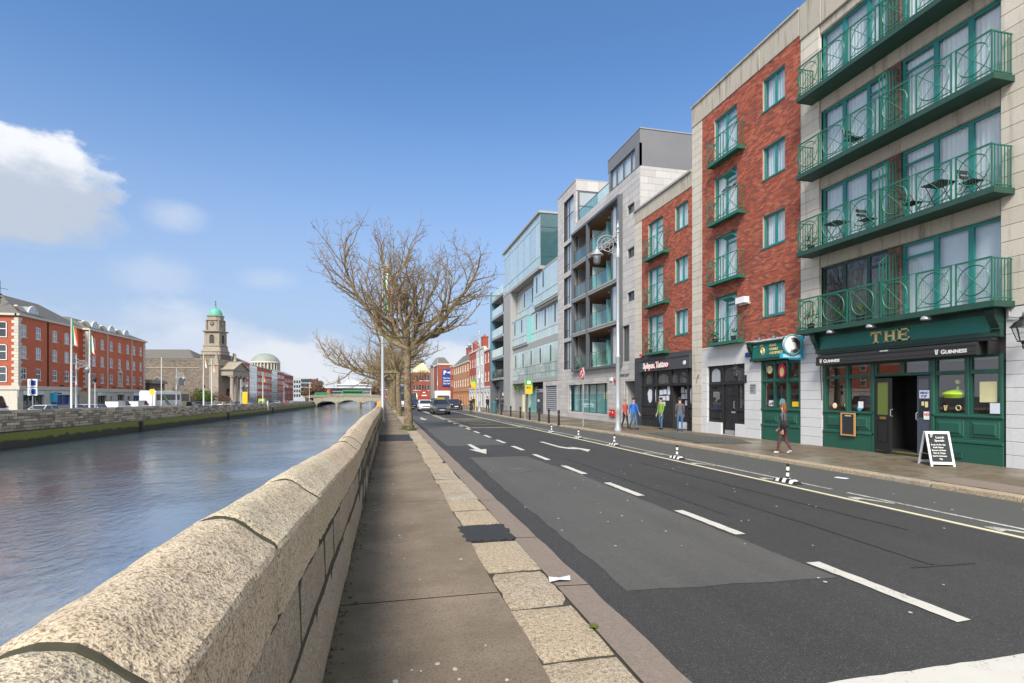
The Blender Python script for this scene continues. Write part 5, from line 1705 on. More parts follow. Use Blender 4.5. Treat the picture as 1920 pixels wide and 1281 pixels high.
def juliet(parent, y0, y1, F, x=-.40, h=1.12):
	mb = MB(); mb.box(x, .02, y0, y1, F - .06, F - .01); mb.box(x - .015, x, y0 - .01, y1 + .01, F - .12, F + .02); mb.box(x, 0, y0 - .015, y0, F - .12, F + .02); mb.box(x, 0, y1, y1 + .015, F - .12, F + .02)
	b = mb.build('juliet_balcony', 'green_metal', parent)
	m = (y0 + y1) / 2
	mb = MB()
	zt, zb = F + h, F + .14
	mb.box(x - .012, x + .012, y0, y1, zt - .035, zt); mb.box(x - .012, x + .012, y0, y1, zb - .02, zb)
	for q in (y0, y1, m - .10, m + .10): mb.box(x - .015, x + .015, q - .015, q + .015, F, zt)
	for a, c in ((y0, m - .10), (m + .10, y1)):
		w = c - a
		for s_ in (0, 1):
			pts = []
			for i in range(9):
				t = i / 8
				k = math.sin(t * PI) * .42 * w
				pts.append((x + .004 * (s_ * 2 - 1), (a + .04 + k) if s_ == 0 else (c - .04 - k), zb + (zt - .035 - zb) * t))
			mb.tube(pts, .014, 4)
		mb.cyl((x, a, zb), (x, c, zt - .03), .011, n=4); mb.cyl((x, c, zb), (x, a, zt - .03), .008, n=4)
	for ye in (y0, y1):
		mb.box(x, .05, ye - .012, ye + .012, zt - .035, zt); mb.box(x, 0, ye - .01, ye + .01, zb - .02, zb)
		for j in range(1, 3): mb.box(x + j * .13 - .008, x + j * .13 + .008, ye - .008, ye + .008, F, zt)
	mb.build('railing', 'green_metal', b)
	return b
j0 = juliet(tall, 21.4, 23.72, 4.42)
for f in (7.34, 10.25, 13.14): copy_part(j0, 0, f - 4.42)
pot_plant(23.3, 4.42, -.25, 'green pot plant on the lowest small balcony of the tall brick block, left side', .45, n=40)
pot_plant(21.9, 4.42, -.25, 'green pot plant on the lowest small balcony of the tall brick block, right side', .5, n=40)
for f in (10.25, 7.34, 4.42):
	mb = MB(); mb.obox((-.08, 22.46, f + 2.0), (.30, .74, .03), 0, 0, 0, math.radians(28)); mb.build('open_top_light', 'teal_paint', tall)
mb = MB(); mb.box(-.30, -.02, 21.1, 21.7, 6.05, 6.32); mb.box(-.05, 0, 21.05, 21.75, 6.0, 6.05); mb.build('box_unit', 'white_gloss', tall)
def pigeon(y, z, label, x=-.40, face=1):
	t = street('pigeon', label, 'bird', FX + x, y, z)
	b = MB(); c = (0, y, z)
	b.ball((0, y, z + .11), .075, 10, (.8, 1.35, .85)); b.ball((0, y - .085 * face, z + .19), .036, 8); b.cyl((0, y - .06 * face, z + .13), (0, y - .085 * face, z + .19), .04, .026, 8)
	b.cyl((0, y - .115 * face, z + .187), (0, y - .14 * face, z + .18), .009, .002, 5)
	b.prism([(y + .07 * face, z + .12), (y + .20 * face, z + .075), (y + .19 * face, z + .055), (y + .05 * face, z + .07)], 'x', -.03, .03)
	b.cyl((-.02, y, z), (-.02, y, z + .06), .006, n=4); b.cyl((.02, y, z), (.02, y, z + .06), .006, n=4)
	b.build('body', 'cloth_grey', t, smooth=True)
	return t
pigeon(22.35, 11.37, 'leftmost of the three pigeons on the railing of the third small balcony')
pigeon(21.98, 11.37, 'middle of the three pigeons on the railing of the third small balcony', face=-1)
pigeon(21.58, 11.37, 'rightmost of the three pigeons on the railing of the third small balcony')
mb = MB()
mb.wall(0.0, 20.85, 24.80, 3.36, 4.30, [], .1)
mb.box(-.012, .12, 20.84, 24.8, 4.22, 4.31)
mb.build('render_band', 'painted_render', tall)
mb = MB(); mb.box(-.012, .12, 18.08, 20.84, 4.1, 4.31); mb.build('render_band', 'painted_render', tall)
blocks(tall, 24.36, 24.80, 0, 3.36, -.001, .42, 2, 'painted_block', back='joint_pale')
blocks(tall, 20.36, 21.46, 0, 3.36, -.001, .42, 2, 'painted_block', back='joint_pale')
blocks(tall, 23.2, 24.35, 0, .60, -.001, .6, 2, 'painted_block', back='joint_pale')
blocks(tall, 21.47, 22.14, 0, .60, -.001, .6, 2, 'painted_block', back='joint_pale')
bd = street('black_doorway', 'black panelled front door with arched side windows in the white rendered ground floor', 'doorway', FX, 22.9)
mb = MB()
hol = [(21.60, 22.05, 1.32, 2.35), (23.40, 24.18, 1.30, 2.35)]
mb.wall(.14, 21.46, 24.36, .60, 3.36, hol + [(22.22, 23.14, 0.60, 2.46)], .08)
mb.slab(.08, .14, 21.46, 24.36, 2.42, 2.52, .02)
for a, b in ((21.46, 22.14), (23.22, 24.36)):
	mb.slab(.08, .14, a, b, 1.18, 1.28, .02); mb.slab(.08, .14, a, b, .58, .68, .02); mb.slab(.11, .14, a + .15, b - .15, .76, 1.10, .03)
for q in (21.5, 22.16, 23.20, 24.32): mb.slab(.10, .14, q - .04, q + .04, 0 if 22 < q < 23.3 else .6, 3.34, .01)
mb.box(.10, .18, 22.14, 22.24, 0, .6); mb.box(.10, .18, 23.13, 23.23, 0, .6)
mb.build('frame', 'black_paint', bd)
for (a, b) in ((21.60, 22.05), (23.40, 24.18)):
	mb = MB(); mb.quad((.18, a, 1.28), (.18, a, 2.4), (.18, b, 2.4), (.18, b, 1.28)); mb.build('pane', 'glass', bd)
	mb = MB(); mb.quad((.26, a, 1.28), (.26, b, 1.28), (.26, b, 2.4), (.26, a, 2.4)); mb.build('blind', 'curtain', bd)
for (a, b) in ((21.60, 22.08), (22.28, 23.08), (23.42, 24.16)):
	n = 12; c = (a + b) / 2; r = (b - a) / 2
	arc = [(c + r * math.cos(PI * i / n), 2.95 + min(r, .30) * math.sin(PI * i / n)) for i in range(n + 1)]
	mb = MB(); mb.prism([(b, 2.58)] + arc + [(a, 2.58)], 'x', .132, .137); mb.build('arched_light', 'window_pale' if r < .4 and a > 23 else 'window_dark', bd)
	mb = MB(); mb.tube([(.13, b, 2.58)] + [(.13, p, q) for p, q in arc] + [(.13, a, 2.58)], .014, 4); mb.build('arch_bead', 'black_paint', bd)
mb = MB()
mb.box(.16, .20, 22.24, 23.13, .06, 2.42)
for (a, b) in ((22.32, 22.64), (22.73, 23.05)):
	for (c, d) in ((.36, 1.02), (1.22, 1.80), (1.88, 2.28)): mb.slab(.142, .16, a, b, c, d, .016)
dd = mb.build('door', 'black_paint', bd)
mb = MB(); mb.box(.13, .16, 22.28, 23.09, .08, .26); mb.build('kick_plate', 'steel_light', dd)
mb = MB(); mb.box(.128, .14, 22.30, 22.58, 1.08, 1.16); mb.build('letter_plate', 'steel_light', dd)
mb = MB(); mb.tube([(.15, 22.34, 1.30), (.09, 22.34, 1.32), (.09, 22.34, 1.62), (.15, 22.34, 1.64)], .014, 5); mb.build('handle', 'steel_light', dd)
mb = MB(); mb.box(.05, .24, 22.2, 23.16, 0, .06); mb.build('threshold', 'grey_granite', bd)
mb = MB(); mb.quad((.22, 21.4, 0), (.22, 24.4, 0), (.22, 24.4, 3.4), (.22, 21.4, 3.4)); mb.build('backing', 'interior_dark', bd)
o = poster(tall, 20.66, 21.04, 2.02, 2.42, -.012, 'steel_light', 'wall_plaque', .012)
for i, l_ in enumerate(('BUILDING', 'SERVICE', 'OFFICE')): text_mb(l_, (-.026, 21.02, 2.31 - i * .11), RY, UZ, .075, .001, .003).build('plaque_lettering', 'black_paint', tall)
poster(tall, 21.0, 21.35, 3.62, 3.82, -.03, 'sign_blue', 'street_plate', .02)
carriage_lamp(21.35, 2.78, 'black iron wall lantern between the black doorway and the small green front', .95, .55)
mb = MB(); mb.tube([(-.02, 25.2, 2.75), (-.10, 25.1, 2.9), (-.02, 25.05, 3.0), (-.08, 25.22, 2.6), (-.02, 25.3, 2.55)], .012, 4); mb.build('wall_bracket', 'steel_grey', tall)
gf = street('small_green_front', 'small dark green pub front beside the black doorway, its sign listing food and sports', 'shopfront', FX, 19.2)
mb = MB()
gh = [(18.20, 18.72, 1.42, 2.42), (18.88, 19.48, 1.42, 2.42), (19.62, 20.20, 1.42, 2.42), (18.20, 18.72, 2.62, 3.22), (18.88, 19.48, 2.62, 3.22), (19.62, 20.20, 2.62, 3.22)]
mb.wall(.04, 18.08, 20.36, 0, 3.36, gh, .07)
mb.slab(-.01, .04, 18.08, 20.36, 2.47, 2.55, .02); mb.slab(-.02, .04, 18.08, 20.36, 1.28, 1.37, .02); mb.slab(-.02, .04, 18.08, 20.36, .60, .70, .02); mb.slab(.01, .04, 18.08, 20.36, 0, .60, .01)
for q in (18.12, 18.80, 19.55, 20.30): mb.slab(.0, .04, q - .05, q + .05, 1.37, 3.34, .01)
for a, b in ((18.3, 19.1), (19.35, 20.2)): mb.slab(.01, .04, a, b, .78, 1.20, .03); mb.slab(-.01, .01, a + .1, b - .1, .86, 1.12, .02)
mb.build('frame', 'pub_green', gf)
for i, h in enumerate(gh):
	mb = MB(); mb.quad((.08, h[0], h[2]), (.08, h[0], h[3]), (.08, h[1], h[3]), (.08, h[1], h[2])); mb.build('pane', 'glass', gf)
mb = MB(); mb.quad((.9, 18.1, 0), (.9, 20.34, 0), (.9, 20.34, 3.3), (.9, 18.1, 3.3)); mb.box(.1, .9, 18.06, 18.1, 0, 3.3); mb.box(.1, .9, 20.34, 20.38, 0, 3.3); mb.box(.25, .5, 18.1, 20.3, 1.0, 1.75)
mb.quad((.1, 18.1, 3.3), (.9, 18.1, 3.3), (.9, 20.34, 3.3), (.1, 20.34, 3.3)); mb.build('bar_interior', 'interior_warm', gf)
disc(gf, 19.18, 2.92, .22, .075, 'letter_red', 'window_badge', 18, 1.35); disc(gf, 19.18, 2.88, .12, .070, 'gold', 'window_badge', 14, 1.6)
disc(gf, 19.9, 3.0, .17, .075, 'paper_yellow', 'window_badge'); disc(gf, 19.15, 1.62, .17, .075, 'frosted_teal', 'window_badge')
poster(gf, 18.24, 18.6, 1.46, 1.66, .075, 'yellow_paint'); poster(gf, 19.66, 19.95, 1.46, 1.70, .075, 'letter_white');
mb = MB(); mb.box(.066, .070, 19.7, 19.78, 1.52, 1.62); mb.box(.066, .070, 19.82, 19.9, 1.50, 1.58); mb.build('poster_print', 'black_paint', gf)
mb = MB(); mb.box(-.18, 0, 18.55, 20.68, 3.50, 4.12); sg = mb.build('sign_board', 'pub_teal', gf)
mb = MB(); mb.box(-.26, 0, 18.30, 20.9, 4.12, 4.20); mb.box(-.23, 0, 18.4, 20.8, 3.38, 3.50); mb.build('cornice', 'pub_dark_green', gf)
corbel(gf, 20.66, 20.86, 4.16, 3.48, 0, .34); corbel(gf, 18.34, 18.54, 4.16, 3.48, 0, .34)
for i, l_ in enumerate(('\u00b7FOOD', '\u00b7DRINKS', '\u00b7LIVE SPORTS')):
	text_mb(l_, (-.184, 19.62, 3.95 - i * .16), RY, UZ, .135, .004, .006).build('sign_lettering', 'gold', sg)
text_mb('No. 14', (-.184, 20.62, 4.0), RY, UZ, .075, .001, .004).build('sign_lettering', 'letter_white', sg)
mb = MB(); mb.ring((-.184, 20.02, 3.80), .10, .022, 'x', 18, 4)
for i in range(12):
	a = 2 * PI * i / 12
	mb.prism([(20.02 + .13 * math.cos(a - .1), 3.80 + .13 * math.sin(a - .1)), (20.02 + .185 * math.cos(a), 3.80 + .185 * math.sin(a)), (20.02 + .13 * math.cos(a + .1), 3.80 + .13 * math.sin(a + .1))], 'x', -.186, -.18)
mb.box(-.186, -.18, 19.93, 20.11, 3.77, 3.83)
mb.build('sign_emblem', 'gold', sg)
text_mb('LIFFEY', (-.186, 20.20, 4.00), RY, UZ, .085, .002, .004).build('sign_lettering', 'gold', sg)
for y in (19.95, 19.1):
	mb = MB(); mb.tube([(0, y, 4.35), (-.25, y, 4.5), (-.45, y - .1, 4.42), (-.5, y - .12, 4.32)], .012, 5); l_ = mb.build('sign_lamp', 'black_iron', gf)
	mb = MB(); mb.lathe([(.03, .08), (.10, 0), (.11, -.03), (.09, -.04)], (-.5, y - .12, 4.27), 10); mb.build('lamp_shade', 'steel_grey', l_, smooth=True)
pj = street('projecting_sign', 'round white swirl sign on a bright blue board projecting over the pavement beside the pub', 'sign', FX, 17.75, 3.4)
mb = MB(); mb.box(-.70, -.05, 17.86, 17.92, 3.30, 4.22); mb.build('blue_board', 'sky_sign_blue', pj)
mb = MB(); mb.box(-1.05, -.10, 17.84, 17.95, 3.34, 3.52); mb.build('name_strip', 'sky_sign_blue', pj)
text_mb('ROCKSHORE', (-.98, 17.838, 3.38), (1, 0, 0), UZ, .13, .004, .006).build('sign_lettering', 'letter_white', pj)
mb = MB(); mb.prism([(-.62 + .38 * math.cos(2 * PI * i / 32), 3.86 + .38 * math.sin(2 * PI * i / 32)) for i in range(32)], 'y', 17.78, 17.86); dk = mb.build('disc', 'white_gloss', pj)
mb = MB(); mb.ring((-.62, 17.78, 3.86), .375, .03, 'y', 32, 6); mb.build('rim', 'frosted_teal', dk)
mb = MB()
for k in range(3):
	pts = []
	for i in range(14):
		a = 1.9 - i * .30; r = .27 - k * .06 + .004 * i
		pts.append((-.60 + r * math.cos(a), 17.772, 3.84 + r * math.sin(a)))
	mb.tube(pts, [.03 * math.sin(PI * (i + 1) / 15) + .005 for i in range(14)], 5)
mb.build('swirl', 'black_paint', dk)
mb = MB(); mb.box(-.1, .0, 17.87, 17.91, 4.1, 4.3); mb.cyl((-.05, 17.89, 4.2), (-.05, 17.89, 4.55), .015, n=6); mb.build('bracket', 'black_iron', pj)
# -- 3. lower red brick block with the tattoo shop
low = street('low_brick_apartments', 'lower three-storey red brick block over a black tattoo shop', 'building', FX, 32.4)
bd3 = [(28.78, 30.6, f, f + 2.28) for f in (4.45, 7.30, 10.16)]
bw3 = [(26.12, 27.45, z, z + 1.34) for z in (5.26, 8.16, 11.06)]
bricks(low, 25.74, 31.46, 4.33, 12.94, bd3 + bw3, 0.0)
blocks(low, 31.47, 32.40, 4.3, 12.94, -.01, .40, 2, 'pier_block', back='joint_dark')
mb = MB()
for a, b in ((25.73, 28.5), (28.5, 31.0), (31.0, 32.4)): mb.slab(-.03, .5, a + .004, b - .004, 12.95, 13.72, .012)
mb.build('parapet', 'concrete', low)
mb = MB(); mb.box(-.12, .6, 25.73, 32.46, 13.73, 13.84); mb.build('coping', 'grey_concrete', low)
mb = MB(); mb.box(1.4, 12, 25.72, 32.38, 0, 13.6); mb.box(.18, 12, 32.3, 32.38, 0, 13.6); mb.box(.18, 1.4, 25.8, 32.3, 12.7, 13.5); mb.build('inner_wall', 'concrete', low)
w0 = window(low, 26.12, 27.45, 5.26, 6.60, .09, 'teal_paint', muls=[(26.75, .09)], curtain=1.0)
for z in (8.16, 11.06): copy_part(w0, 0, z - 5.26)
d0 = window(low, 28.78, 30.6, 4.45, 6.73, .09, 'teal_paint', muls=[(29.7, .10)], trans=[(28.87, 29.65, 6.2)], ft=.09, curtain=1.0, name='french_window')
for f in (7.30, 10.16): copy_part(d0, 0, f - 4.45)
mb = MB(); mb.box(-.03, .09, 26.08, 27.49, 5.20, 5.26); s0 = mb.build('window_sill', 'teal_paint', low)
for z in (8.16, 11.06): copy_part(s0, 0, z - 5.26)
j0 = juliet(low, 28.0, 30.45, 4.45)
for f in (7.30, 10.16): copy_part(j0, 0, f - 4.45)
pot_plant(29.9, 4.45, -.2, 'yellow-green pot plant on the lowest balcony above the tattoo shop', .9, 'bush_green', 50)
mb = MB(); mb.box(-.22, -.02, 30.9, 31.35, 4.36, 4.48); mb.build('alarm_box', 'letter_red', low)
tat = street('tattoo_shop', 'black tattoo shop front with white and red lettered sign and papers on its door', 'shopfront', FX, 29.0)
mb = MB(); mb.box(-.16, .1, 25.74, 31.5, 3.37, 4.04); mb.box(-.20, .1, 25.74, 31.5, 4.04, 4.12); mb.box(-.06, .1, 25.74, 31.5, 4.12, 4.32); fa = mb.build('fascia', 'charcoal', tat)
for (dx, mt, of, x_) in ((0.0, 'letter_red', .026, -.19), (0, 'letter_white', .012, -.215)):
	text_mb('Sphynx Tattoo', (x_, 30.85, 3.54), RY, UZ, .50, of, .03, sx=1.0).build('sign_lettering', mt, fa)
text_mb('40', (-.17, 26.35, 3.58), RY, UZ, .28, .01, .02).build('sign_lettering', 'letter_white', fa)
blocks(tat, 31.5, 32.4, 0, 4.30, -.03, .42, 2, 'black_block', back='interior_dark')
mb = MB()
th_ = [(30.10, 30.95, 1.36, 2.40), (25.86, 26.05, 1.36, 2.40), (26.2, 29.5, 0.0, 2.44), (29.62, 29.92, 1.36, 2.40)]
mb.wall(.04, 25.72, 31.5, .0, 3.37, th_, .10)
mb.slab(-.02, .04, 25.72, 31.5, 2.46, 2.54, .02)
for a, b in ((29.56, 31.5), (25.72, 26.15)):
	mb.slab(-.02, .04, a, b, 1.24, 1.33, .02); mb.slab(-.02, .04, a, b, .50, .60, .02); mb.slab(-.005, .04, a + .1, b - .1, .68, 1.16, .03)
	mb.slab(.0, .04, a, b, 0, .48, .01)
for q in (31.4, 30.02, 29.54, 26.15, 27.85): mb.slab(-.02, .04, q - .05, q + .05, (2.54 if q == 27.85 else 0), 3.34, .01)
mb.build('frame', 'black_paint', tat)
for (a, b) in ((30.2, 30.9), (28.2, 29.35), (27.2, 27.75), (26.3, 26.95)):
	n = 12; c = (a + b) / 2; r = (b - a) / 2
	arc = [(c + r * math.cos(PI * i / n), 2.92 + min(r, .26) * math.sin(PI * i / n)) for i in range(n + 1)]
	mb = MB(); mb.prism([(b, 2.60)] + arc + [(a, 2.60)], 'x', .030, .036); mb.build('arched_light', 'window_dark', tat)
	mb = MB(); mb.tube([(.03, b, 2.60)] + [(.03, p, q) for p, q in arc] + [(.03, a, 2.60)], .014, 4); mb.build('arch_bead', 'black_paint', tat)
for a, b in ((30.10, 30.95), (25.86, 26.05), (29.62, 29.92)):
	mb = MB(); mb.quad((.10, a, 1.36), (.10, a, 2.40), (.10, b, 2.40), (.10, b, 1.36)); mb.build('pane', 'window_dark', tat)
	c = (a + b) / 2; w = (b - a) / 2 * .8
	mb = MB(); mb.prism([(c + w * math.cos(t) * (1 if math.sin(t) > 0 else .8), 1.88 + .42 * math.sin(t)) for t in [2 * PI * i / 20 for i in range(20)]], 'x', .088, .094); e_ = mb.build('etched_mirror', 'paper', tat)
	mb = MB(); mb.tube([(.086, c + w * math.cos(t) * 1.15, 1.88 + .47 * math.sin(t)) for t in [2 * PI * i / 20 for i in range(20)]], .012, 4, closed=True); mb.build('mirror_frame', 'black_paint', e_)
mb = MB(); mb.box(.12, .16, 27.9, 29.5, .06, 2.42); mb.box(.12, .5, 26.2, 29.5, 0, .06); mb.slab(.10, .12, 28.1, 29.3, .3, 1.1, .03); dd = mb.build('door', 'black_paint', tat)
mb = MB(); mb.box(.55, .6, 26.2, 27.9, .06, 2.44); mb.box(.12, .6, 27.86, 27.9, .06, 2.44); mb.box(.12, .6, 26.18, 26.2, .06, 2.44); mb.build('lobby', 'interior_dark', tat)
mb = MB(); mb.box(.30, .5, 26.6, 27.7, .06, .42); mb.build('white_step_box', 'white_gloss', tat)
papers = [(29.22, 1.95, .40, .30), (28.78, 1.98, .40, .30), (28.36, 2.20, .28, .42), (28.34, 1.96, .30, .28), (29.28, 1.62, .40, .28), (28.88, 1.62, .36, .28), (28.46, 1.62, .34, .30), (29.30, 1.32, .42, .26), (28.9, 1.30, .34, .26), (29.32, 1.0, .34, .28), (29.3, .70, .34, .24)]
for (y, z, w, h) in papers:
	poster(dd, y - w / 2, y + w / 2 - .02, z, z + h - .02, .115, 'paper', 'paper_notice', .005)
for (y, z, w, h) in ((27.5, 2.05, .34, .36), (27.1, 2.05, .36, .22), (26.75, 2.05, .26, .36), (27.45, 1.72, .38, .30), (27.05, 1.72, .34, .32), (26.72, 1.72, .26, .3), (27.0, 1.35, .5, .3)):
	poster(tat, y - w / 2, y + w / 2 - .02, z, z + h - .02, .50, 'paper', 'paper_notice', .005)
# -- 4. grey stone apartment block
gry = street('grey_apartments', 'grey stone-clad apartment block with recessed glass balconies and a dark metal top box', 'building', FX, 48.4)
sk = [(32.4, 33.95, -.1, 2.85), (36.85, 45.3, .52, 2.82)]
blocks(gry, 31.72, 48.3, 0, 3.95, 0, .33, 1.15, 'grey_granite', 'stone_panel', skip=sk, thick=.25, bond=True)
skw = [(32.52, 33.52, z, z + .62) for z in (13.88, 10.98, 8.12)] + [(33.25, 34.25, 4.2, 6.6)]
blocks(gry, 31.72, 34.28, 3.95, 15.7, 0, .45, .86, 'grey_granite', 'stone_panel', skip=skw, thick=.2)
blocks(gry, 31.72, 43.44, 15.7, 16.5, 0, .40, .98, 'grey_granite', 'stone_panel', thick=.2)
bay = [(44.0, 46.6, 15.63, 19.2), (44.0, 46.6, 12.85, 15.25), (44.0, 46.6, 9.97, 12.39), (44.0, 46.6, 7.0, 9.61), (44.0, 46.6, 4.22, 6.64)]
blocks(gry, 43.45, 48.3, 15.7, 20.1, -.004, .44, .81, 'grey_granite', 'stone_panel', skip=bay, thick=.2)
blocks(gry, 43.9, 48.3, 3.95, 15.7, -.004, .45, .74, 'grey_granite', 'stone_panel', skip=bay, thick=.2)
mb = MB()
mb.box(-.04, 9, 43.42, 48.34, 20.1, 20.22)
mb.build('parapet_cap', 'grey_concrete', gry)
mb = MB()
mb.box(.30, 9, 43.46, 48.26, 3.95, 20.08) if False else None
mb.box(2.2, 12, 31.74, 48.26, 0, 16.2); mb.box(2.2, 9, 43.5, 48.26, 16.2, 20.1)
mb.box(.25, 2.2, 47.0, 48.26, 4, 20.1); mb.box(.25, 2.2, 43.5, 43.7, 4, 15.6); mb.box(.25, 2.2, 34.2, 36.3, 4, 15.6)
mb.box(.2, 2.2, 31.74, 48.2, 15.6, 15.72); mb.box(.25, 2.2, 31.74, 32.4, 3.9, 15.6)
mb.build('inner_wall', 'zinc', gry)
mb = MB()
sw = MB()
nrow = 0
z = 13.2
while z < 16.4:
	hh = min(.44, 16.5 - z)
	x = 0.0 - (.5 if nrow % 2 else 0)
	while x < 8:
		a, b = max(x, 0.0), x + 1.05
		m2 = MB()
		m2.add([(a + .006, 31.66, z + .006), (b - .006, 31.66, z + .006), (b - .006, 31.66, z + hh - .006), (a + .006, 31.66, z + hh - .006), (a + .006, 31.78, z + .006), (b - .006, 31.78, z + .006), (b - .006, 31.78, z + hh - .006), (a + .006, 31.78, z + hh - .006)],
			[(0, 1, 2, 3), (0, 3, 7, 4), (1, 5, 6, 2), (3, 2, 6, 7), (0, 4, 5, 1)])
		m2.build('stone_panel', 'grey_granite', gry)
		x += 1.05
	z += hh; nrow += 1
mb.quad((0.01, 31.70, 13), (9, 31.70, 13), (9, 31.70, 16.5), (0.01, 31.70, 16.5)); mb.quad((0, 31.66, 16.5), (9, 31.66, 16.5), (9, 43, 16.5), (0, 43, 16.5))
mb.build('joint_backing', 'joint_pale', gry)
mb = MB()
mb.box(-.02, 9.5, 31.66, 36.7, 17.95, 18.85); mb.box(-.02, .12, 31.66, 32.35, 16.5, 17.95); mb.box(-.02, 9.5, 31.66, 31.75, 16.5, 17.95); mb.box(-.02, .12, 36.35, 36.5, 16.5, 17.95)
mb.build('metal_box', 'zinc', gry)
mb = MB(); mb.box(-.05, 9.55, 31.62, 36.74, 18.85, 18.91); mb.build('box_edge', 'steel_light', gry)
window(gry, 32.35, 36.35, 16.52, 17.95, .03, 'charcoal', muls=[(33.0, .12), (34.2, .10), (35.3, .10)], ft=.08, curtain=1.6, name='penthouse_window', depth=2.0)
mb = MB(); mb.box(2.6, 9, 36.7, 43.4, 16.3, 18.3); mb.build('penthouse', 'zinc', gry)
mb = MB(); mb.box(2.2, 9, 36.6, 43.45, 18.3, 18.42); mb.build('penthouse_roof', 'steel_light', gry)
for k in range(6):
	a = 36.8 + k * 1.08
	mb = MB(); mb.box(.12, .135, a, a + 1.02, 16.55, 17.35); mb.build('terrace_glass', 'frosted_pale' if k < 2 else 'glass_green', gry)
mb = MB(); mb.box(.10, .15, 36.75, 43.3, 17.36, 17.40)
mb.build('terrace_rail', 'steel_grey', gry)
mb = MB(); mb.box(.15, 2.2, 43.40, 43.45, 16.5, 16.7); mb.box(.15, .30, 43.38, 43.45, 16.5, 19.2); mb.box(2.05, 2.2, 43.38, 43.45, 16.5, 19.2); mb.box(.15, 2.2, 43.40, 43.45, 19.1, 19.2); mb.box(.3, 2.05, 43.40, 43.44, 17.9, 17.98)
mb.build('side_window_frame', 'steel_grey', gry)
mb = MB(); mb.quad((.2, 43.42, 16.6), (2.1, 43.42, 16.6), (2.1, 43.42, 19.1), (.2, 43.42, 19.1)); mb.build('side_window', 'window_pale', gry)
for i in range(9):
	m2 = MB(); m2.add([(0.006 + i * 1.0, 43.40, 19.25), (.994 + i, 43.40, 19.25), (.994 + i, 43.40, 20.08), (0.006 + i, 43.40, 20.08), (0.006 + i * 1.0, 43.5, 19.25), (.994 + i, 43.5, 19.25), (.994 + i, 43.5, 20.08), (0.006 + i, 43.5, 20.08)], [(0, 1, 2, 3), (0, 3, 7, 4), (1, 5, 6, 2), (3, 2, 6, 7), (0, 4, 5, 1)])
	m2.build('stone_panel', 'grey_granite', gry)
for i, (a, b, c, d) in enumerate(bay):
	window(gry, a, b, c, d, .12, 'charcoal', muls=[(a + 1.55, .10), (a + 2.1, .05)], trans=([(a, b, c + (d - c) * .62)] if i == 0 else [(a + 1.6, b, c + .7)]), ft=.07, curtain=1.6, name='bay_window', depth=2.0)
mb = MB()
mb.box(-.30, .05, 34.28, 43.9, 3.92, 4.08); mb.box(-.30, .05, 34.28, 43.9, 15.42, 15.6); mb.box(-.30, .05, 34.28, 34.5, 4.08, 15.42); mb.box(-.25, .05, 43.72, 43.9, 4.08, 15.42)
mb.box(-.30, -.05, 40.18, 40.36, 4.08, 15.42)
mb.build('steel_frame', 'steel_grey', gry)
for z in (6.86, 9.76, 12.66):
	mb = MB(); mb.box(-.22, -.02, 34.5, 43.72, z, z + .26); mb.box(-.26, -.22, 34.5, 43.72, z + .16, z + .27)
	mb.build('floor_edge', 'grey_concrete', gry)
for k, z in enumerate((4.08, 7.1, 10.0, 12.9)):
	zt = (6.86, 9.76, 12.66, 15.42)[k]
	mb = MB(); mb.box(-.02, 2.2, 36.4, 43.72, z - .1, z + .02); mb.build('balcony_floor', 'grey_concrete', gry)
	mb = MB()
	n = 9
	for i in range(n):
		a = 36.42 + (43.70 - 36.42) * i / n; b = 36.42 + (43.70 - 36.42) * (i + 1) / n
		mb = MB(); mb.box(-.0, 2.18, a + .01, b - .01, zt - .03, zt - .005); mb.build('soffit_board', 'wood_soffit', gry)
	mb = MB(); mb.box(.7, .8, 38.2, 38.36, zt - .09, zt - .03); mb.build('soffit_light', 'white_gloss', gry)
	mb = MB()
	for q in (36.45, 38.1, 39.9, 41.6, 43.5): mb.box(1.9, 2.0, q - .06, q + .06, z, zt)
	mb.box(1.9, 2.0, 36.4, 43.6, zt - .12, zt)
	mb.build('glazing_frame', 'charcoal', gry)
	for a, b in ((36.5, 38.05), (38.15, 39.85), (39.95, 41.55), (41.65, 43.45)):
		mb = MB(); mb.quad((1.95, a, z), (1.95, b, z), (1.95, b, zt - .1), (1.95, a, zt - .1)); mb.build('balcony_glazing', 'window_dark', gry)
	mb = MB(); mb.box(.25, 1.9, 40.3, 40.34, z, z + 2.05); mb.build('divider_screen', 'frosted_pale', gry)
	mb = MB(); mb.box(.4, 1.9, 37.9, 37.94, z, z + 2.0); mb.build('divider_screen', 'frosted_teal', gry)
	a = 36.5
	while a < 43.5:
		b = min(a + 1.12, 43.65)
		if not (a < 40.1 < b): pass
		mb = MB(); mb.box(-.10, -.085, a + .03, b - .03, z + .10, z + 1.06); mb.build('balustrade_glass', 'glass_green', gry)
		mb = MB(); mb.box(-.12, -.07, b - .02, b + .01, z, z + 1.10); mb.build('baluster', 'steel_grey', gry)
		a = b
	mb = MB(); mb.cyl((-.10, 36.5, z + 1.14), (-.10, 43.65, z + 1.14), .025, n=6); mb.build('handrail', 'steel_grey', gry)
	window(gry, 34.55, 36.35, z + .02, zt - .05, .05, 'charcoal', muls=[(35.4, .05)], ft=.06, curtain=1.6, name='strip_window', depth=2.0)
for (a, b, c, d) in skw:
	window(gry, a, b, c, d, .12, 'charcoal', muls=[(33.85, .05)] if c < 5 else [], ft=.05, curtain=0 if c > 5 else .5, name='small_window', glass='glass')
mb = MB(); mb.box(.26, .9, 36.85, 45.3, .42, .52); mb.build('sill', 'grey_granite', gry)
qs = [36.95, 38.2, 39.9, 41.5, 43.5, 45.2]
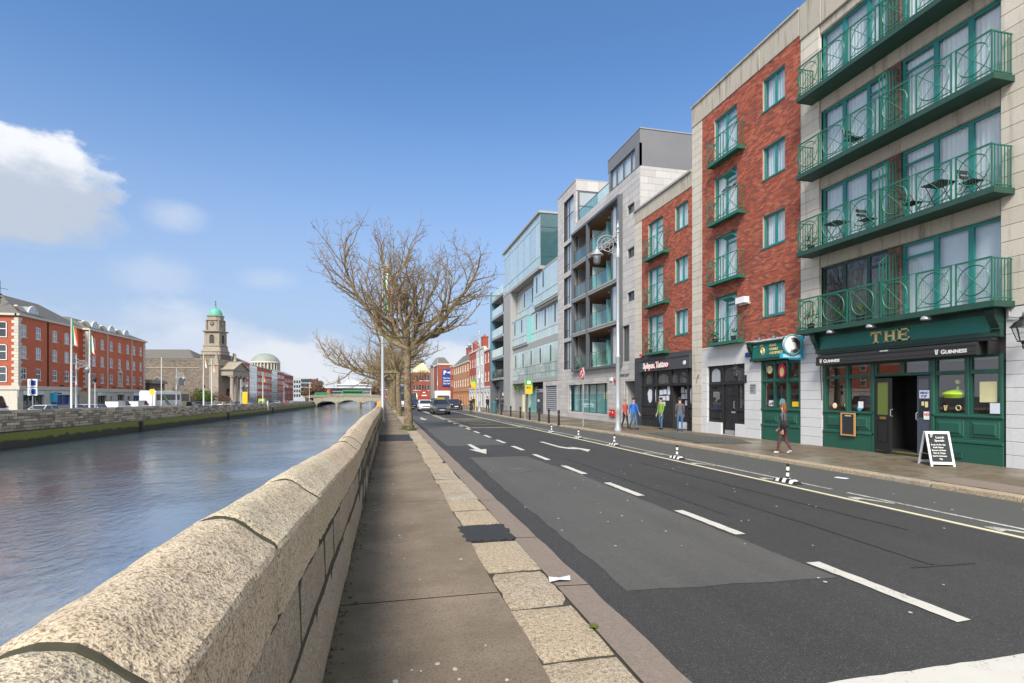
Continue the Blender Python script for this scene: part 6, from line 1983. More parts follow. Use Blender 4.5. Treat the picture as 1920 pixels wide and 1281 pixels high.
for a, b in zip(qs, qs[1:]):
	mb = MB(); mb.box(.40, .46, a - .04, a + .04, .52, 2.82); mb.box(.40, .46, a, b, 2.76, 2.82); mb.box(.40, .46, a, b, .52, .58); mb.build('shop_frame', 'charcoal', gry)
	mb = MB(); mb.quad((.43, a, .55), (.43, b, .55), (.43, b, 2.8), (.43, a, 2.8)); mb.build('shop_pane', 'glass', gry)
	mb = MB(); mb.box(.45, .455, a + .05, b - .05, .58, 2.05); mb.build('window_film', 'frosted_teal', gry)
	mb = MB(); mb.box(.46, .465, a + .05, b - .05, 2.05, 2.78); mb.build('window_film', 'frosted_pale', gry)
mb = MB(); mb.box(.26, 1.4, 33.9, 33.98, 0, 2.85); mb.box(.26, 1.4, 32.36, 32.4, 0, 2.85); mb.quad((1.4, 32.3, 0), (1.4, 34, 0), (1.4, 34, 2.9), (1.4, 32.3, 2.9)); mb.box(.26, 1.4, 32.4, 33.95, 2.86, 2.9)
mb.build('porch', 'grey_concrete', gry)
mb = MB(); mb.box(.8, .86, 32.45, 33.9, 0, 2.2); mb.box(.8, .86, 32.45, 33.9, 2.25, 2.84); d_ = mb.build('door', 'charcoal', gry)
mb = MB(); mb.box(.76, .80, 32.6, 33.7, .5, 1.8); mb.build('door_panel', 'steel_grey', d_)
text_mb('101', (.78, 33.35, 2.5), RY, UZ, .2, .004, .006).build('house_number', 'letter_white', d_)
text_mb('USHERS QUAY', (-.012, 34.72, 3.20), RY, UZ, .24, .006, .02, sx=.92).build('wall_lettering', 'steel_grey', gry)
mb = MB(); mb.box(-.14, 0, 35.4, 36.25, .42, .92); fb = mb.build('red_inlet_box', 'red_paint', gry)
mb = MB(); mb.box(-.15, -.14, 35.55, 35.68, .66, .78); mb.box(-.15, -.14, 36.0, 36.15, .72, .80); mb.build('box_label', 'letter_white', fb)
mb = MB(); mb.box(-.10, 0, 35.9, 36.3, 2.95, 3.2); mb.build('alarm_box', 'white_gloss', gry)
mb = MB(); mb.box(-.10, 0, 35.15, 35.5, 2.8, 3.05); mb.build('alarm_bell', 'red_paint', gry)
# -- 5. green glass office block
gls = street('glass_offices', 'office block of pale green glass with a large overhanging glazed top storey', 'building', FX, 70.4)
def curtain_wall(parent, y0, y1, z0, z1, x, ny, rows, mat='curtain_glass', spand='spandrel', frame='steel_light', slots=(), name='glass_panel'):
	"""rows: fractions of the height; each pane an object, mullions proud"""
	zs = [z0 + (z1 - z0) * r for r in rows]
	dy = (y1 - y0) / ny
	cache = {}
	ro = root_off(parent)
	for i in range(ny):
		for j in range(len(zs) - 1):
			key = j
			sp = j in spandrel_rows(rows)
			if key not in cache:
				mb = MB(); mb.box(0, .04, .02, dy - .02, .02, zs[j + 1] - zs[j] - .02)
				o = mb.build(name, spand if sp else mat, parent, off=(0, 0, 0)); cache[key] = o
			else:
				o = cache[key].copy(); COL.objects.link(o)
			o.location = (x - ro[0], y0 + i * dy - ro[1], zs[j] - ro[2])
	mb = MB()
	for i in range(ny + 1): mb.box(x - .015, x + .08, y0 + i * dy - .02, y0 + i * dy + .02, z0, z1)
	for z in zs: mb.box(x - .025, x + .08, y0, y1, z - .025, z + .025)
	mb.build('mullions', frame, parent)
	mb = MB(); mb.quad((x + .06, y0, z0), (x + .06, y1, z0), (x + .06, y1, z1), (x + .06, y0, z1)); mb.build('panel_backing', 'interior', parent)
	for (i, a, b) in slots:
		mb = MB(); y = y0 + i * dy
		mb.box(x - .03, x - .005, y - .16, y + .16, z0 + (z1 - z0) * a, z0 + (z1 - z0) * b); mb.build('vent_slot', 'charcoal', parent)
def spandrel_rows(rows):
	n = len(rows) - 1
	return {0, n - 1} if n == 3 else ({0} if n == 2 else set())
curtain_wall(gls, 53.4, 70.4, 15.2, 20.55, -.25, 12, [0, .18, .84, 1])
mb = MB(); mb.box(-.45, 9, 53.2, 70.6, 20.55, 20.78); mb.box(-.33, 6, 53.3, 70.5, 14.85, 15.18); mb.box(-.2, 6, 53.42, 70.38, 15.18, 20.5)
mb.build('top_storey_frame', 'grey_concrete', gls)
mb = MB(); mb.box(-.24, 1.6, 53.34, 53.40, 15.2, 17.0); mb.build('side_spandrel', 'spandrel', gls)
for z0, z1, mt in ((15.25, 16.1, 'side_glass'), (16.15, 19.1, 'side_glass'), (19.15, 20.5, 'side_glass')):
	mb = MB(); mb.box(-.22, 1.7, 53.28, 53.33, z0, z1); mb.build('side_panel', mt, gls)
curtain_wall(gls, 48.32, 53.3, 14.9, 18.9, 1.7, 4, [0, .2, .84, 1], mat='side_glass')
mb = MB(); mb.box(.0, 2.2, 48.32, 53.3, 14.72, 14.9); mb.box(1.6, 9, 48.32, 53.3, 18.9, 19.05); mb.box(1.8, 9, 48.32, 53.3, 14.9, 18.9); mb.build('set_back', 'grey_concrete', gls)
curtain_wall(gls, 48.32, 56.6, 11.5, 14.7, 0.0, 7, [0, .28, 1], slots=((4, .45, .95), (6, .4, .9)))
mb = MB(); mb.box(.02, 2.4, 48.32, 56.62, 11.3, 11.5); mb.box(.1, 2.2, 56.55, 56.62, 11.5, 14.7); mb.box(-.04, 0, 48.32, 56.6, 11.25, 11.38); mb.build('bay_frame', 'grey_concrete', gls)
curtain_wall(gls, 56.7, 66.2, 11.2, 14.2, .55, 8, [0, .3, 1], slots=((2, .4, .95), (5, .4, .95)))
curtain_wall(gls, 59.4, 67.2, 7.95, 10.95, -.05, 7, [0, .28, 1], slots=((2, .45, .95), (5, .45, .95)))
mb = MB(); mb.box(-.04, 1.0, 59.3, 67.3, 7.7, 7.95); mb.box(-.04, 1.0, 59.3, 67.3, 10.95, 11.1); mb.build('bay_frame', 'steel_light', gls)
mb = MB(); mb.box(-.02, .6, 59.34, 59.4, 7.95, 10.95); mb.build('side_panel', 'frosted_teal', gls)
curtain_wall(gls, 48.32, 59.3, 7.85, 11.0, .45, 10, [0, .30, 1], slots=((2, .4, .95), (5, .4, .95), (8, .4, .95)))
curtain_wall(gls, 48.32, 67.3, 3.75, 7.15, .05, 16, [0, .17, .42, 1], slots=((2, .45, .9), (5, .45, .9), (8, .45, .9), (11, .45, .9), (14, .45, .9)))
mb = MB()
mb.box(.1, .6, 48.32, 67.3, 7.2, 7.8); mb.box(-.02, .8, 48.32, 67.3, 3.34, 3.72); mb.box(.1, .6, 48.4, 56.6, 11.0, 11.3)
mb.box(.7, 9, 48.34, 70.38, 3.4, 14.8)
mb.build('inner_wall', 'grey_concrete', gls)
mb = MB(); mb.box(-.30, 1.0, 66.4, 70.3, 0, 14.84); mb.build('concrete_pier', 'grey_concrete', gls)
blocks(gls, 48.32, 53.0, 0, 3.33, 0, .42, 1.1, 'grey_granite', 'stone_panel', skip=[(48.7, 52.3, .42, 2.85)], thick=.3)
for k in range(12):
	mb = MB(); z = .48 + k * .195
	mb.add([(.06, 48.72, z), (.06, 52.28, z), (.16, 52.28, z + .15), (.16, 48.72, z + .15), (.08, 48.72, z - .015), (.08, 52.28, z - .015), (.18, 52.28, z + .13), (.18, 48.72, z + .13)], [(0, 3, 2, 1), (4, 5, 6, 7), (0, 1, 5, 4), (3, 7, 6, 2), (1, 2, 6, 5), (0, 4, 7, 3)])
	mb.build('louvre_blade', 'steel_light', gls)
mb = MB(); mb.quad((.24, 48.7, .4), (.24, 52.3, .4), (.24, 52.3, 2.9), (.24, 48.7, 2.9)); mb.build('louvre_backing', 'interior_dark', gls)
mb = MB(); mb.quad((2.6, 53, 0), (2.6, 66.4, 0), (2.6, 66.4, 3.4), (2.6, 53, 3.4)); mb.box(0.0, 2.6, 53.0, 53.1, 0, 3.34); mb.box(.3, 2.6, 62.2, 66.4, 0, 3.34); mb.build('porch_wall', 'grey_concrete', gls)
mb = MB(); mb.box(.35, .42, 53.9, 56.7, 0, 2.2); d_ = mb.build('door', 'charcoal', gls)
mb = MB(); mb.box(.3, .42, 53.6, 56.9, 2.25, 2.62); mb.build('name_board', 'steel_light', gls)
text_mb('RESIDENTS', (.29, 56.5, 2.36), RY, UZ, .22, .004, .006).build('board_lettering', 'black_paint', gls)
mb = MB(); mb.box(.33, .35, 55.6, 56.3, 1.25, 1.5); mb.build('door_notice', 'paper', d_)
mb = MB()
for a, b in ((57.0, 58.9), (59.0, 60.7)): mb.box(.5, .55, a, b, 0, 2.9)
mb.build('entrance_glass', 'frosted_teal', gls)
mb = MB(); mb.box(.1, .3, 61.4, 62.1, 0, 2.0); mb.build('cream_pillar', 'pine_frame' if False else 'paper_yellow', gls)
r_ = random.Random(5)
mb = MB()
for k in range(420):
	y = r_.uniform(57, 66); x = r_.uniform(-.15, .35); z = 3.3 - abs(r_.gauss(0, .45))
	d = Vector((r_.uniform(-.3, .3), r_.uniform(-.3, .3), -.25)); s_ = d.cross(Vector((1, 0, 0))).normalized() * .06
	p = Vector((x, y, z)); mb.add([p, p + d / 2 + s_, p + d, p + d / 2 - s_], [(0, 1, 2, 3)])
tag(mb.build('hanging_foliage', 'bush_green', gls), kind='stuff')
# -- 6. balcony tower beyond the glass offices
bt = street('balcony_block', 'narrow apartment block beyond the glass offices with stacked pale blue glass balconies', 'building', FX, 78.4)
mb = MB(); mb.box(1.9, 10, 70.4, 78.3, 0, 16.2); mb.build('inner_wall', 'interior_teal', bt)
mb = MB(); mb.box(-.5, 2.2, 78.1, 78.4, 0, 16.9); mb.build('end_fin', 'steel_grey', bt)
mb = MB(); mb.box(-.52, .2, 78.0, 78.1, 4.2, 17.0); mb.build('blue_fin', 'blue_fin', bt)
for k, z in enumerate((4.35, 7.28, 10.1, 13.0, 15.55)):
	mb = MB(); mb.box(-.40, 1.9, 70.4, 78.0, z - .28, z); mb.build('floor_slab', 'steel_light', bt)
	n = 7
	for i in range(n):
		a = 70.5 + 7.4 * i / n
		mb = MB(); mb.box(-.38, -.35, a + .03, a + 7.4 / n - .03, z + .05, z + 1.12); mb.build('balustrade_glass', 'glass_green' if k == 0 else 'frosted_pale', bt)
	if k < 4:
		mb = MB(); mb.quad((1.85, 73.5, z), (1.85, 78, z), (1.85, 78, z + 2.5), (1.85, 73.5, z + 2.5)); mb.build('back_panel', 'interior_green' if k == 0 else 'interior_teal', bt)
		mb = MB(); mb.box(1.78, 1.84, 70.8, 73.2, z, z + 2.3); mb.build('balcony_door', 'window_dark', bt)
mb = MB(); mb.box(.0, 1.9, 70.4, 74.2, 0, 4.0); mb.box(.2, 1.9, 74.2, 78.1, 3.2, 4.0); mb.build('ground_floor', 'charcoal', bt)
mb = MB(); mb.box(-.02, 0, 71.2, 72.4, 1.9, 2.3); mb.build('wall_notice', 'letter_white', bt)
mb = MB(); mb.quad((.6, 74.2, 0), (.6, 78.1, 0), (.6, 78.1, 3.2), (.6, 74.2, 3.2)); mb.build('shop_window', 'window_pale', bt)
# -- 7. terraces farther along the street
def terrace(name, label, y0, y1, z1, wall, cols, rows, gmat=None, gz=3.2, x=0.0, wsize=(.95, 1.6), z_rows=None, parapet='hotel_stone', wmat='window_dark', trim='white_gloss', chimneys=(), roof=None, rh=1.8):
	t = street(name, label, 'building', FX + x, y1)
	R0 = (0, y1, 0)
	zr = z_rows or [gz + .9 + i * 2.9 for i in range(rows)]
	cw = (y1 - y0) / cols
	holes = [(y0 + cw * (i + .5) - wsize[0] / 2, y0 + cw * (i + .5) + wsize[0] / 2, z, z + wsize[1]) for i in range(cols) for z in zr]
	mb = MB(); mb.wall(0, y0, y1, gz if gmat else 0, z1, holes, .15)
	mb.quad((0, y0, 0), (9, y0, 0), (9, y0, z1), (0, y0, z1)); mb.quad((0, y1, 0), (9, y1, 0), (9, y1, z1), (0, y1, z1)); mb.quad((0, y0, z1), (9, y0, z1), (9, y1, z1), (0, y1, z1))
	mb.build('wall', wall, t)
	if gmat:
		gh = [(y0 + (y1 - y0) * (i + .25) / max(2, cols), y0 + (y1 - y0) * (i + .75) / max(2, cols), .1, 2.5) for i in range(max(2, cols))]
		mb = MB(); mb.wall(-.05, y0, y1, 0, gz, gh, .2); mb.box(-.12, 0, y0, y1, gz - .15, gz + .08); mb.build('ground_floor', gmat, t)
		for g in gh: mb = MB(); mb.quad((.1, g[0], g[2]), (.1, g[1], g[2]), (.1, g[1], g[3]), (.1, g[0], g[3])); mb.build('shop_window', 'window_dark', t)
	mb = MB(); mb.box(-.10, .4, y0, y1, z1, z1 + .30); mb.build('parapet', parapet, t)
	for h in holes:
		mb = MB(); mb.quad((.12, h[0], h[2]), (.12, h[1], h[2]), (.12, h[1], h[3]), (.12, h[0], h[3])); o = mb.build('window', wmat, t)
		mb = MB(); zc = (h[2] + h[3]) / 2
		mb.box(.07, .12, h[0], h[1], zc - .04, zc + .04); mb.box(.07, .12, h[0], h[0] + .07, h[2], h[3]); mb.box(.07, .12, h[1] - .07, h[1], h[2], h[3]); mb.box(.07, .12, h[0], h[1], h[3] - .07, h[3]); mb.box(-.06, .12, h[0] - .05, h[1] + .05, h[2] - .12, h[2])
		mb.build('window_frame', trim, o)
	if roof:
		mb = MB(); mb.prism([(-.1, z1 + .3), (2.2, z1 + .3 + rh), (6.5, z1 + .3 + rh), (9, z1 + .3)], 'y', y0, y1); mb.build('roof', roof, t)
	for (cy, cx_, cz, ch) in chimneys:
		mb = MB(); mb.box(cx_, cx_ + 1.0, cy - .9, cy + .9, z1, cz); mb.box(cx_ - .06, cx_ + 1.06, cy - .96, cy + .96, cz - .25, cz)
		c_ = mb.build('chimney', ch, t)
		for k in range(4): mb = MB(); mb.cyl((cx_ + .5, cy - .65 + k * .43, cz), (cx_ + .5, cy - .65 + k * .43, cz + .4), .13, .10, 8); mb.build('chimney_pot', 'brick_red', c_)
	return t
terrace('terrace_house', 'red brick three-storey house with a white shop level just beyond the balcony block', 78.9, 86.0, 8.9, 'terrace_brick', 3, 2, 'painted_render', 3.3)
terrace('terrace_house', 'narrow white rendered house between two red brick ones on the right bank', 86.1, 93.6, 9.6, 'far_wall_white', 2, 2, 'painted_render', 3.2)
terrace('terrace_house', 'red brick house with chimney stacks beyond the narrow white house', 93.7, 101.3, 9.6, 'terrace_brick', 3, 2, 'painted_render', 3.2, chimneys=((99, 2, 12.8, 'terrace_brick_front'), (95, 4, 12.2, 'terrace_brick_front')))
terrace('terrace_block', 'long orange brick block with a slate mansard roof beyond the chimney house', 101.4, 125.0, 8.3, 'orange_brick', 7, 2, 'orange_brick', 2.9, wsize=(1.3, 1.6), roof='slate', rh=2.3, chimneys=((112, 2.5, 13.0, 'terrace_brick_front'), (121, 2.5, 12.6, 'terrace_brick_front')))
terrace('terrace_block', 'red brick block on the right bank beyond the orange one', 125.2, 131.0, 8.6, 'terrace_brick', 2, 2, None)
def front_block(name, label, x0, x1, y, z1, wall, cols, rows, h=2.8, z0=3.5, roof=None, rz=2.5, trim='white_gloss', ws=(1.2, 1.5), extra=None, wm='window_dark'):
	"""building seen end on (its wall faces down the street towards the camera)"""
	t = thing(name, label, 'building', (x0, y, 0), 0, off=(x0, y, 0))
	mb = MB(); mb.box(x0, x1, y, y + 12, -.1, z1); mb.build('wall', wall, t)
	mb = MB(); mb.box(x0 - .15, x1 + .15, y - .15, y + 12, z1, z1 + .4); mb.build('cornice', 'hotel_stone', t)
	cw = (x1 - x0) / cols
	for i in range(cols):
		for j in range(rows):
			c = x0 + cw * (i + .5); z = z0 + h * j
			mb = MB(); mb.box(c - ws[0] / 2, c + ws[0] / 2, y - .05, y + .02, z, z + ws[1]); o = mb.build('window', wm, t)
			mb = MB(); mb.box(c - ws[0] / 2 - .1, c + ws[0] / 2 + .1, y - .08, y - .01, z - .15, z); mb.box(c - .03, c + .03, y - .07, y - .05, z, z + ws[1]); mb.build('window_frame', trim, o)
	if roof:
		m_ = (x0 + x1) / 2
		mb = MB()
		v = [(x0, y, z1 + .4), (x1, y, z1 + .4), (x1, y + 12, z1 + .4), (x0, y + 12, z1 + .4), (m_ - 1, y + 4, z1 + .4 + rz), (m_ + 1, y + 4, z1 + .4 + rz), (m_ + 1, y + 8, z1 + .4 + rz), (m_ - 1, y + 8, z1 + .4 + rz)]
		mb.add(v, [(0, 1, 5, 4), (1, 2, 6, 5), (2, 3, 7, 6), (3, 0, 4, 7), (4, 5, 6, 7)]); mb.build('roof', roof, t)
	return t
gb = front_block('gable_block', 'red brick block whose end wall carries a large blue parking sign', 13.2, 17.5, 132, 9.3, 'terrace_brick_front', 1, 0)
sgn = thing('parking_sign', 'large blue sign with white P and arrow on the brick end wall', 'sign', (15.3, 131.8, 4.2), off=(15.3, 131.8, 4.2))
mb = MB(); mb.box(14.1, 16.65, 131.78, 131.95, 4.2, 8.3); bo = mb.build('panel', 'sign_blue', sgn)
text_mb('P', (14.35, 131.76, 7.0), (1, 0, 0), UZ, 1.35, .05, .02).build('sign_lettering', 'letter_white', bo)
mb = MB(); mb.prism([(15.3, 7.35), (15.9, 7.35), (15.9, 7.1), (16.45, 7.5), (15.9, 7.9), (15.9, 7.65), (15.3, 7.65)], 'y', 131.74, 131.78); mb.build('arrow', 'letter_white', bo)
for i, s_ in enumerate(('Four Courts', 'Smithfield', 'City Centre')): text_mb(s_, (14.3, 131.76, 6.0 - i * .65), (1, 0, 0), UZ, .5, .012, .02, sx=.85).build('sign_lettering', 'letter_white', bo)
front_block('brick_hall', 'red brick hall with two arched yellow-green roofs at the far bend of the street', 8.6, 13.4, 160, 8.6, 'terrace_brick_front', 3, 2, roof='copper_green' if False else 'paper_yellow', rz=2.6)
front_block('brick_hall', 'red brick block with white window bays left of the arched roofs at the street bend', 3.5, 8.5, 178, 9.4, 'terrace_brick_front', 3, 3, h=2.7, z0=1.5, wm='window_pale')
front_block('brick_hall', 'low dark red brick block at the far end of the street beside the tree trunks', -.8, 3.2, 205, 9.0, 'terrace_brick_front', 3, 3, h=2.7, z0=1.5)
front_block('tan_house', 'tan gabled house with slate roof rising behind the blue parking sign', 13.6, 18.5, 150, 9.9, 'far_wall_tan', 2, 1, roof='slate', z0=7.4, rz=2.4)
front_block('brick_hall', 'small red brick house with chimneys behind the arched roofs', 10.2, 13.6, 175, 11.5, 'terrace_brick', 1, 1, z0=9.5, roof='slate', rz=2)
mb = MB(); mb.box(10.2, 12.0, 150.0, 151.0, .4, 3.6); hd = tag(mb.build('red_hoarding', 'hoarding_red'), 'dull red hoarding with white bars at street level below the brick hall', 'hoarding')
mb = MB(); mb.box(10.4, 11.8, 149.9, 149.98, 1.8, 2.1); mb.box(10.7, 11.4, 149.9, 149.98, 2.6, 2.9); mb.build('hoarding_print', 'letter_white', hd)
# == LEFT BANK
def bank(name, label, x, y, z=-1.2, cat='building', rz=PI):
	"""a building on the far bank: local -x faces the river, local +y points back towards the camera"""
	return thing(name, label, cat, (x, y, z), rz, None, off=(0, 0, z))
def sash(parent, y, z, w, h, x=0.0, mat='window_dark', trim='white_gloss', sill='hotel_stone', name='window'):
	mb = MB(); mb.quad((x + .12, y - w / 2, z), (x + .12, y - w / 2, z + h), (x + .12, y + w / 2, z + h), (x + .12, y + w / 2, z)); o = mb.build(name, mat, parent)
	mb = MB(); t = .10
	mb.box(x + .04, x + .11, y - w / 2, y - w / 2 + t, z, z + h); mb.box(x + .04, x + .11, y + w / 2 - t, y + w / 2, z, z + h); mb.box(x + .04, x + .11, y - w / 2, y + w / 2, z + h - t, z + h); mb.box(x + .04, x + .11, y - w / 2, y + w / 2, z, z + t)
	mb.box(x + .03, x + .11, y - w / 2, y + w / 2, z + h / 2 - .05, z + h / 2 + .05); mb.box(x + .06, x + .11, y - .025, y + .025, z, z + h)
	mb.build('window_frame', trim, o)
	mb = MB(); mb.box(x - .08, x + .1, y - w / 2 - .1, y + w / 2 + .1, z - .16, z); mb.build('sill', sill, o)
	return o
hot = bank('red_brick_hotel', 'long four-storey red brick building with pale corner stones on the far bank', -50, 90.8)
A0 = -16.2; B0 = -39.2
ay = [-(q - 90.8) for q in (92.1, 95.5, 99.7, 103.0, 105.3)]
by = [-(q - 90.8) for q in (108.9, 111.8, 115.1, 118.4, 121.8, 124.6, 127.7)]
rows_ = [(4.22, 1.70), (7.28, 1.75), (10.32, 1.74)]
hol = [(y - .62, y + .62, z, z + h) for y in ay for z, h in rows_]
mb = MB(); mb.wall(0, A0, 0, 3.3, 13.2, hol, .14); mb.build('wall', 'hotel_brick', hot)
rowsb = [(4.14, 1.62), (7.09, 1.70), (10.2, 1.70)]
holb = [(y - .55, y + .55, z, z + h) for y in by for z, h in rowsb]
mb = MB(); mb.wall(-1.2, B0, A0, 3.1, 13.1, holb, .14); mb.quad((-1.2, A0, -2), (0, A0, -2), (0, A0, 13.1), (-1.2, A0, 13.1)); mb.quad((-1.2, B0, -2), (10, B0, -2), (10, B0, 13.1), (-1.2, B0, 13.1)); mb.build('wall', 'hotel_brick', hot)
ew = [(2.0 + 3.6 * i, z, h) for i in range(4) for z, h in ((3.9, 2.1), (7.0, 2.1), (10.2, 2.1))]
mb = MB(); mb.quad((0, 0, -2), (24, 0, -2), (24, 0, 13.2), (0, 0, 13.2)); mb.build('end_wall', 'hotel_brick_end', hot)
for (x, z, h) in ew:
	mb = MB(); mb.box(x - .65, x + .65, -.02, .03, z, z + h); o = mb.build('window', 'window_dark', hot)
	mb = MB(); mb.box(x - .7, x + .7, .03, .10, z - .1, z); mb.box(x - .7, x + .7, .03, .09, z + h - .1, z + h); mb.box(x - .7, x + .7, .03, .08, z + h / 2, z + h / 2 + .1); mb.box(x - .7, x - .6, .03, .09, z, z + h); mb.box(x + .6, x + .7, .03, .09, z, z + h); mb.build('window_frame', 'white_gloss', o)
for y in ay:
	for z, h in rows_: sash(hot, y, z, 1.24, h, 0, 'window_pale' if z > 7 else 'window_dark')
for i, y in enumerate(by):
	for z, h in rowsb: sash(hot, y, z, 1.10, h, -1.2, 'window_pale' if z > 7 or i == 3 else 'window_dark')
mb = MB(); mb.box(-1.42, -1.2, by[3] - .9, by[3] + .9, 3.5, 3.8); mb.box(-1.36, -1.2, by[3] - .85, by[3] - .6, 3.8, 6.2); mb.box(-1.36, -1.2, by[3] + .6, by[3] + .85, 3.8, 6.2); mb.prism([(by[3] - 1.0, 6.2), (by[3], 6.9), (by[3] + 1.0, 6.2)], 'x', -1.45, -1.2); mb.build('window_surround', 'hotel_stone', hot)
def quoins(parent, x, y, z0, z1, sx=1, dy=-1):
	z = z0; k = 0
	while z < z1 - .2:
		w = .8 if k % 2 else .5
		mb = MB()
		w2 = .45 if k % 2 else .75
		mb.box(x - .06, x + w2, y - w, y + .06, z + .012, z + .43)
		mb.build('quoin', 'hotel_stone', parent)
		z += .44; k += 1
quoins(hot, 0, 0, 3.3, 13.1); quoins(hot, -1.2, A0, 3.2, 13.0)
quoins(hot, -1.2, B0 + .95, 3.2, 13.0, 1, -1)
mb = MB(); mb.box(-.35, .2, A0, .35, 13.2, 13.5); mb.box(0, 24, 0, .35, 13.2, 13.5); mb.box(-1.5, .0, B0 - .3, A0 + .3, 13.1, 13.38); mb.build('eaves', 'hotel_stone', hot)
mb = MB(); mb.box(-.30, 0, A0, .25, 2.75, 3.3); mb.box(0, 24, 0, .25, 2.75, 3.3); mb.box(-1.5, -1.2, B0, A0 + .3, 2.55, 3.15); mb.build('string_course', 'hotel_stone', hot)
for y in (-7.6, -13.6 + 6.0):
	pass
mb = MB(); mb.cyl((-.08, -6.95, 3.3), (-.08, -6.95, 13.2), .08, n=6); mb.build('downpipe', 'interior_dark', hot)
for y in (by[2] + 1.55, by[5] + 1.2): mb = MB(); mb.cyl((-1.28, y, -1), (-1.28, y, 13.1), .09, n=6); mb.build('downpipe', 'hotel_stone', hot)
gA = [(-5.9, -.9, -1.2, 2.0), (-13.1, -7.7, -1.2, 2.0), (-15.8, -14.4, -1.2, 2.0)]
mb = MB(); mb.wall(-.12, A0, .12, -2, 2.75, gA, .5); mb.build('ground_floor', 'hotel_stone', hot)
gB = [(-22.2, -18.9, -1.2, 1.9), (-24.3, -23.6, -1.0, 1.8), (-29.3, -26.5, -1.2, 2.1), (-31.7, -30.6, -1.0, 1.8), (-37.8, -33.2, -1.2, 1.9)]
mb = MB(); mb.wall(-1.35, B0, A0 + .12, -2, 2.55, gB, .5); mb.quad((-1.35, A0 + .12, -2), (0, A0 + .12, -2), (0, A0 + .12, 2.6), (-1.35, A0 + .12, 2.6)); mb.build('ground_floor', 'hotel_stone', hot)
mb = MB(); mb.quad((0, .12, -2), (24, .12, -2), (24, .12, 2.75), (0, .12, 2.75)); mb.build('ground_floor_end', 'hotel_stone', hot)
for i, (x, hs) in enumerate(((-.12, gA), (-1.35, gB))):
	for j, (a, b, c, d) in enumerate(hs):
		mt = 'sign_blue' if (i == 0 and j == 1) or (i == 1 and j == 4) else 'window_dark'
		mb = MB(); mb.quad((x + .35, a, c), (x + .35, b, c), (x + .35, b, d), (x + .35, a, d)); o = mb.build('shop_window', mt, hot)
		n = max(1, int((b - a) / 1.4))
		mb = MB()
		for k in range(n + 1): y = a + (b - a) * k / n; mb.box(x + .25, x + .34, y - .05, y + .05, c, d)
		mb.box(x + .25, x + .34, a, b, (c + d) / 2, (c + d) / 2 + .08); mb.build('shop_frame', 'steel_light', o)
		if b - a > 3: mb = MB(); mb.box(x - .05, x + .3, a, b, d, d + .62); mb.build('shop_fascia', 'frosted_pale' if mt == 'window_dark' else 'spandrel', hot)
text_mb('City Tavern', (-.19, -8.2, 2.15), RY, UZ, .45, .008, .02).build('fascia_lettering', 'sign_blue', hot)
mb = MB(); mb.box(-.6, -.15, -8.4, -7.4, .9, 2.3); mb.build('hanging_sign', 'sky_sign_blue', hot)
for q in (-3.4, -10.6): mb = MB(); mb.box(-.25, .0, q - .3, q + .3, 3.45, 3.6); mb.build('wall_lamp', 'interior_dark', hot)
for q in (-19.8, -25.2, -31, -35.5): mb = MB(); mb.box(-1.45, -1.2, q - .3, q + .3, 3.35, 3.5); mb.build('wall_lamp', 'interior_dark', hot)
mb = MB()
v = [(-.3, .3, 13.5), (24, .3, 13.5), (24, -22, 13.5), (-.3, A0 - .5, 13.5), (5.0, -5.2, 16.9), (18, -5.2, 16.9), (18, -12, 16.9), (5.0, A0 + 2, 16.9)]
mb.add(v, [(0, 1, 5, 4), (0, 4, 7, 3), (4, 5, 6, 7), (3, 7, 6, 2), (1, 2, 6, 5)]); mb.build('roof', 'slate', hot)
mb = MB()
v = [(-1.5, A0 + .3, 13.38), (12, A0 + .3, 13.38), (12, B0 - .3, 13.38), (-1.5, B0 - .3, 13.38), (3.6, A0 - 3.5, 15.7), (9, A0 - 3.5, 15.7), (9, B0 + 5, 15.7), (3.6, B0 + 5, 15.7)]
mb.add(v, [(0, 1, 5, 4), (0, 4, 7, 3), (4, 5, 6, 7), (3, 7, 6, 2), (1, 2, 6, 5)]); mb.build('roof', 'slate', hot)
for (x, y, z) in ((.5, -4.2, 13.75), (-.7, -19.5, 13.6), (-.7, -25.5, 13.55), (-.7, -31.5, 13.5)):
	mb = MB()
	arc = [(y + 1.15 * math.cos(PI * i / 12), z + 1.35 * math.sin(PI * i / 12)) for i in range(13)]
	mb.prism(arc, 'x', x, x + 2.4); d_ = mb.build('dormer', 'lead_roof', hot)
	mb = MB(); mb.tube([(x - .03, p, q) for p, q in arc], .10, 5); mb.box(x - .06, x, y - 1.2, y + 1.2, z - .05, z + .08); mb.box(x - .05, x, y - .45, y - .38, z, z + 1.15); mb.box(x - .05, x, y + .38, y + .45, z, z + 1.15); mb.box(x - .05, x, y - .04, y + .04, z, z + 1.3); mb.box(x - .05, x, y - .9, y + .9, z + .55, z + .62)
	mb.build('dormer_frame', 'white_gloss', d_)
	mb = MB(); mb.prism(arc, 'x', x - .02, x - .012); mb.build('dormer_glass', 'window_pale', d_)
	mb = MB()
	mb.prism([(y + 1.2, z), (y + 1.3, z + .6), (y + 2.0, z + .95), (y + 3.2, z + 1.1), (y + 3.4, z + .9), (y + 2.2, z + .1)], 'x', x + .1, x + .5); mb.build('dormer_scroll', 'hotel_stone', d_)
mb = MB(); mb.cyl((3, -1.5, 15), (3, -1.5, 18.3), .05, n=5); mb.cyl((3, -.6, 17.2), (3, -3.2, 17.35), .03, n=4); mb.cyl((3, -1.1, 16.4), (3, -1.9, 16.4), .08, n=4); mb.cyl((3, -1.1, 15.9), (3, -1.9, 15.9), .08, n=4)
mb.build('aerial', 'interior_dark', hot)
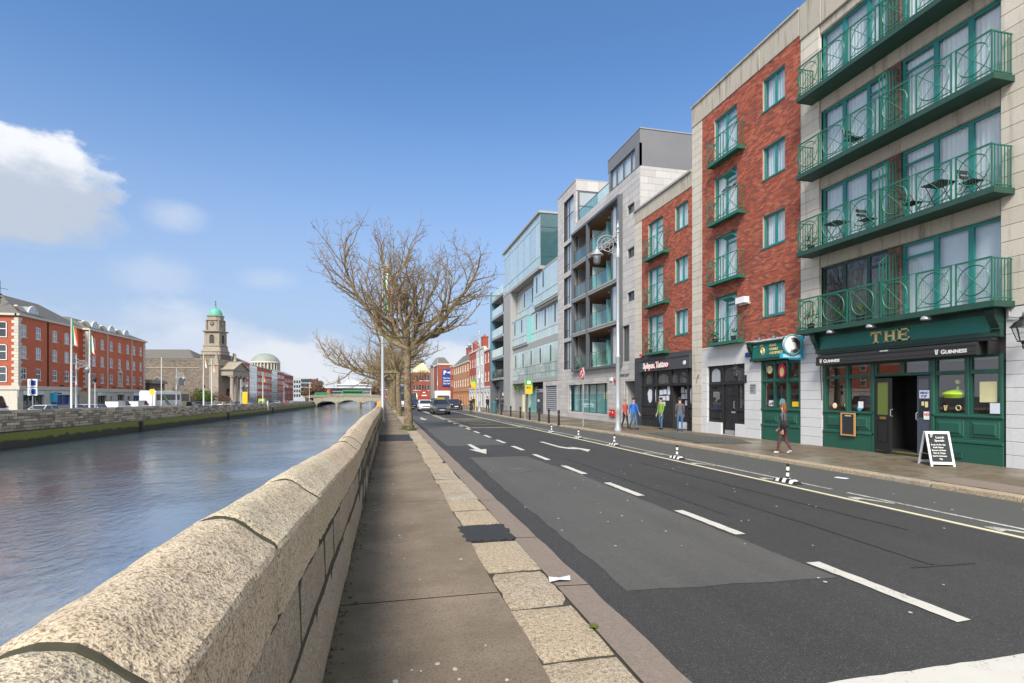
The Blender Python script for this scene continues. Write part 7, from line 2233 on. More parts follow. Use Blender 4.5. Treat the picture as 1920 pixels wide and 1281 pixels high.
# -- church
ch = thing('stone_church', 'grey stone church with columned porch and a clock tower capped by a green copper dome', 'church', (-53.1, 195.7, -1.4), PI - math.radians(12.4), off=(0, 0, -1.4))
mb = MB()
lun = [(x - .95, x + .95) for x in (7.6, 15.2, 22.8)]
mb.box(-3.2, 32, -6, 6, -2, 13.3); mb.build('nave_wall', 'church_rubble', ch)
mb = MB(); mb.box(-3.2, 32.2, -6.15, 6.15, 13.3, 13.6); mb.box(2, 32.1, 5.9, 6.12, 10.6, 10.9); mb.build('nave_cornice', 'church_ashlar', ch)
mb = MB()
v = [(3.5, 6.3, 13.6), (33, 6.3, 13.6), (33, -6.3, 13.6), (3.5, -6.3, 13.6), (8.5, 0, 17.0), (33, 0, 17.0)]
mb.add(v, [(0, 1, 5, 4), (1, 2, 5), (2, 3, 4, 5), (3, 0, 4)]); mb.build('nave_roof', 'slate', ch)
for x in (7.6, 15.2, 22.8):
	for (r, mt, o_, nm) in ((1.15, 'church_ashlar', 6.04, 'window_arch'), (.95, 'window_dark', 6.08, 'window')):
		arc = [(x + r * math.cos(PI * i / 12), 6.6 + r * 1.15 * math.sin(PI * i / 12)) for i in range(13)] + [(x - r, 5.2), (x + r, 5.2)]
		mb = MB(); mb.prism(arc, 'y', 5.9, o_); mb.build(nm, mt, ch)
mb = MB(); mb.box(-4.0, -1.2, -6.2, 6.2, -2, 11.9)
for y in (6.2, 4.6): mb.box(-4.15, -3.3, y - .45, y + .12, -2, 11.6)
mb.box(-4.1, -1.1, -6.35, 6.35, 11.9, 12.4); mb.box(-4.0, -1.3, -6.2, 6.2, 12.4, 13.5); mb.box(-4.4, -1, -6.5, 6.5, 11.5, 11.9)
mb.build('front_block', 'church_ashlar', ch)
mb = MB(); mb.box(-8.4, -4.0, -5.2, 5.2, -2, -.3); mb.build('steps', 'church_ashlar', ch)
for i in range(4):
	y = -4.2 + 2.8 * i
	mb = MB(); mb.lathe([(.78, -.3), (.78, -.1), (.66, .1), (.62, 2.5), (.56, 7.4), (.60, 7.5), (.52, 7.6), (.78, 7.75), (.80, 8.0)], (-7.4, y, 0), 12)
	mb.box(-8.25, -6.55, y - .85, y + .85, 8.0, 8.3); mb.build('column', 'church_column', ch, smooth=True)
mb = MB(); mb.box(-8.2, -4, -5.2, 5.2, 8.3, 9.9); mb.box(-8.5, -4, -5.5, 5.5, 9.9, 10.2); mb.prism([(-5.6, 10.2), (5.6, 10.2), (0, 12.7)], 'x', -8.1, -4.0)
mb.prism([(-5.8, 10.2), (-5.2, 10.2), (0.0, 12.55), (5.2, 10.2), (5.8, 10.2), (0, 13.0)], 'x', -8.7, -4)
mb.build('pediment', 'church_ashlar', ch)
mb = MB(); mb.box(-4.05, -4.0, -1.1, 1.1, -.3, 4.2); mb.build('church_door', 'interior_dark', ch)
def statue(parent, x, y, z):
	mb = MB(); mb.box(x - .45, x + .45, y - .45, y + .45, z, z + .7)
	mb.lathe([(.42, .7), (.38, 1.2), (.30, 1.9), (.34, 2.3), (.16, 2.5)], (x, y, z), 8); mb.ball((x, y, z + 2.68), .19, 8); mb.cyl((x, y + .25, z + 2.2), (x, y + .55, z + 2.6), .09, n=5)
	return mb.build('statue', 'church_ashlar', parent, smooth=True)
statue(ch, -6.4, 0, 12.9); statue(ch, -6.4, -5.3, 10.2 + .4); statue(ch, -3.2, -5.4, 13.4); statue(ch, -3.0, 5.2, 13.5)
def oct_(w, c):
	h = w / 2
	return [(h, -h + c), (h, h - c), (h - c, h), (-h + c, h), (-h, h - c), (-h, -h + c), (-h + c, -h), (h - c, -h)]
mb = MB()
mb.prism(oct_(6.4, .02), 'z', 12.0, 14.9); mb.prism(oct_(6.8, .02), 'z', 14.9, 15.2)
mb.build('tower_base', 'church_rubble', ch)
mb = MB()
for z0, z1, w0, w1 in ((15.2, 16.1, 6.3, 6.1), (16.1, 16.3, 6.5, 6.5), (16.3, 17.9, 6.0, 5.3), (17.9, 18.15, 5.7, 5.7)):
	a, b = oct_(w0, .3), oct_(w1, .3)
	n = 8
	mb.add([(p[0], p[1], z0) for p in a] + [(p[0], p[1], z1) for p in b], [(i, (i + 1) % n, n + (i + 1) % n, n + i) for i in range(n)] + [tuple(range(n, 2 * n))])
mb.build('tower_skirt', 'church_ashlar', ch)
mb = MB(); mb.prism(oct_(4.7, .5), 'z', 18.15, 22.4)
for sx in (-1, 1):
	for sy in (-1, 1): mb.box(sx * 2.05 - .35, sx * 2.05 + .35, sy * 2.05 - .35, sy * 2.05 + .35, 18.15, 22.2)
mb.prism(oct_(5.5, .6), 'z', 22.4, 22.65); mb.prism(oct_(6.1, .6), 'z', 22.65, 22.95); mb.build('belfry', 'church_ashlar', ch)
for (ax, s_) in (('x', -1), ('y', 1)):
	arc = [(.75 * math.cos(PI * i / 10), 20.9 + .75 * math.sin(PI * i / 10)) for i in range(11)] + [(-.75, 18.9), (.75, 18.9)]
	for k, (r, mt, d) in enumerate(((1.25, 'church_ashlar', 2.42), (1.0, 'interior_dark', 2.46))):
		mb = MB(); pl = [(p * r, (q - 19.9) * r ** .5 + 19.9) for p, q in arc]
		mb.prism(pl, ax, s_ * 2.3, s_ * d); mb.build('belfry_opening' if k else 'belfry_arch', mt, ch)
	mb = MB()
	for k in range(6): z = 19.1 + k * .35; (mb.box(-2.49, -2.44, -.7, .7, z, z + .12) if ax == 'x' else mb.box(-.7, .7, 2.44, 2.49, z, z + .12))
	mb.build('belfry_louvre', 'slate', ch)
mb = MB(); mb.prism(oct_(4.1, .7), 'z', 22.95, 26.9); mb.prism(oct_(4.9, .8), 'z', 24.2 - .2, 24.2) if False else None
for sx in (-1, 1):
	for sy in (-1, 1): mb.lathe([(.32, 0), (.28, .5), (.28, 2.9), (.36, 3.1)], (sx * 1.95, sy * 1.95, 23.2), 8)
mb.prism(oct_(4.8, .9), 'z', 26.3, 26.6); mb.prism(oct_(4.2, 1.0), 'z', 26.6, 27.7); mb.prism(oct_(4.7, 1.2), 'z', 27.7, 28.0); mb.build('clock_stage', 'church_ashlar', ch)
for (ax, s_) in (('x', -1), ('y', 1)):
	mb = MB(); pr = [(.95 * math.cos(2 * PI * i / 24), 25.2 + .95 * math.sin(2 * PI * i / 24)) for i in range(24)]
	mb.prism(pr, ax, s_ * 2.0, s_ * 2.1); c_ = mb.build('clock_face', 'old_stone', ch)
	mb = MB(); pr = [(.70 * math.cos(2 * PI * i / 24), 25.2 + .70 * math.sin(2 * PI * i / 24)) for i in range(24)]
	mb.prism(pr, ax, s_ * 2.1, s_ * 2.14); mb.build('dial', 'window_dark', c_)
	mb = MB()
	if ax == 'x': mb.box(-2.17, -2.14, -.04, .04, 25.2, 25.75); mb.box(-2.17, -2.14, -.4, 0, 25.17, 25.25)
	else: mb.box(-.04, .04, 2.14, 2.17, 25.2, 25.75); mb.box(0, .4, 2.14, 2.17, 25.17, 25.25)
	mb.build('clock_hands', 'gold', c_)
mb = MB()
pr = [(2.05 * math.cos(a), 28.05 + 2.5 * math.sin(a)) for a in [i / 8 * PI / 2 for i in range(9)]]
mb.lathe([(2.2, 28.0)] + [(max(r, .02), z) for r, z in pr], (0, 0, 0), 20); mb.lathe([(.28, 30.45), (.28, 30.9), (.4, 31.0), (.1, 31.3)], (0, 0, 0), 8); mb.build('dome', 'copper_green', ch, smooth=True)
mb = MB(); mb.cyl((0, 0, 31.2), (0, 0, 33.0), .06, n=5); mb.ball((0, 0, 31.7), .2, 8); mb.box(-.05, .05, -.45, .45, 32.3, 32.42); mb.build('cross', 'interior_dark', ch)
lw = bank('stone_lodge', 'low old stone lodge with a cornice between the red hotel and the church', -49.5, 134.0)
mb = MB(); mb.box(0, 6, -8.5, 0, -2, 4.6); mb.build('wall', 'church_rubble', lw)
mb = MB(); mb.box(-.5, 6, -8.9, .4, 4.6, 5.1); mb.box(-.3, 6, -8.7, .2, 5.1, 5.4); mb.build('cornice', 'church_ashlar', lw)
for y in (-2, -4.5, -7): mb = MB(); mb.box(-.15, 0, y - .6, y + .6, -1, 3.6); mb.build('niche', 'old_stone', lw); mb = MB(); mb.box(-.2, -.15, y - .35, y + .35, 0, 2.8); mb.build('window', 'window_dark', lw)
lw = bank('white_house', 'small white house with a chimney showing above the stone lodge', -54, 132.5)
mb = MB(); mb.box(0, 6, -6.5, 0, -2, 7.2); mb.box(1, 5, -4.2, -3, 7.2, 7.9); mb.build('wall', 'far_wall_white', lw)
mb = MB(); mb.box(-.1, 6.1, -6.6, .1, 7.2, 7.45); mb.build('cornice', 'hotel_stone', lw)
for y in (-1.8, -4.6): mb = MB(); mb.box(-.06, 0, y - .4, y + .4, 4.5, 6.0); mb.build('window', 'window_dark', lw)
def leafball(name, label, cat, c, r, mat, n, sz=.25, squash=1.0, group=None, trunk=True, seed=1):
	t = thing(name, label, cat, (c[0], c[1], c[2]), 0, group)
	R = random.Random(seed)
	mb = MB()
	cl = [(Vector((R.gauss(0, .45), R.gauss(0, .45), R.gauss(0, .4) * squash)), R.uniform(.3, .6)) for _ in range(18)]
	for k in range(n):
		q, rr = R.choice(cl)
		d = Vector((R.gauss(0, 1), R.gauss(0, 1), R.gauss(0, 1))).normalized()
		p = (q + d * rr * R.uniform(.6, 1)) * r
		p.z = max(p.z * squash, -r * .95 * squash) + r * squash
		a = Vector((R.uniform(-1, 1), R.uniform(-1, 1), R.uniform(-1, 1))).normalized() * sz
		b = a.orthogonal().normalized() * sz * .6
		mb.add([p - a, p + b, p + a, p - b], [(0, 1, 2, 3)])
	tag(mb.build('crown', mat, t, off=(0, 0, 0)), kind='stuff')
	if trunk: mb = MB(); mb.cyl((0, 0, -.3), (0, 0, r * squash), .12, .06, 6); mb.build('trunk', 'bark', t, off=(0, 0, 0))
	return t
leafball('round_bush', 'large rounded green bush in front of the church wall', 'bush', (-46, 158, -1.5), 3.0, 'bush_green', 3600, .22, .85, seed=3)
for i, (x, y, r, l_) in enumerate(((-46, 138, 2.8, 'brown leafless shrub beside the stone lodge'), (-46, 172, 2.6, 'brown leafless shrub just right of the round green bush'), (-46.5, 147, 3.0, 'brown leafless shrub just left of the round green bush'), (-46, 180, 1.7, 'brown leafless shrub before the church porch'))):
	leafball('bare_shrub', l_, 'shrub', (x, y, -1.3), r, 'bush_brown', 1500, .12, .95, seed=10 + i)
def left_block(name, label, y0, y1, z1, wall, cols, rows, x=-48.0, z0=.2, dz=2.7, ws=(1.5, 1.5), wm='window_pale', para='hotel_stone', roof=None, lower='steel_light'):
	t = bank(name, label, x, y0, -1.6)
	L = y1 - y0
	mb = MB(); mb.box(0, 12, -L, 0, -2.4, z1); mb.build('wall', wall, t)
	mb = MB(); mb.box(-.15, 12.1, -L, 0.1, z1, z1 + .3); mb.build('parapet', para, t)
	cw = L / cols
	for i in range(cols):
		for j in range(rows):
			y = -cw * (i + .5); z = z0 + dz * j
			mb = MB(); mb.box(-.05, .02, y - ws[0] / 2, y + ws[0] / 2, z, z + ws[1]); o = mb.build('window', wm, t)
			mb = MB(); mb.box(-.12, -.04, y - ws[0] / 2 - .1, y + ws[0] / 2 + .1, z - .15, z); mb.box(-.1, -.05, y - .05, y + .05, z, z + ws[1]); mb.build('window_frame', 'white_gloss', o)
	if roof:
		mb = MB(); mb.prism([(-.2, z1 + .3), (5, z1 + 2.6), (12, z1 + .3)], 'y', -L, 0); mb.build('roof', roof, t)
	return t
left_block('office_block', 'tall red brick office block just beyond the church porch', 207, 219, 13.6, 'hotel_brick', 2, 5, roof='slate', wm='window_dark')
left_block('glass_stair_tower', 'pale blue glass tower between red brick offices on the far bank', 219.1, 231.5, 13.3, 'spandrel', 5, 6, ws=(1.5, 1.7), z0=-.8, dz=2.3, wm='curtain_glass')
left_block('office_block', 'long red brick office block in front of the grey dome', 231.6, 261, 13.2, 'hotel_brick', 9, 5, wm='window_pale', z0=-.6)
left_block('glass_stair_tower', 'greenish glass tower at the far end of the red brick offices', 261.1, 274, 13.0, 'spandrel', 5, 6, ws=(1.5, 1.7), z0=-.8, dz=2.3, wm='frosted_pale')
left_block('office_block', 'red brick office block beyond the greenish glass tower', 274.1, 292.5, 12.9, 'hotel_brick', 5, 5, wm='window_pale', z0=-.6)
left_block('corner_block', 'red brick corner block at the far end of the left bank', 292.6, 321, 12.4, 'terrace_brick', 6, 4, roof='lead_roof', wm='window_dark', z0=.2, dz=2.9)
rl = bank('railing_fence', 'pale metal railing in front of the red brick offices', -45.5, 226, -1.6, 'fence')
mb = MB(); mb.box(-.04, .04, -56, 0, 2.5, 2.65); mb.box(-.04, .04, -56, 0, -.8, -.6); mb.build('rail', 'steel_light', rl)
mb = MB(); mb.box(-.03, .03, -.03, .03, 0, 4.2); b_ = mb.build('bar', 'steel_light', rl, off=(0, 0, 0))
for k in range(1, 57): copy_part(b_, -k * 1.0, 0)
dm = thing('domed_hall', 'great grey-green dome on a ring of columns rising behind the red offices', 'building', (-66, 340, -1.5), 0, off=(0, 0, -1.5))
mb = MB(); mb.lathe([(7.0, -2), (7.0, 20.4)], n=32); mb.build('drum', 'far_wall_tan', dm)
mb = MB(); mb.lathe([(7.9, 20.4), (8.1, 20.9), (7.9, 21.5)], n=32); mb.lathe([(7.9, 13), (7.9, 14.2)], n=32); mb.build('entablature', 'hotel_stone', dm)
for k in range(26):
	a = 2 * PI * k / 26
	mb = MB(); mb.cyl((7.6 * math.cos(a), 7.6 * math.sin(a), 14.2), (7.6 * math.cos(a), 7.6 * math.sin(a), 20.4), .42, .36, 8); mb.build('column', 'hotel_stone', dm)
	if k % 2: mb = MB(); mb.obox((7.05 * math.cos(a + .12), 7.05 * math.sin(a + .12), 17), (.1, .9, 3.4), a + .12); mb.build('window', 'window_dark', dm)
mb = MB(); mb.lathe([(7.7, 21.5), (7.5, 22.2), (6.8, 23.4), (5.6, 24.6), (4.0, 25.6), (2.2, 26.2), (.02, 26.35)], n=32); mb.build('dome', 'lead_roof', dm, smooth=True)
fw = thing('modern_block', 'white and red modern apartment block beyond the end of the brick offices', 'building', (-50, 380, -2), 0, off=(-50, 380, -2))
mb = MB(); mb.box(-57, -42.5, 380, 392, -2, 13.6); mb.build('wall', 'far_wall_grey', fw)
for k in range(12): mb = MB(); q = -56.4 + 1.5 * (k % 3); z = 1.2 + 3 * (k // 3); mb.box(q, q + .9, 379.8, 380, z, z + 1.7); mb.build('window', 'window_dark', fw)
for k in range(4):
	mb = MB(); mb.box(-52, -43, 379.3, 380, 2.5 + k * 2.9, 4.2 + k * 2.9); mb.build('window_band', 'window_dark', fw)
	mb = MB(); mb.box(-45.2, -43.2, 379.1, 379.4, 2.5 + k * 2.9, 4.2 + k * 2.9); mb.build('red_panel', 'red_paint', fw)
mb = MB(); mb.box(-44, -39.5, 370, 380, -2, 5.5); mb.build('low_wing', 'hotel_stone', fw)
fw = thing('civic_offices', 'long pale office building with flat roofs far beyond the bridge', 'building', (-36, 600, -2), 0, off=(-36, 600, -2))
mb = MB(); mb.box(-58, -12, 600, 640, -.6, 10); mb.box(-46, -16, 610, 640, 10, 13.5); mb.build('wall', 'far_wall_grey', fw)
mb = MB(); mb.box(-59, -11, 598, 641, 10, 10.9); mb.box(-47, -15, 608, 641, 13.5, 14.3); mb.prism([(-40, 14.3), (-22, 14.3), (-25, 17), (-36, 19.5)], 'y', 612, 636); mb.build('roof', 'far_wall_white', fw)
for k in range(3):
	mb = MB(); mb.box(-56, -13, 599.2, 600, 1.5 + 2.9 * k, 3.2 + 2.9 * k); mb.build('window_band', 'window_dark', fw)
fw = thing('brick_row', 'distant row of small brick buildings left of the pale offices', 'building', (-64, 520, -2), 0, off=(-64, 520, -2))
mb = MB(); mb.box(-66, -46, 520, 540, -2, 8.5); mb.build('wall', 'terrace_brick_front', fw)
for k in range(6): mb = MB(); mb.box(-64.5 + k * 3.1, -63 + k * 3.1, 519.8, 520, 3, 6); mb.build('window', 'window_pale', fw)
fw = thing('church_spire', 'thin dark church spire on the skyline beyond the bridge', 'spire', (-52, 700, -2), 0, off=(-52, 700, -2))
mb = MB(); mb.box(-54.2, -50.2, 700, 704, -2, 17); mb.build('tower', 'church_rubble', fw)
mb = MB(); mb.add([(-54.2, 700, 17), (-50.2, 700, 17), (-50.2, 704, 17), (-54.2, 704, 17), (-52.2, 702, 29)], [(0, 1, 4), (1, 2, 4), (2, 3, 4), (3, 0, 4)]); mb.build('spire', 'slate', fw)
for i, (x, y, r, l_) in enumerate(((-36.5, 330, 5.6, 'brown leafless tree at the left end of the bridge'), (-26.0, 650, 9.5, 'leftmost brown leafless tree behind the right half of the bridge'), (-8.0, 655, 10.5, 'brown leafless tree behind the bridge near the right bank'), (-42, 345, 4.0, 'smaller brown leafless tree behind the one at the bridge end'), (3.5, 330, 6.0, 'brown leafless tree behind the right end of the bridge'))):
	leafball('leafless_tree', l_, 'tree', (x, y, -1.5), r, 'far_tree', 6500, .30 if y < 500 else .75, 1.0, seed=40 + i)
for i, (x, y, h) in enumerate(((-37, 760, 62), (-28, 800, 70))):
	t = thing('tower_crane', ('pale tower crane faint on the skyline, left one', 'pale tower crane faint on the skyline, right one')[i], 'crane', (x, y, 0))
	mb = MB()
	for a in (-.5, .5):
		for b in (-.5, .5): mb.cyl((a, b, -3), (a, b, h), .09, n=3)
	for k in range(int(h / 2)): mb.cyl((-.5, -.5, k * 2), (.5, -.5, k * 2 + 2), .06, n=3)
	mb.build('mast', 'far_wall_white', t)
for i in range(4):
	fwy = 720 + 40 * i
	hb = thing('skyline_block', ('far-off grey block on the skyline behind the pale offices', 'far-off tan block on the skyline right of the spire', 'far-off grey block on the skyline over the right bank trees', 'far-off low block on the skyline over the bridge end')[i], 'building', (-60 + 22 * i, fwy, -2))
	mb = MB(); mb.box(0, 20, 0, 20, 0, 17 + 3 * (i % 2)); mb.build('wall', ('far_wall_grey', 'far_wall_tan', 'far_wall_grey', 'far_wall_tan')[i], hb, off=(0, 0, 0))
	mb = MB(); mb.box(2, 18, 4, 16, 17 + 3 * (i % 2), 20 + 3 * (i % 2)); mb.build('plant_room', 'far_wall_grey', hb, off=(0, 0, 0))
# == TREES
def grow(seed, H=11.5, fork=4.25, r0=.25, spread=1.0, limbs=None, density=1.0):
	R = random.Random(seed)
	tr, br, tw = MB(), MB(), MB()
	pts = [Vector((0, 0, -.15)), Vector((.0, 0, .15)), Vector((.02, .02, .6)), Vector((-.03, .03, 1.6)), Vector((-.06, .02, 2.7)), Vector((-.05, .0, 3.6)), Vector((0, 0, fork))]
	tr.tube(pts, [r0 * 1.55, r0 * 1.25, r0 * 1.05, r0 * .95, r0 * .88, r0 * .85, r0 * .95], 12)
	def branch(p, d, L, r, lev, up):
		n = max(3, int(L / (.34 if lev < 3 else .22)))
		P = [p.copy()]; rr = [r]
		side = Vector((R.uniform(-1, 1), R.uniform(-1, 1), R.uniform(-.4, .4)))
		kids = []
		for i in range(n):
			t = (i + 1) / n
			wob = .22 if lev < 2 else .36
			d = (d + Vector((R.gauss(0, wob), R.gauss(0, wob), R.gauss(0, wob * .8))) * .55 + Vector((0, 0, up)) * (.10 + .10 * t) + side * .05).normalized()
			p = p + d * (L / n)
			P.append(p.copy()); rr.append(max(r * (1 - .62 * t), .008))
			if lev < 5 and i >= (1 if lev < 1 else 0):
				q = .95 if lev < 2 else (.85 if lev < 4 else .6)
				if R.random() < q * density: kids.append((p.copy(), d.copy(), rr[-1], t))
		mb = br if lev < 2 else tw
		mb.tube(P, rr, 7 if lev < 1 else (5 if lev < 3 else 3))
		for (q, dd, rad, t) in kids:
			a = R.uniform(.5, 1.15)
			ax = dd.orthogonal().normalized(); ax.rotate(Matrix.Rotation(R.uniform(0, 2 * PI), 3, dd))
			nd = (dd * math.cos(a) + ax * math.sin(a))
			nd.z = nd.z * .7 + .12; nd.normalize()
			nl = L * R.uniform(.36, .62) * (1.05 - .45 * t)
			if lev >= 3: nl = min(nl, .8)
			if nl > .18: branch(q, nd, nl, rad * R.uniform(.5, .7), lev + 1, .35 if lev < 3 else .15)
		if lev < 4:
			for s_ in (-1, 1):
				nd = (d + Vector((R.gauss(0, .5), R.gauss(0, .5), .1))).normalized()
				branch(P[-1], nd, L * R.uniform(.25, .4), rr[-1] * .9, lev + 2 if lev < 3 else 4, .3)
	for (az, tilt, L, r, up) in limbs:
		d = Vector((math.cos(az) * math.cos(tilt), math.sin(az) * math.cos(tilt), math.sin(tilt)))
		branch(Vector((0, 0, fork - .15)), d, L, r, 0, up)
	return tr, br, tw
def plane_tree(seed, loc, label, limbs, density=1.0, **kw):
	limbs = [(a, b, L * 1.22, r * 1.35, u) for a, b, L, r, u in limbs]
	t = thing('plane_tree', label, 'tree', loc, 0, 'leafless plane trees along the near kerb')
	tr, br, tw = grow(seed, limbs=limbs, density=density, **kw)
	z = (0, 0, 0)
	tr.build('trunk', 'bark', t, smooth=True, off=z); br.build('limbs', 'bark', t, smooth=True, off=z)
	tag(tw.build('twigs', 'twig', t, off=z), kind='stuff')
	return t
LA = [(PI * .97, .40, 5.4, .125, .50), (.06, .48, 5.0, .13, .62), (PI * .5, 1.30, 4.3, .12, .2), (PI * 1.42, .85, 3.9, .085, .4), (PI * .74, .72, 4.2, .09, .5), (PI * .26, .72, 4.3, .09, .45), (PI * 1.85, .75, 4.1, .08, .5), (PI * 1.1, .80, 4.5, .09, .45), (.05, .95, 4.0, .08, .4)]
LB = [(PI * 1.02, .10, 5.6, .13, .35), (PI * .9, .7, 4.6, .11, .5), (.2, .7, 4.2, .12, .6), (PI * .5, 1.2, 5.4, .13, .3), (PI * 1.4, .8, 4.2, .10, .4), (PI * .3, .6, 3.8, .08, .5)]
nA = plane_tree(12, (1.42, TREES_Y[0], 0), 'nearest leafless plane tree at the kerb, its whole crown against the sky', LA, .92)
nA.scale = (.87, .87, 1.10)
nB = plane_tree(9, (1.5, TREES_Y[1], 0), 'second leafless plane tree, its long low limb reaching over the river', LB, .72)
lbl = ['third leafless plane tree along the kerb, its mossy trunk just left of the nearer two', 'fourth leafless plane tree along the kerb', 'fifth leafless plane tree along the kerb', 'sixth leafless plane tree along the kerb', 'seventh leafless plane tree along the kerb', 'farthest leafless plane tree of the kerbside row']
for i, y in enumerate(TREES_Y[2:]):
	dup((nA, nB)[(i + 1) % 2], loc=(1.55 + .05 * i, y, 0), rz=1.3 * i + .6, label=lbl[i], scale=1.0 + .05 * (i % 3))
ms = MB(); R_ = random.Random(4)
for k in range(420):
	a = R_.uniform(0, 2 * PI); r = R_.uniform(.28, .52); h = R_.uniform(0, .22) * (1 if r < .36 else .15)
	ms.ball((1.42 + r * math.cos(a), TREES_Y[0] + r * math.sin(a), h), R_.uniform(.012, .035), 5)
tag(ms.build('tree_foot_moss', 'moss'), kind='stuff')
# == STREET FURNITURE
def flag(parent, y, z, h, seed, x=0, w=1.5, mats=('flag_green', 'flag_white', 'flag_orange')):
	"""limp tricolour hanging from its hoist, folded; returns one mesh with three bands"""
	R = random.Random(seed)
	mb = MB()
	nu, nv = 18, 12
	ph = [R.uniform(0, 6) for _ in range(3)]
	def P(u, v):
		spread = .46 * w * (.45 + .55 * v)
		a = spread * u + .05 * math.sin(u * 9 + ph[0] + v * 2)
		b = .13 * math.sin(u * 11 + ph[1] + v * 1.5) * (.4 + .6 * u)
		return (x + a, y + b, z - h * (.72 * v + .28 * u) - .04 * math.sin(u * 6 + ph[2]))
	for i in range(nu):
		for j in range(nv):
			u0, u1, v0, v1 = i / nu, (i + 1) / nu, j / nv, (j + 1) / nv
			mb.quad(P(u0, v0), P(u1, v0), P(u1, v1), P(u0, v1), min(2, int((u0 + .5 / nu) * 3)))
	return mb.build('flag', list(mats), parent, smooth=True)
def flagpole(loc, H, label, r=.075, flags=(), mat='silver_post', group=None):
	t = thing('flagpole', label, 'flagpole', loc, 0, group, off=(0, 0, 0))
	mb = MB(); mb.lathe([(r * 1.3, 0), (r * 1.3, .25), (r, .3), (r * .95, H * .5), (r * .55, H)], n=12); mb.ball((0, 0, H + .07), .09, 8); mb.build('pole', mat, t, smooth=True)
	for (dz, h, s_, dx) in flags: flag(t, 0, H - dz, h, s_, dx)
	return t
flagpole((.02, 40.3, 0), 12.1, 'grey flagpole by the river wall with limp tricolour flags tangled in the near tree', .115, ((.1, 3.2, 3, .06),))
flagpole((.0, 46.5, 0), 11.6, 'second grey flagpole by the river wall, its orange flag half hidden by the near tree', .10, ((.2, 3.0, 8, .2),))
flagpole((.1, 62, 0), 10.2, 'third flagpole by the river wall, behind the tree trunks', .09, ((0.3, 2.0, 6, .05),), group='flagpoles along the river walls')
LP = [(133, 76.6, 11.1, 'white flagpole before the near end of the red hotel, its flag hanging folded'), (166, 80.5, 10.3, 'white flagpole before the recessed corner of the red hotel'),
	(372, 121, 10.2, 'left white flagpole of the pair before the round green bush'), (384, 126, 9.6, 'right white flagpole of the pair before the round green bush'),
	(470, 171, 8.6, 'white flagpole with spread flags before the pale blue glass tower'), (585, 262, 8.2, 'small white flagpole with a flag at the left end of the bridge')]
for i, (px_, y, H, l_) in enumerate(LP):
	x = qx(y)[0] - 1.2
	flagpole((x, y, lz(y)), H - lz(y), l_, .11, ((.1, 3.4 if i < 2 else 3.0, 20 + i, .1),), 'white_post', 'flagpoles along the river walls')
def ornate_lamp(loc, H, label, side=-1, group='ornate lamp posts', s=1.0):
	"""tall silver post with a scrolled bracket carrying one hanging lantern"""
	t = thing('lamp_post', label, 'lamp post', loc, 0, group)
	mb = MB()
	mb.lathe([(.20, 0), (.20, .10), (.14, .22), (.135, 1.0), (.15, 1.04), (.15, 1.3), (.125, 1.36), (.115, 3.9), (.14, 3.95), (.14, 4.05), (.09, 4.12), (.075, H - 2.1), (.11, H - 2.05), (.10, H - 1.6), (.06, H - 1.5), (.05, H - .75), (.09, H - .7), (.03, H - .55), (.09, H - .42), (.02, H - .2), (.005, H)], n=12)
	mb.build('post', 'silver_post', t, smooth=True, off=(0, 0, 0))
	mb = MB()
	zc = H - 1.35
	s_ = side
	def arc(cx, cz, r, a0, a1, n, rt):
		mb.tube([(s_ * (cx + r * math.cos(a0 + (a1 - a0) * i / n)), 0, cz + r * math.sin(a0 + (a1 - a0) * i / n)) for i in range(n + 1)], rt, 5)
	arc(.62, zc - .15, .60, 0.1, PI * 1.05, 18, .028)
	arc(.62, zc - .05, .36, 0, 2 * PI, 18, .02)
	arc(.62, zc - .05, .16, 0, 2 * PI, 12, .018)
	for k in range(6): a = k * PI / 3; mb.cyl((s_ * (.62 + .16 * math.cos(a)), 0, zc - .05 + .16 * math.sin(a)), (s_ * (.62 + .36 * math.cos(a)), 0, zc - .05 + .36 * math.sin(a)), .014, n=4)
	arc(.12, zc + .42, .17, 0, 2 * PI, 12, .022); arc(.12, zc - .62, .14, 0, 2 * PI, 10, .018)
	arc(.22, zc - .45, .12, PI, 2.6 * PI, 10, .016); arc(.98, zc - .25, .10, 0, 1.7 * PI, 10, .016)
	mb.tube([(0, 0, zc - .75), (s_ * .25, 0, zc - .5), (s_ * .7, 0, zc - .38), (s_ * 1.22, 0, zc - .10)], .022, 5)
	mb.tube([(0, 0, zc + .15), (s_ * .5, 0, zc + .05), (s_ * 1.2, 0, zc - .1)], .02, 5)
	mb.build('scroll_bracket', 'silver_post', t, off=(0, 0, 0))
	mb = MB(); c = (s_ * 1.20, 0, zc - .98)
	mb.lathe([(.02, .80), (.05, .78), (.05, .62), (.14, .60), (.16, .50), (.33, .36), (.34, .33), (.20, .30), (.19, .18)], c, 14)
	ln = mb.build('lantern', 'silver_post', t, smooth=True, off=(0, 0, 0))
	mb = MB(); mb.lathe([(.19, .18), (.20, .0), (.15, -.14), (.06, -.19)], c, 14); mb.build('lantern_glass', 'steel_grey', ln, smooth=True, off=(0, 0, 0))
	return t
ornate_lamp((12.35, 27.2, 0), 11.4, 'tall silver lamp post with scrolled bracket on the right pavement before the grey block')
ornate_lamp((11.35, 64.5, 0), 9.9, 'silver lamp post with scrolled bracket on the pavement beyond the litter bin')
ornate_lamp((11.0, 112, 0), 10.2, 'farthest silver lamp post on the right pavement, by the blue parking sign')
for (px_, y, H, l_) in ((140, 78.4, 6.0, 'white scrolled lamp post before the recessed corner of the red hotel'), (322, 108.5, 5.8, 'white scrolled lamp post standing behind the coaches'), (432, 150, 5.0, 'white scrolled lamp post before the church porch'), (520, 205, 5.8, 'white scrolled lamp post before the red brick offices')):
	x = qx(y)[0] - 1.6
	ornate_lamp((x, y, lz(y)), H - lz(y) + 1.2, l_, 1)
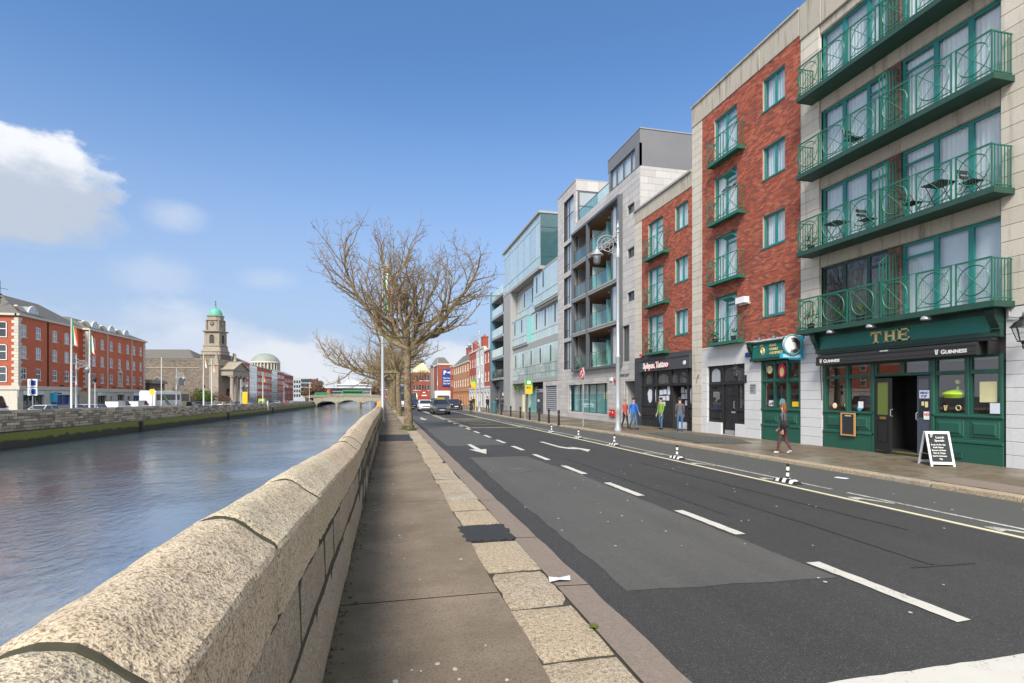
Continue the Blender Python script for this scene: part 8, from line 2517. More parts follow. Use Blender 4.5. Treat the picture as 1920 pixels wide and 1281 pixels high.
for (y, l_) in ((83.0, 'short white lantern post before the red hotel, right of the scrolled lamp'), (123.3, 'short white lantern post between the two flagpoles at the round bush')):
	x = qx(y)[0] - 1.8
	t = thing('lantern_post', l_, 'lamp post', (x, y, lz(y)))
	mb = MB(); mb.lathe([(.11, 0), (.06, .5), (.045, 4.4)], n=8); mb.build('post', 'white_post', t, off=(0, 0, 0))
	mb = MB(); mb.lathe([(.1, 4.4), (.22, 4.8), (.26, 4.82), (.10, 5.05), (.02, 5.2)], n=8); mb.build('lantern', 'black_iron', t, off=(0, 0, 0))
for i, (y, h, l_) in enumerate(((104, 9.3, 'tall thin white pole before the church nave wall'), (151, 7.2, 'tall thin white pole at the corner of the church porch'))):
	t = thing('pole', l_, 'pole', (qx(y)[0] - 2.2, y, lz(y))); mb = MB(); mb.cyl((0, 0, 0), (0, 0, h), .09, .06, 8); mb.build('shaft', 'white_post', t, off=(0, 0, 0))
bp = [(11.12, 33.6), (11.16, 35.9), (11.2, 38.4), (11.24, 41.2), (11.28, 44.3), (11.32, 48.0), (11.36, 52.2)]
names_ = ['nearest', 'second nearest', 'third nearest', 'middle', 'third farthest', 'second farthest', 'farthest']
b0 = None
for (x, y), nm in zip(bp, names_):
	l_ = nm + ' of the seven black bollards along the right kerb'
	if b0 is None:
		b0 = thing('bollard', l_, 'bollard', (x, y, 0), 0, 'black bollards on the right pavement')
		mb = MB(); mb.lathe([(.10, 0), (.10, .04), (.075, .06), (.07, .80), (.085, .82), (.085, .90), (.07, .95), (.03, .98)], n=12); mb.build('shaft', 'black_iron', b0, smooth=True, off=(0, 0, 0))
		mb = MB(); mb.lathe([(.078, .66), (.078, .71)], n=12); mb.build('collar', 'steel_grey', b0, off=(0, 0, 0))
	else: dup(b0, loc=(x, y, 0), label=l_)
dl = [(9.1, 10.75, 'nearest'), (9.1, 15.6, 'second nearest'), (9.1, 20.4, 'middle'), (8.98, 24.2, 'second farthest'), (8.95, 28.3, 'farthest')]
d0_ = None
for x, y, nm in dl:
	l_ = nm + ' of the five striped black and white lane separator posts'
	if d0_ is None:
		d0_ = thing('lane_separator', l_, 'traffic separator', (x, y, -.095), 0, 'striped lane separators')
		mb = MB()
		n = 14
		for i in range(n):
			ya, yb_ = -.38 + .76 * i / n, -.38 + .76 * (i + 1) / n
			ha, hb = .085 * math.sin(PI * (i + .0) / n) ** .6 + .004, .085 * math.sin(PI * (i + 1.0) / n) ** .6 + .004 if i < n - 1 else .004
			m_ = 1 if i in (2, 3, 6, 7, 10, 11) else 0
			mb.add([(-.11, ya, 0), (.11, ya, 0), (.11, yb_, 0), (-.11, yb_, 0), (-.07, ya, ha), (.07, ya, ha), (.07, yb_, hb), (-.07, yb_, hb)], [(4, 5, 6, 7), (0, 4, 7, 3), (1, 2, 6, 5), (0, 1, 5, 4), (3, 7, 6, 2)], m_)
		mb.build('base', ['tyre', 'letter_white'], d0_, off=(0, 0, 0))
		mb = MB(); z = .06
		for i, (h, m_) in enumerate(((.075, 0), (.085, 1), (.05, 0), (.085, 1), (.07, 0))):
			mb.cyl((.0 + .1 * z * .3, 0, z), (.1 * (z + h) * .3, 0, z + h), .036, .034, 10, m_); z += h
		mb.build('post', ['tyre', 'letter_white'], d0_, off=(0, 0, 0))
	else: dup(d0_, loc=(x, y, -.095), label=l_)
t = thing('road_sign', 'red-ringed road sign on a thin grey pole before the grey apartments', 'road sign', (12.0, 31.5, 0), off=(0, 0, 0))
mb = MB(); mb.cyl((0, 0, 0), (0, 0, 3.65), .038, n=8); mb.build('pole', 'steel_light', t)
mb = MB(); mb.prism([(.02 + .33 * math.cos(2 * PI * i / 24), 3.25 + .33 * math.sin(2 * PI * i / 24)) for i in range(24)], 'x', -.07, -.04); o = mb.build('disc', 'letter_white', t)
mb = MB(); mb.ring((-.075, .02, 3.25), .29, .035, 'x', 24, 5); mb.cyl((-.075, -.18, 3.45), (-.075, .22, 3.05), .03, n=5); mb.build('red_ring', 'letter_red', o)
mb = MB(); mb.tube([(-.078, .05, 3.08), (-.078, .05, 3.3), (-.078, -.12, 3.3)], .025, 5); mb.build('arrow', 'black_paint', o)
t = thing('bus_stop_sign', 'green and yellow bus stop sign on a thin pole by the bollards', 'bus stop', (11.45, 43.4, 0), off=(0, 0, 0))
mb = MB(); mb.cyl((0, 0, 0), (0, 0, 3.2), .05, n=8); mb.build('pole', 'steel_light', t)
mb = MB(); mb.box(.02, .62, -.03, .03, 2.05, 2.75); mb.build('yellow_plate', 'yellow_paint', t)
mb = MB(); mb.box(.02, .62, -.03, .03, 2.76, 3.25); gp = mb.build('green_plate', 'sign_green', t)
mb = MB(); mb.box(.18, .46, -.04, -.03, 2.88, 3.12); mb.box(.2, .26, -.04, -.03, 2.83, 2.88); mb.box(.38, .44, -.04, -.03, 2.83, 2.88); mb.build('bus_symbol', 'letter_white', gp)
text_mb('BUS', (.12, -.034, 2.5), (1, 0, 0), UZ, .2, .006, .006).build('sign_lettering', 'black_paint', t)
t = thing('bus_stop_sign', 'smaller yellow bus stop sign on a pole beside the far lamp post', 'bus stop', (11.2, 66.5, 0), off=(0, 0, 0))
mb = MB(); mb.cyl((0, 0, 0), (0, 0, 3.4), .05, n=8); mb.build('pole', 'yellow_paint', t)
mb = MB(); mb.box(-.55, .0, -.03, .03, 2.9, 3.6); mb.build('yellow_plate', 'yellow_paint', t); mb = MB(); mb.box(-.55, .0, -.03, .03, 3.6, 3.9); mb.build('green_plate', 'sign_green', t)
t = thing('litter_bin', 'dark blue-grey cylindrical litter bin on the pavement before the balcony block', 'bin', (11.72, 57.5, 0), off=(0, 0, 0))
mb = MB(); mb.lathe([(.26, 0), (.30, .08), (.31, .95), (.34, 1.0), (.33, 1.1)], n=16); mb.build('drum', 'bin_blue', t)
mb = MB(); mb.lathe([(.30, 1.1), (.31, 1.2), (.18, 1.32), (.02, 1.35)], n=16); mb.build('lid', 'bin_blue', t)
t = thing('traffic_barrier', 'orange marker board fixed to the river wall by the first flagpole', 'marker', (-.25, 38.2, 1.08), off=(0, 0, 0))
mb = MB(); mb.box(-.12, .14, -.05, .05, -.9 + .6, .35); mb.build('panel', 'orange_paint', t)
mb = MB(); mb.box(-.13, .15, -.06, -.05, .05, .12); mb.build('reflective_band', 'yellow_paint', t)
t = thing('traffic_lights', 'dark traffic light head on a pole among the far tree trunks', 'traffic light', (.3, 70, 0), off=(0, 0, 0))
mb = MB(); mb.cyl((0, 0, 0), (0, 0, 4.8), .06, n=8); mb.build('pole', 'steel_grey', t)
mb = MB(); mb.box(-.28, .28, -.1, .1, 3.7, 4.8); mb.build('head', 'black_iron', t)
t = thing('blue_road_signs', 'pair of white-framed blue road signs on one pole before the red hotel', 'road sign', (qx(70)[0] - 1.6, 70.3, lz(70)), off=(0, 0, 0))
mb = MB(); mb.cyl((0, 0, 0), (0, 0, 4.4), .05, n=6); mb.build('pole', 'steel_light', t)
for z in (2.6, 3.55):
	mb = MB(); mb.box(-.05, .0, -.45, .45, z, z + .85); o = mb.build('plate', 'letter_white', t, off=(0, 0, 0))
	mb = MB()
	if z > 3: mb.box(-.0, .015, -.33, .33, z + .12, z + .73)
	else: mb.prism([(.3 * math.cos(2 * PI * i / 16), z + .42 + .3 * math.sin(2 * PI * i / 16)) for i in range(16)], 'x', 0, .015)
	mb.build('blue_symbol', 'sign_blue', o)
	mb = MB(); mb.box(-.45, .45, -.06, -.05, z, z + .85); mb.build('plate', 'letter_white', t); mb = MB(); mb.box(-.32, .32, -.075, -.06, z + .14, z + .7); mb.build('blue_symbol', 'sign_blue', t)
t = thing('yellow_warning_sign', 'yellow diamond-shaped sign before the right end of the red hotel', 'road sign', (qx(100)[0] - 1.6, 99.0, lz(100)), off=(0, 0, 0))
mb = MB(); mb.cyl((0, 0, 0), (0, 0, 3.4), .06, n=6); mb.build('pole', 'steel_light', t); mb = MB(); mb.box(-.35, .35, -.06, -.03, 2.9, 3.8); mb.build('plate', 'yellow_paint', t)
t = thing('yellow_cabinet', 'tall bright yellow panel beside the church porch', 'hoarding', (qx(170)[0] - 3.5, 163, lz(170)), off=(0, 0, 0))
mb = MB(); mb.box(-1.3, .0, -.3, .3, 0, 4.2); mb.build('panel', 'yellow_paint', t)
# == VEHICLES
def vehicle(name, label, loc, rz, kind='hatch', paint='car_silver', L=4.3, W_=1.78, H=1.48, taxi=False, group='vehicles on the road', cat='car', stripe=None):
	"""nose towards local -y"""
	t = thing(name, label, cat, loc, rz, group, off=(0, 0, 0))
	hood = {'hatch': .98, 'mpv': 1.05, 'suv': 1.05, 'van': 1.25, 'truck': 1.3}[kind]
	hl = {'hatch': .95, 'mpv': .85, 'suv': .95, 'van': .75, 'truck': .6}[kind]
	ws = {'hatch': .85, 'mpv': .85, 'suv': .7, 'van': .65, 'truck': .5}[kind]
	mb = MB()
	st = []
	N = 14
	for i in range(N + 1):
		u = i / N; y = -L / 2 + L * u
		f = max(0, 1 - u / .10); b = max(0, 1 - (1 - u) / .07)
		w = W_ / 2 * (1 - .16 * f ** 2 - .10 * b ** 2)
		if y < -L / 2 + hl: top = .70 + (hood - .70) * min(1, (y + L / 2) / (hl * .95)) ** .45
		else: top = hood + (.04 if kind not in ('van', 'truck') else .0)
		if b > 0: top -= .08 * b
		zb = .24 + .10 * f + .06 * b
		st.append([(-w * .94, y, zb), (-w, y, zb + .18), (-w, y, top * .72), (-w * .95, y, top - .06), (-w * .80, y, top), (w * .80, y, top), (w * .95, y, top - .06), (w, y, top * .72), (w, y, zb + .18), (w * .94, y, zb)])
	vs = [p for s_ in st for p in s_]; n = 10
	fs = [(i * n + k, (i + 1) * n + k, (i + 1) * n + (k + 1) % n, i * n + (k + 1) % n) for i in range(N) for k in range(n)]
	fs.append(tuple(range(n))); fs.append(tuple(N * n + k for k in range(n - 1, -1, -1)))
	mb.add(vs, fs); mb.build('body', paint, t, smooth=True)
	y0 = -L / 2 + hl - .05; y1 = y0 + ws; y3 = L / 2 - .12; y2 = y3 - (.35 if kind in ('hatch', 'mpv') else .12)
	wb, wt = W_ / 2 * .93, W_ / 2 * (.74 if kind in ('hatch', 'mpv', 'suv') else .86)
	zb = hood - .02; zt = H - .05
	c = [(-wb, y0, zb), (wb, y0, zb), (wb, y3, zb), (-wb, y3, zb), (-wt, y1, zt), (wt, y1, zt), (wt, y2, zt), (-wt, y2, zt)]
	if kind in ('van', 'truck'):
		ym = y1 + 1.0
		mb = MB(); mb.add([(-wb, y0, zb), (wb, y0, zb), (wb, ym, zb), (-wb, ym, zb), (-wt, y1, zt), (wt, y1, zt), (wt, ym, zt), (-wt, ym, zt)], [(0, 1, 5, 4), (1, 2, 6, 5), (3, 0, 4, 7)]); mb.build('windows', 'car_glass', t)
		mb = MB(); mb.box(-wb, wb, ym, y3, zb - .4, H - .12); mb.add([(-wt, y1 - .02, zt), (wt, y1 - .02, zt), (wb, y1 + .5, H), (-wb, y1 + .5, H), (wb, y3, H), (-wb, y3, H), (wb, y3, H - .12), (-wb, y3, H - .12)], [(0, 1, 2, 3), (3, 2, 4, 5), (1, 6, 4, 2), (0, 3, 5, 7)])
		mb.build('load_body', paint, t)
		if kind == 'truck': mb = MB(); mb.box(-wb - .2, wb + .2, ym + .1, y3 + 1.5, .7, H + .7); mb.build('cargo_box', 'car_white', t)
	else:
		mb = MB(); mb.add(c, [(0, 1, 5, 4), (1, 2, 6, 5), (2, 3, 7, 6), (3, 0, 4, 7)]); mb.build('windows', 'car_glass', t)
		mb = MB(); mb.add([c[4], c[5], c[6], c[7], (-wt * .85, y1 + .12, H), (wt * .85, y1 + .12, H), (wt * .85, y2 - .12, H), (-wt * .85, y2 - .12, H)], [(4, 5, 6, 7), (0, 1, 5, 4), (1, 2, 6, 5), (2, 3, 7, 6), (3, 0, 4, 7)]); mb.build('roof', paint, t, smooth=True)
	mb = MB()
	for a, b in ((0, 4), (1, 5), (2, 6), (3, 7)):
		if kind in ('van', 'truck') and a > 1: continue
		mb.cyl(c[a], c[b], .045, n=5)
	if kind not in ('van', 'truck'):
		for s_ in (0, 1):
			A, B_ = Vector(c[1 - s_]), Vector(c[5 - s_]); C_, D_ = Vector(c[2 + s_]), Vector(c[6 + s_])
			mb.cyl(A.lerp(C_, .5), B_.lerp(D_, .45), .04, n=5)
			mb.cyl(c[5 - s_], c[6 + s_], .04, n=5)
		mb.cyl(c[4], c[5], .035, n=5)
	mb.build('pillars', paint if kind != 'mpv' else paint, t)
	for sx in (-1, 1):
		for yy in (-L / 2 + .82, L / 2 - .80):
			mb = MB(); mb.cyl((sx * (W_ / 2 - .22), yy, .32), (sx * (W_ / 2 + .005), yy, .32), .32, n=18); wv = mb.build('wheel', 'tyre', t)
			mb = MB(); mb.cyl((sx * (W_ / 2), yy, .32), (sx * (W_ / 2 + .015), yy, .32), .20, n=12); mb.build('rim', 'rim', wv)
		mb = MB(); mb.add([(sx * W_ * .27, -L / 2 + .0, .66), (sx * W_ * .46, -L / 2 + .16, .68), (sx * W_ * .47, -L / 2 + .24, .84), (sx * W_ * .27, -L / 2 + .05, .76), (sx * W_ * .27, -L / 2 + .3, .66), (sx * W_ * .40, -L / 2 + .4, .68), (sx * W_ * .40, -L / 2 + .4, .84), (sx * W_ * .27, -L / 2 + .3, .76)], [(0, 1, 2, 3), (3, 2, 6, 7), (0, 3, 7, 4), (1, 5, 6, 2), (0, 4, 5, 1)])
		mb.build('headlight', 'headlight', t)
		mb = MB(); mb.obox((sx * (W_ / 2 + .09), y0 + .30, zb + .08), (.20, .12, .15)); mb.build('mirror', paint if paint != 'car_white' else 'plastic_dark', t)
	mb = MB(); mb.box(-W_ * .25, W_ * .25, -L / 2 - .015, -L / 2 + .1, .60, .72); mb.box(-W_ * .36, W_ * .36, -L / 2 - .01, -L / 2 + .15, .28, .42); mb.build('grille', 'plastic_dark', t)
	mb = MB(); mb.box(-.26, .26, -L / 2 - .03, -L / 2 - .015, .44, .55); mb.build('number_plate', 'letter_white', t)
	if taxi: mb = MB(); mb.box(-.45, .45, y1 + .25, y1 + .45, H, H + .17); mb.build('taxi_sign', 'yellow_paint', t)
	if stripe: mb = MB(); mb.box(-W_ / 2 - .012, -W_ / 2, -L / 2 + 1.2, L / 2 - .6, .7, .95); mb.box(W_ / 2, W_ / 2 + .012, -L / 2 + 1.2, L / 2 - .6, .7, .95); mb.build('side_stripe', stripe, t)
	return t
def coach(name, label, loc, rz, L=12, W_=2.5, H=3.4, paint='car_white', belt='tinted_window', front=None, double=False, swoosh=None, group='vehicles on the road', cat='coach'):
	t = thing(name, label, cat, loc, rz, group, off=(0, 0, 0))
	mb = MB()
	pr = [(-L / 2 + .12, .35), (-L / 2, .9), (-L / 2 + .05, 1.5), (-L / 2 + .35, H - .5), (-L / 2 + .8, H - .05), (-L / 2 + 1.6, H), (L / 2 - .5, H), (L / 2 - .1, H - .3), (L / 2, 1.2), (L / 2 - .05, .35)]
	n = len(pr); vs = []
	for sx, k in ((-1, .88), (-1, 1.0), (1, 1.0), (1, .88)):
		for (a, b) in pr: vs.append((sx * W_ / 2 * (k if b > .5 else 1), a, b if k == 1 else b))
	for q in range(2):
		pass
	mb.prism(pr, 'x', -W_ / 2, W_ / 2); mb.build('body', paint, t)
	for sx in (-1, 1):
		for (z0, z1) in (((1.0, 1.9), (2.6, 3.6)) if double else ((1.75, H - .62),)):
			nW = 7
			for k in range(nW):
				a = -L / 2 + 1.0 + (L - 1.5) * k / nW; b = -L / 2 + 1.0 + (L - 1.5) * (k + 1) / nW - .08
				mb = MB(); mb.box(sx * W_ / 2 - (0 if sx > 0 else .02), sx * W_ / 2 + (.02 if sx > 0 else 0), a, b, z0, z1); mb.build('side_window', belt, t)
	zt = H - .75
	mb = MB(); mb.add([(-W_ * .46, -L / 2 + .02, 1.25), (W_ * .46, -L / 2 + .02, 1.25), (W_ * .45, -L / 2 + .33, zt + .1), (-W_ * .45, -L / 2 + .33, zt + .1)], [(0, 1, 2, 3)])
	mb.v = [(x, y - .06, z) for x, y, z in mb.v]; mb.build('windscreen', 'car_glass', t)
	if front: mb = MB(); mb.box(-W_ / 2 - .02, W_ / 2 + .02, -L / 2 - .05, -L / 2 + .3, .4, 1.22); mb.build('front_panel', front, t)
	if swoosh:
		mb = MB()
		for sx in (-1, 1): mb.prism([(-1.5, .5), (.6, 1.7), (2.0, H - .7), (3.0, H - .6), (1.8, 1.5), (.2, .5)], 'x', sx * (W_ / 2 + .022), sx * (W_ / 2 + .03))
		mb.build('swoosh', swoosh, t)
	for sx in (-1, 1):
		for yy in (-L / 2 + 2.2, L / 2 - 3.0): mb = MB(); mb.cyl((sx * (W_ / 2 - .3), yy, .48), (sx * (W_ / 2 + .03), yy, .48), .48, n=16); wv = mb.build('wheel', 'tyre', t); mb = MB(); mb.cyl((sx * (W_ / 2 + .03), yy, .48), (sx * (W_ / 2 + .045), yy, .48), .25, n=12); mb.build('rim', 'rim', wv)
		mb = MB(); mb.box(sx * W_ * .32 - .2, sx * W_ * .32 + .2, -L / 2 - .06, -L / 2 + .05, .62, .82); mb.build('headlight', 'headlight', t)
	mb = MB(); mb.box(-W_ * .4, W_ * .4, -L / 2 + .25, -L / 2 + .36, H - .62, H - .3); mb.build('destination_board', 'plastic_dark', t)
	return t
vehicle('taxi', 'bronze-grey taxi with yellow roof sign driving towards the camera', (6.1, 59.5, -.1), 0, 'mpv', 'car_bronze', 4.4, 1.86, 1.62, True, cat='taxi')
vehicle('silver_car', 'silver white car following behind and left of the taxi', (5.4, 71.5, -.1), 0, 'hatch', 'car_white', 4.4, 1.8, 1.46)
vehicle('parked_car', 'dark car at the right kerb in front of the white lorry', (10.0, 77.5, -.1), 0, 'hatch', 'car_dark', 4.5, 1.85, 1.5)
vehicle('parked_car', 'dark blue car partly hidden behind the silver white car', (4.7, 88.0, -.1), 0, 'hatch', 'car_blue', 4.4, 1.8, 1.46)
vehicle('white_van', 'white van half hidden behind the nearest tree trunk', (3.1, 82.5, -.1), 0, 'van', 'car_white', 5.2, 1.95, 2.4, cat='van')
vehicle('box_lorry', 'white box lorry standing at the right kerb behind the dark car', (9.6, 90.0, -.1), 0, 'truck', 'car_white', 5.5, 2.3, 2.1, cat='lorry')
vehicle('parked_car', 'small dark car beyond the taxi on its right', (8.2, 84, -.1), 0, 'suv', 'car_dark', 4.4, 1.8, 1.6)
coach('city_bus', 'yellow-fronted blue bus far down the street behind the tree trunk', (3.8, 112.0, -.1), 0, 11, 2.5, 4.0, 'bus_blue', 'tinted_window', 'bus_yellow', False, cat='bus')
vehicle('white_van', 'white van between the yellow-fronted bus and the taxi, far down the street', (6.2, 118, -.1), 0, 'van', 'car_white', 5.4, 2.0, 2.6, cat='van')
vehicle('white_van', 'large white van at the left edge of the photo behind the far quay wall', (-41.5, 69.5, lz(67)), PI, 'van', 'car_white', 6.0, 2.05, 2.55, cat='van')
fq = [(-41.2, 79.5, 'hatch', 'car_white', 'white car with brown reflections parked right of the large white van'), (-40.0, 83.8, 'hatch', 'car_blue', 'dark blue car behind the quay wall before the blue shop window'), (-41.2, 90.0, 'hatch', 'car_white', 'white taxi-like car before the blue shop window'), (-39.6, 88.2, 'hatch', 'car_silver', 'pale silver car right of the first flagpole'),
	(-41.0, 133, 'suv', 'car_dark', 'dark car right behind the coaches'), (-40.4, 139, 'suv', 'car_blue', 'dark blue car before the round green bush'), (-40.6, 146, 'hatch', 'car_silver', 'silver car before the round bush, between the flagpoles'), (-40.2, 153, 'hatch', 'car_white', 'white car right of the round green bush'), (-40.0, 160, 'hatch', 'car_silver', 'silver car before the left end of the church porch'), (-39.8, 168, 'hatch', 'car_dark', 'dark car before the church columns'),
	(-39.6, 177, 'hatch', 'car_silver', 'silver car just beyond the yellow panel'), (-39.4, 199, 'hatch', 'car_silver', 'silver car beyond the lime van on the far quay'), (-39.2, 212, 'hatch', 'car_dark', 'dark car before the red brick offices'), (-39.0, 224, 'hatch', 'car_white', 'white car before the red brick offices'), (-38.6, 240, 'suv', 'letter_red', 'red vehicle on the far quay before the greenish glass tower'), (-38.4, 252, 'hatch', 'car_white', 'white car near the left end of the bridge')]
for i, (x, y, k, p, l_) in enumerate(fq): vehicle('parked_car', l_, (x, y, lz(y)), PI if i % 3 else 0, k, p, 4.4, 1.8, 1.47 if k == 'hatch' else 1.65, group='cars along the far quay')
vehicle('white_van', 'first low white van before the arched door of the red hotel', (-40.5, 98.0, lz(98)), PI, 'van', 'car_white', 4.9, 1.9, 1.95, cat='van', stripe='bus_green')
vehicle('white_van', 'second low white van just left of the white and green coach', (-40.3, 104.5, lz(104)), PI, 'van', 'car_white', 4.9, 1.9, 1.95, cat='van', stripe='bus_blue')
vehicle('lime_van', 'lime green and yellow van on the far quay before the pale blue tower', (-39.6, 200, lz(200)), PI, 'van', 'lime_paint', 5.2, 2.0, 2.4, cat='van')
coach('coach', 'white coach with a green swoosh parked behind the far quay wall', (-40.2, 114.3, lz(114) + .25), PI, 13.0, 2.5, 3.45, swoosh='bus_green')
coach('coach', 'cream-roofed coach parked behind the white and green one', (-42.5, 128, lz(128)), PI, 11, 2.5, 3.9, paint='paper_yellow')
coach('city_bus', 'green and yellow bus crossing the stone bridge', (-14.2, 276, 1.3), -PI / 2, 10.5, 2.5, 3.3, 'bus_green', 'tinted_window', 'bus_yellow', cat='bus')
coach('city_bus', 'small green bus at the left end of the bridge', (-28.5, 277, .7), -PI / 2, 7, 2.4, 2.7, 'bus_green', 'tinted_window', cat='bus')
# == PEOPLE
def person(label, loc, rz, H=1.72, coat='cloth_dark', legs='cloth_jeans', shoes='cloth_black', hair='hair_dark', long_hair=False, stride=.0, arms=((.05, .1), (.05, .1)), group='pedestrians', lean=0.0, seated=False, bulk=1.0, hood=False):
	"""faces local -y; arms = (shoulder swing, elbow bend) for left and right"""
	t = thing('person', label, 'person', loc, rz, group, off=(0, 0, 0))
	k = H / 1.75
	V, E, RAD, REG = [], [], [], []
	def v(p, r, parent, reg):
		V.append(Vector(p) * k); RAD.append(r * k)
		if parent is not None: E.append((parent, len(V) - 1)); REG.append(reg)
		return len(V) - 1
	hip = .93 if not seated else .95
	pel = v((0, 0, hip), (.135 * bulk, .10 * bulk)[0], None, 'coat')
	RAD[0] = .135 * bulk * k
	b1 = v((0, -.01 - lean * .2, hip + .18), .13 * bulk, pel, 'coat')
	b2 = v((0, -.01 - lean * .5, hip + .36), .145 * bulk, b1, 'coat')
	b3 = v((0, -lean * .8, hip + .49), .105 * bulk, b2, 'coat')
	nk = v((0, -.01 - lean, hip + .57), .055, b3, 'skin')
	h1 = v((0, -.035 - lean * 1.05, hip + .655), .082, nk, 'skin')
	h2 = v((0, -.03 - lean * 1.05, hip + .755), .088, h1, 'skin')
	hand = []
	for s_, (sw, el) in zip((-1, 1), arms):
		sh = v((s_ * .185 * bulk, -lean * .8, hip + .47), .062 * bulk, b3, 'coat')
		up = Vector((s_ * .045, -math.sin(sw), -math.cos(sw))) .normalized()
		e = Vector((s_ * .185 * bulk, -lean * .8, hip + .47)) + up * .29
		el_ = v(e, .045 * bulk, sh, 'coat')
		fo = Vector((0, -math.sin(sw + el), -math.cos(sw + el)))
		w = e + fo * .25
		wr = v(w, .030, el_, 'coat')
		pa = v(w + fo * .07, .034, wr, 'skin')
		pc = w + fo * .07
		for j in range(4):
			ox = (j - 1.5) * .020
			f0 = pc + fo * .045 + Vector((0, ox, 0)) if abs(fo.z) > .5 else pc + fo * .045 + Vector((ox, 0, 0))
			a_ = v(f0, .0095, pa, 'skin')
			L = (.030, .040, .044, .036)[j]
			b_ = v(f0 + fo * L + Vector((-s_ * .004, 0, 0)), .0085, a_, 'skin')
			v(f0 + fo * (L + .022) + Vector((-s_ * .018, 0, 0)), .007, b_, 'skin')
		th = v(pc + Vector((0, -.035, -.005)) + fo * .01, .011, pa, 'skin')
		v(pc + Vector((-s_ * .01, -.05, 0)) + fo * .04, .009, th, 'skin')
		hand.append(pc)
	for s_ in (-1, 1):
		st = stride * s_
		if seated:
			hpv = v((s_ * .09, -.02, hip - .06), .10, pel, 'legs'); kn = v((s_ * .11, -.38 if s_ < 0 else -.30, hip - (.12 if s_ < 0 else .30)), .062, hpv, 'legs'); an = v((s_ * .11, -.25 if s_ < 0 else -.12, hip - (.52 if s_ < 0 else .68)), .04, kn, 'legs')
			fz = hip - (.58 if s_ < 0 else .74); v((s_ * .11, -.40 if s_ < 0 else -.28, fz), .036, an, 'shoes')
			continue
		hpv = v((s_ * .09, 0, hip - .07), .098 * bulk, pel, 'legs')
		kn = v((s_ * .10, -st * .5 - .02 - max(0, -st) * .3, .50), .062, hpv, 'legs')
		an = v((s_ * .10, -st + (.05 if st < 0 else 0), .09 + (.06 if st < -.05 else 0)), .040, kn, 'legs')
		hl = v((s_ * .10, -st + .04, .04 + (.06 if st < -.05 else 0)), .034, an, 'shoes')
		v((s_ * .115, -st - .13, .034), .034, an, 'shoes')
	me = bpy.data.meshes.new('skeleton')
	me.from_pydata(V, E, [])
	ob = bpy.data.objects.new('skeleton', me); COL.objects.link(ob)
	sk_ = ob.modifiers.new('s', 'SKIN'); sk_.use_smooth_shade = True; sk_.branch_smoothing = .3
	for i, r in enumerate(RAD):
		sv = me.skin_vertices[0].data[i]
		fx = 1.25 if i in (0, 1, 2) else 1.0
		sv.radius = (r * fx, r * (.78 if i in (0, 1, 2, 3) else 1.0))
		sv.use_root = (i == 0)
	sb = ob.modifiers.new('u', 'SUBSURF'); sb.levels = 1; sb.render_levels = 1
	dg = bpy.context.evaluated_depsgraph_get(); dg.update()
	m2 = bpy.data.meshes.new_from_object(ob.evaluated_get(dg), depsgraph=dg)
	bpy.data.objects.remove(ob)
	mats = {'skin': 'skin', 'coat': coat, 'legs': legs, 'shoes': shoes}
	order = ['skin', 'coat', 'legs', 'shoes']
	m2.materials.clear()
	for q in order: m2.materials.append(M[mats[q]])
	segs = [(V[a], V[b], order.index(r), RAD[b]) for (a, b), r in zip(E, REG)]
	for p in m2.polygons:
		c = p.center; best = 1e9; bi = 0
		for a, b, r, rad in segs:
			ab = b - a; tt = max(0, min(1, (c - a).dot(ab) / max(ab.dot(ab), 1e-9)))
			d = (c - (a + ab * tt)).length - rad * .6
			if d < best: best = d; bi = r
		p.material_index = bi; p.use_smooth = True
	m2.name = 'body'
	body = bpy.data.objects.new('body', m2); COL.objects.link(body); body.parent = t
	hc = V[h2]
	mb = MB()
	mb.ball((hc.x, hc.y + .018 * k, hc.z + .022 * k), .103 * k, 12, (.92, 1.02, 1.0))
	if long_hair: mb.ball((hc.x, hc.y + .07 * k, hc.z - .11 * k), .10 * k, 10, (1.0, .62, 1.9))
	mb.v = [(x, max(y, hc.y - .050 * k) if z < hc.z + .055 * k else y, z) for x, y, z in mb.v]
	mb.build('hair', hair if not hood else coat, t, smooth=True, off=(0, 0, 0))
	fy = hc.y - .088 * k
	for s_ in (-1, 1):
		mb = MB(); mb.ball((hc.x + s_ * .032 * k, fy + .006 * k, hc.z - .01 * k), .011 * k, 6); mb.build('eye', 'eye_dark', t, off=(0, 0, 0))
		mb = MB(); mb.ball((hc.x + s_ * .086 * k, hc.y + .01 * k, hc.z - .02 * k), .022 * k, 6, (.5, .8, 1.2)); mb.build('ear', 'skin', t, off=(0, 0, 0))
	mb = MB(); mb.prism([(fy + .01 * k, hc.z + .0), (fy - .022 * k, hc.z - .040 * k), (fy + .01 * k, hc.z - .045 * k)], 'x', hc.x - .012 * k, hc.x + .012 * k); mb.build('nose', 'skin', t, off=(0, 0, 0))
	mb = MB(); mb.box(hc.x - .024 * k, hc.x + .024 * k, fy + .000, fy + .02 * k, hc.z - .068 * k, hc.z - .058 * k); mb.build('mouth', 'lips', t, off=(0, 0, 0))
	return t, [h * k for h in hand], V
person('person in a red-pink coat walking beside the blue-coated one past the black shop', (13.75, 29.3, .01), .25, 1.66, 'cloth_red', 'cloth_dark', 'cloth_black', 'hair_grey', stride=.16, arms=((.3, .3), (-.25, .2)))
person('person in a bright blue coat and jeans walking near the tall lamp post', (13.55, 27.8, .01), .15, 1.74, 'cloth_blue', 'cloth_jeans', 'cloth_black', 'hair_dark', stride=.2, arms=((-.25, .25), (.3, .35)), bulk=1.08)
person('person in a green jacket and blue jeans standing before the tattoo shop door', (15.1, 27.55, .02), -PI / 2 + .2, 1.74, 'cloth_green', 'cloth_jeans', 'cloth_black', 'hair_dark', stride=.05, arms=((.05, .35), (.1, .3)), bulk=1.1)
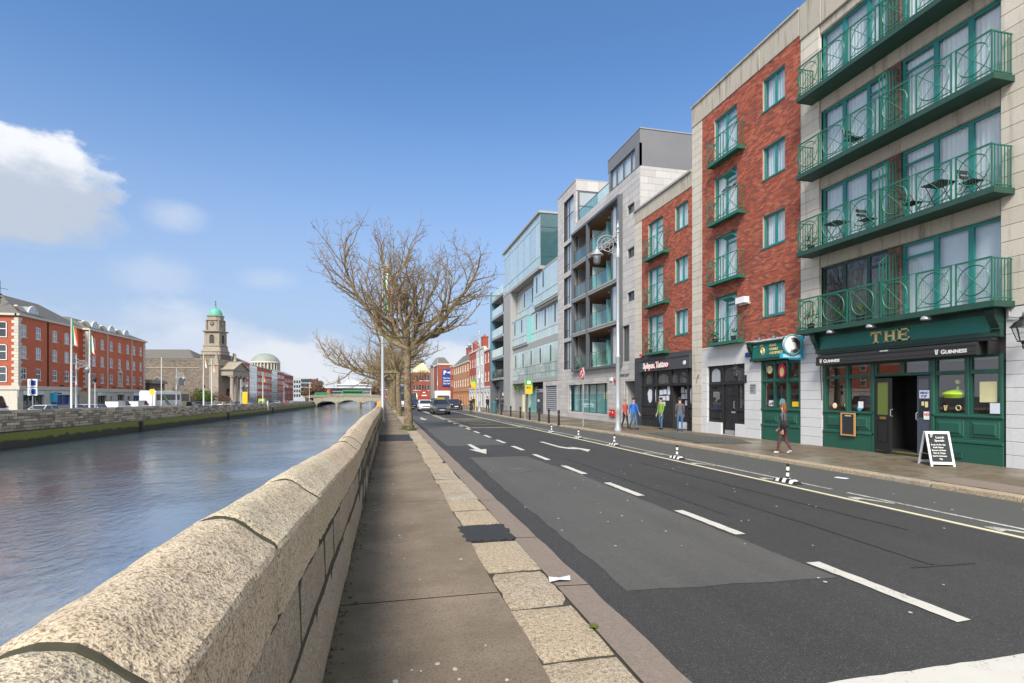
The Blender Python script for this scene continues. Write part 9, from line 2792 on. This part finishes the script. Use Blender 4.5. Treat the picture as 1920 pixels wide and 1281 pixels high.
person('person in dark jacket and jeans facing the one in green by the tattoo shop', (15.2, 25.75, .02), PI - .5, 1.75, 'cloth_grey', 'cloth_jeans', 'cloth_black', 'hair_dark', stride=.04, arms=((.05, .3), (.1, .4)))
w_, hw, Vw = person('woman with long auburn hair, dark jacket and white shoes walking past the small green front', (12.65, 15.1, .0), PI + .5, 1.62, 'cloth_grey', 'cloth_maroon', 'shoe_white', 'hair_auburn', True, .18, arms=((.2, .5), (-.25, .35)))
bg = thing('shoulder_bag', 'black shoulder bag carried by the auburn-haired woman', 'bag', (12.65, 15.1, 0), PI + .5, off=(0, 0, 0))
mb = MB(); mb.ball((.24, .12, .98), .15, 10, (.5, 1.0, .85)); mb.build('bag_body', 'cloth_black', bg, smooth=True)
mb = MB(); mb.tube([(.25, .1, 1.08), (.21, .06, 1.28), (.12, .02, 1.36), (.20, -.06, 1.2), (.25, .02, 1.08)], .012, 5); mb.build('strap', 'cloth_black', bg)
person('person in black walking towards the camera beside the far lamp post', (11.85, 62.0, .0), .1, 1.78, 'cloth_black', 'cloth_black', 'cloth_black', 'hair_dark', stride=.2, arms=((.3, .2), (-.3, .2)))
person('person in black walking away beside the litter bin', (12.55, 60.0, .0), PI, 1.76, 'cloth_black', 'cloth_dark', 'cloth_black', 'hair_dark', stride=.2, arms=((.25, .2), (-.25, .2)), bulk=1.1)
person('person in dark clothes standing with a parked bicycle before the balcony block', (14.0, 64.0, .0), .4, 1.72, 'cloth_dark', 'cloth_dark', 'cloth_black', 'hair_dark', arms=((.4, .6), (.4, .6)))
person('left one of two dark-clothed people on the far quay before the red hotel', (-46.8, 108.6, lz(108)), .8, 1.78, 'cloth_black', 'cloth_dark', 'cloth_black', 'hair_dark', stride=.12)
person('right one of two dark-clothed people on the far quay before the red hotel', (-46.4, 110.0, lz(110)), -.6, 1.7, 'cloth_dark', 'cloth_black', 'cloth_black', 'hair_dark', stride=.1)
person('pedestrian in black on the pavement beyond the dark parked car', (12.2, 74.0, .0), .0, 1.75, 'cloth_black', 'cloth_black', 'cloth_black', 'hair_dark', stride=.2)
def bicycle(label, loc, rz, frame='black_iron'):
	t = thing('bicycle', label, 'bicycle', loc, rz, off=(0, 0, 0))
	for y in (-.52, .50):
		mb = MB(); mb.ring((0, y, .34), .33, .02, 'x', 24, 5); wv = mb.build('wheel', 'tyre', t)
		mb = MB()
		for i in range(10): a = 2 * PI * i / 10; mb.cyl((0, y, .34), (0, y + .32 * math.cos(a), .34 + .32 * math.sin(a)), .003, n=3)
		mb.build('spokes', 'steel_light', wv)
	mb = MB()
	bb, st, hd, rh, fh = (0, .08, .30), (0, .22, .82), (0, -.36, .86), (0, .50, .34), (0, -.52, .34)
	for a, b in ((bb, st), (bb, hd), (st, hd), (bb, rh), (st, rh), (hd, fh)): mb.cyl(a, b, .016, n=6)
	mb.cyl(hd, (0, -.34, 1.0), .014, n=6); mb.build('frame', frame, t)
	mb = MB(); mb.tube([(-.28, -.28, 1.02), (-.2, -.36, 1.04), (0, -.36, 1.0), (.2, -.36, 1.04), (.28, -.28, 1.02)], .013, 5); mb.build('handlebar', 'black_iron', t)
	mb = MB(); mb.ball((0, .24, .90), .12, 8, (.6, 1.1, .3)); mb.build('saddle', 'black_iron', t)
	mb = MB(); mb.cyl((-.10, .02, .42), (-.10, -.02, .42), .03, n=6); mb.box(-.16, -.06, .0, .08, .40, .42); mb.box(.06, .16, .08, .16, .18, .20); mb.build('pedals', 'steel_grey', t)
	return t
bicycle('bicycle ridden towards the camera beside the parked dark car', (9.75, 61.0, -.09), 0)
person('cyclist in dark clothes riding towards the camera at the right kerb', (9.75, 61.1, -.09), 0, 1.75, 'cloth_dark', 'cloth_dark', 'cloth_black', 'hair_dark', arms=((.9, .3), (.9, .3)), lean=.22, seated=True)
bicycle('second bicycle ridden just left of and behind the first one', (9.1, 65.5, -.09), .1, 'steel_grey')
person('second cyclist in a brown-black jacket riding behind the first one', (9.1, 65.6, -.09), .1, 1.75, 'cloth_maroon', 'cloth_dark', 'cloth_black', 'hair_auburn', arms=((.9, .3), (.9, .3)), lean=.2, seated=True)
bicycle('parked bicycle leaning before the balcony block', (13.6, 63.4, .0), 1.2)
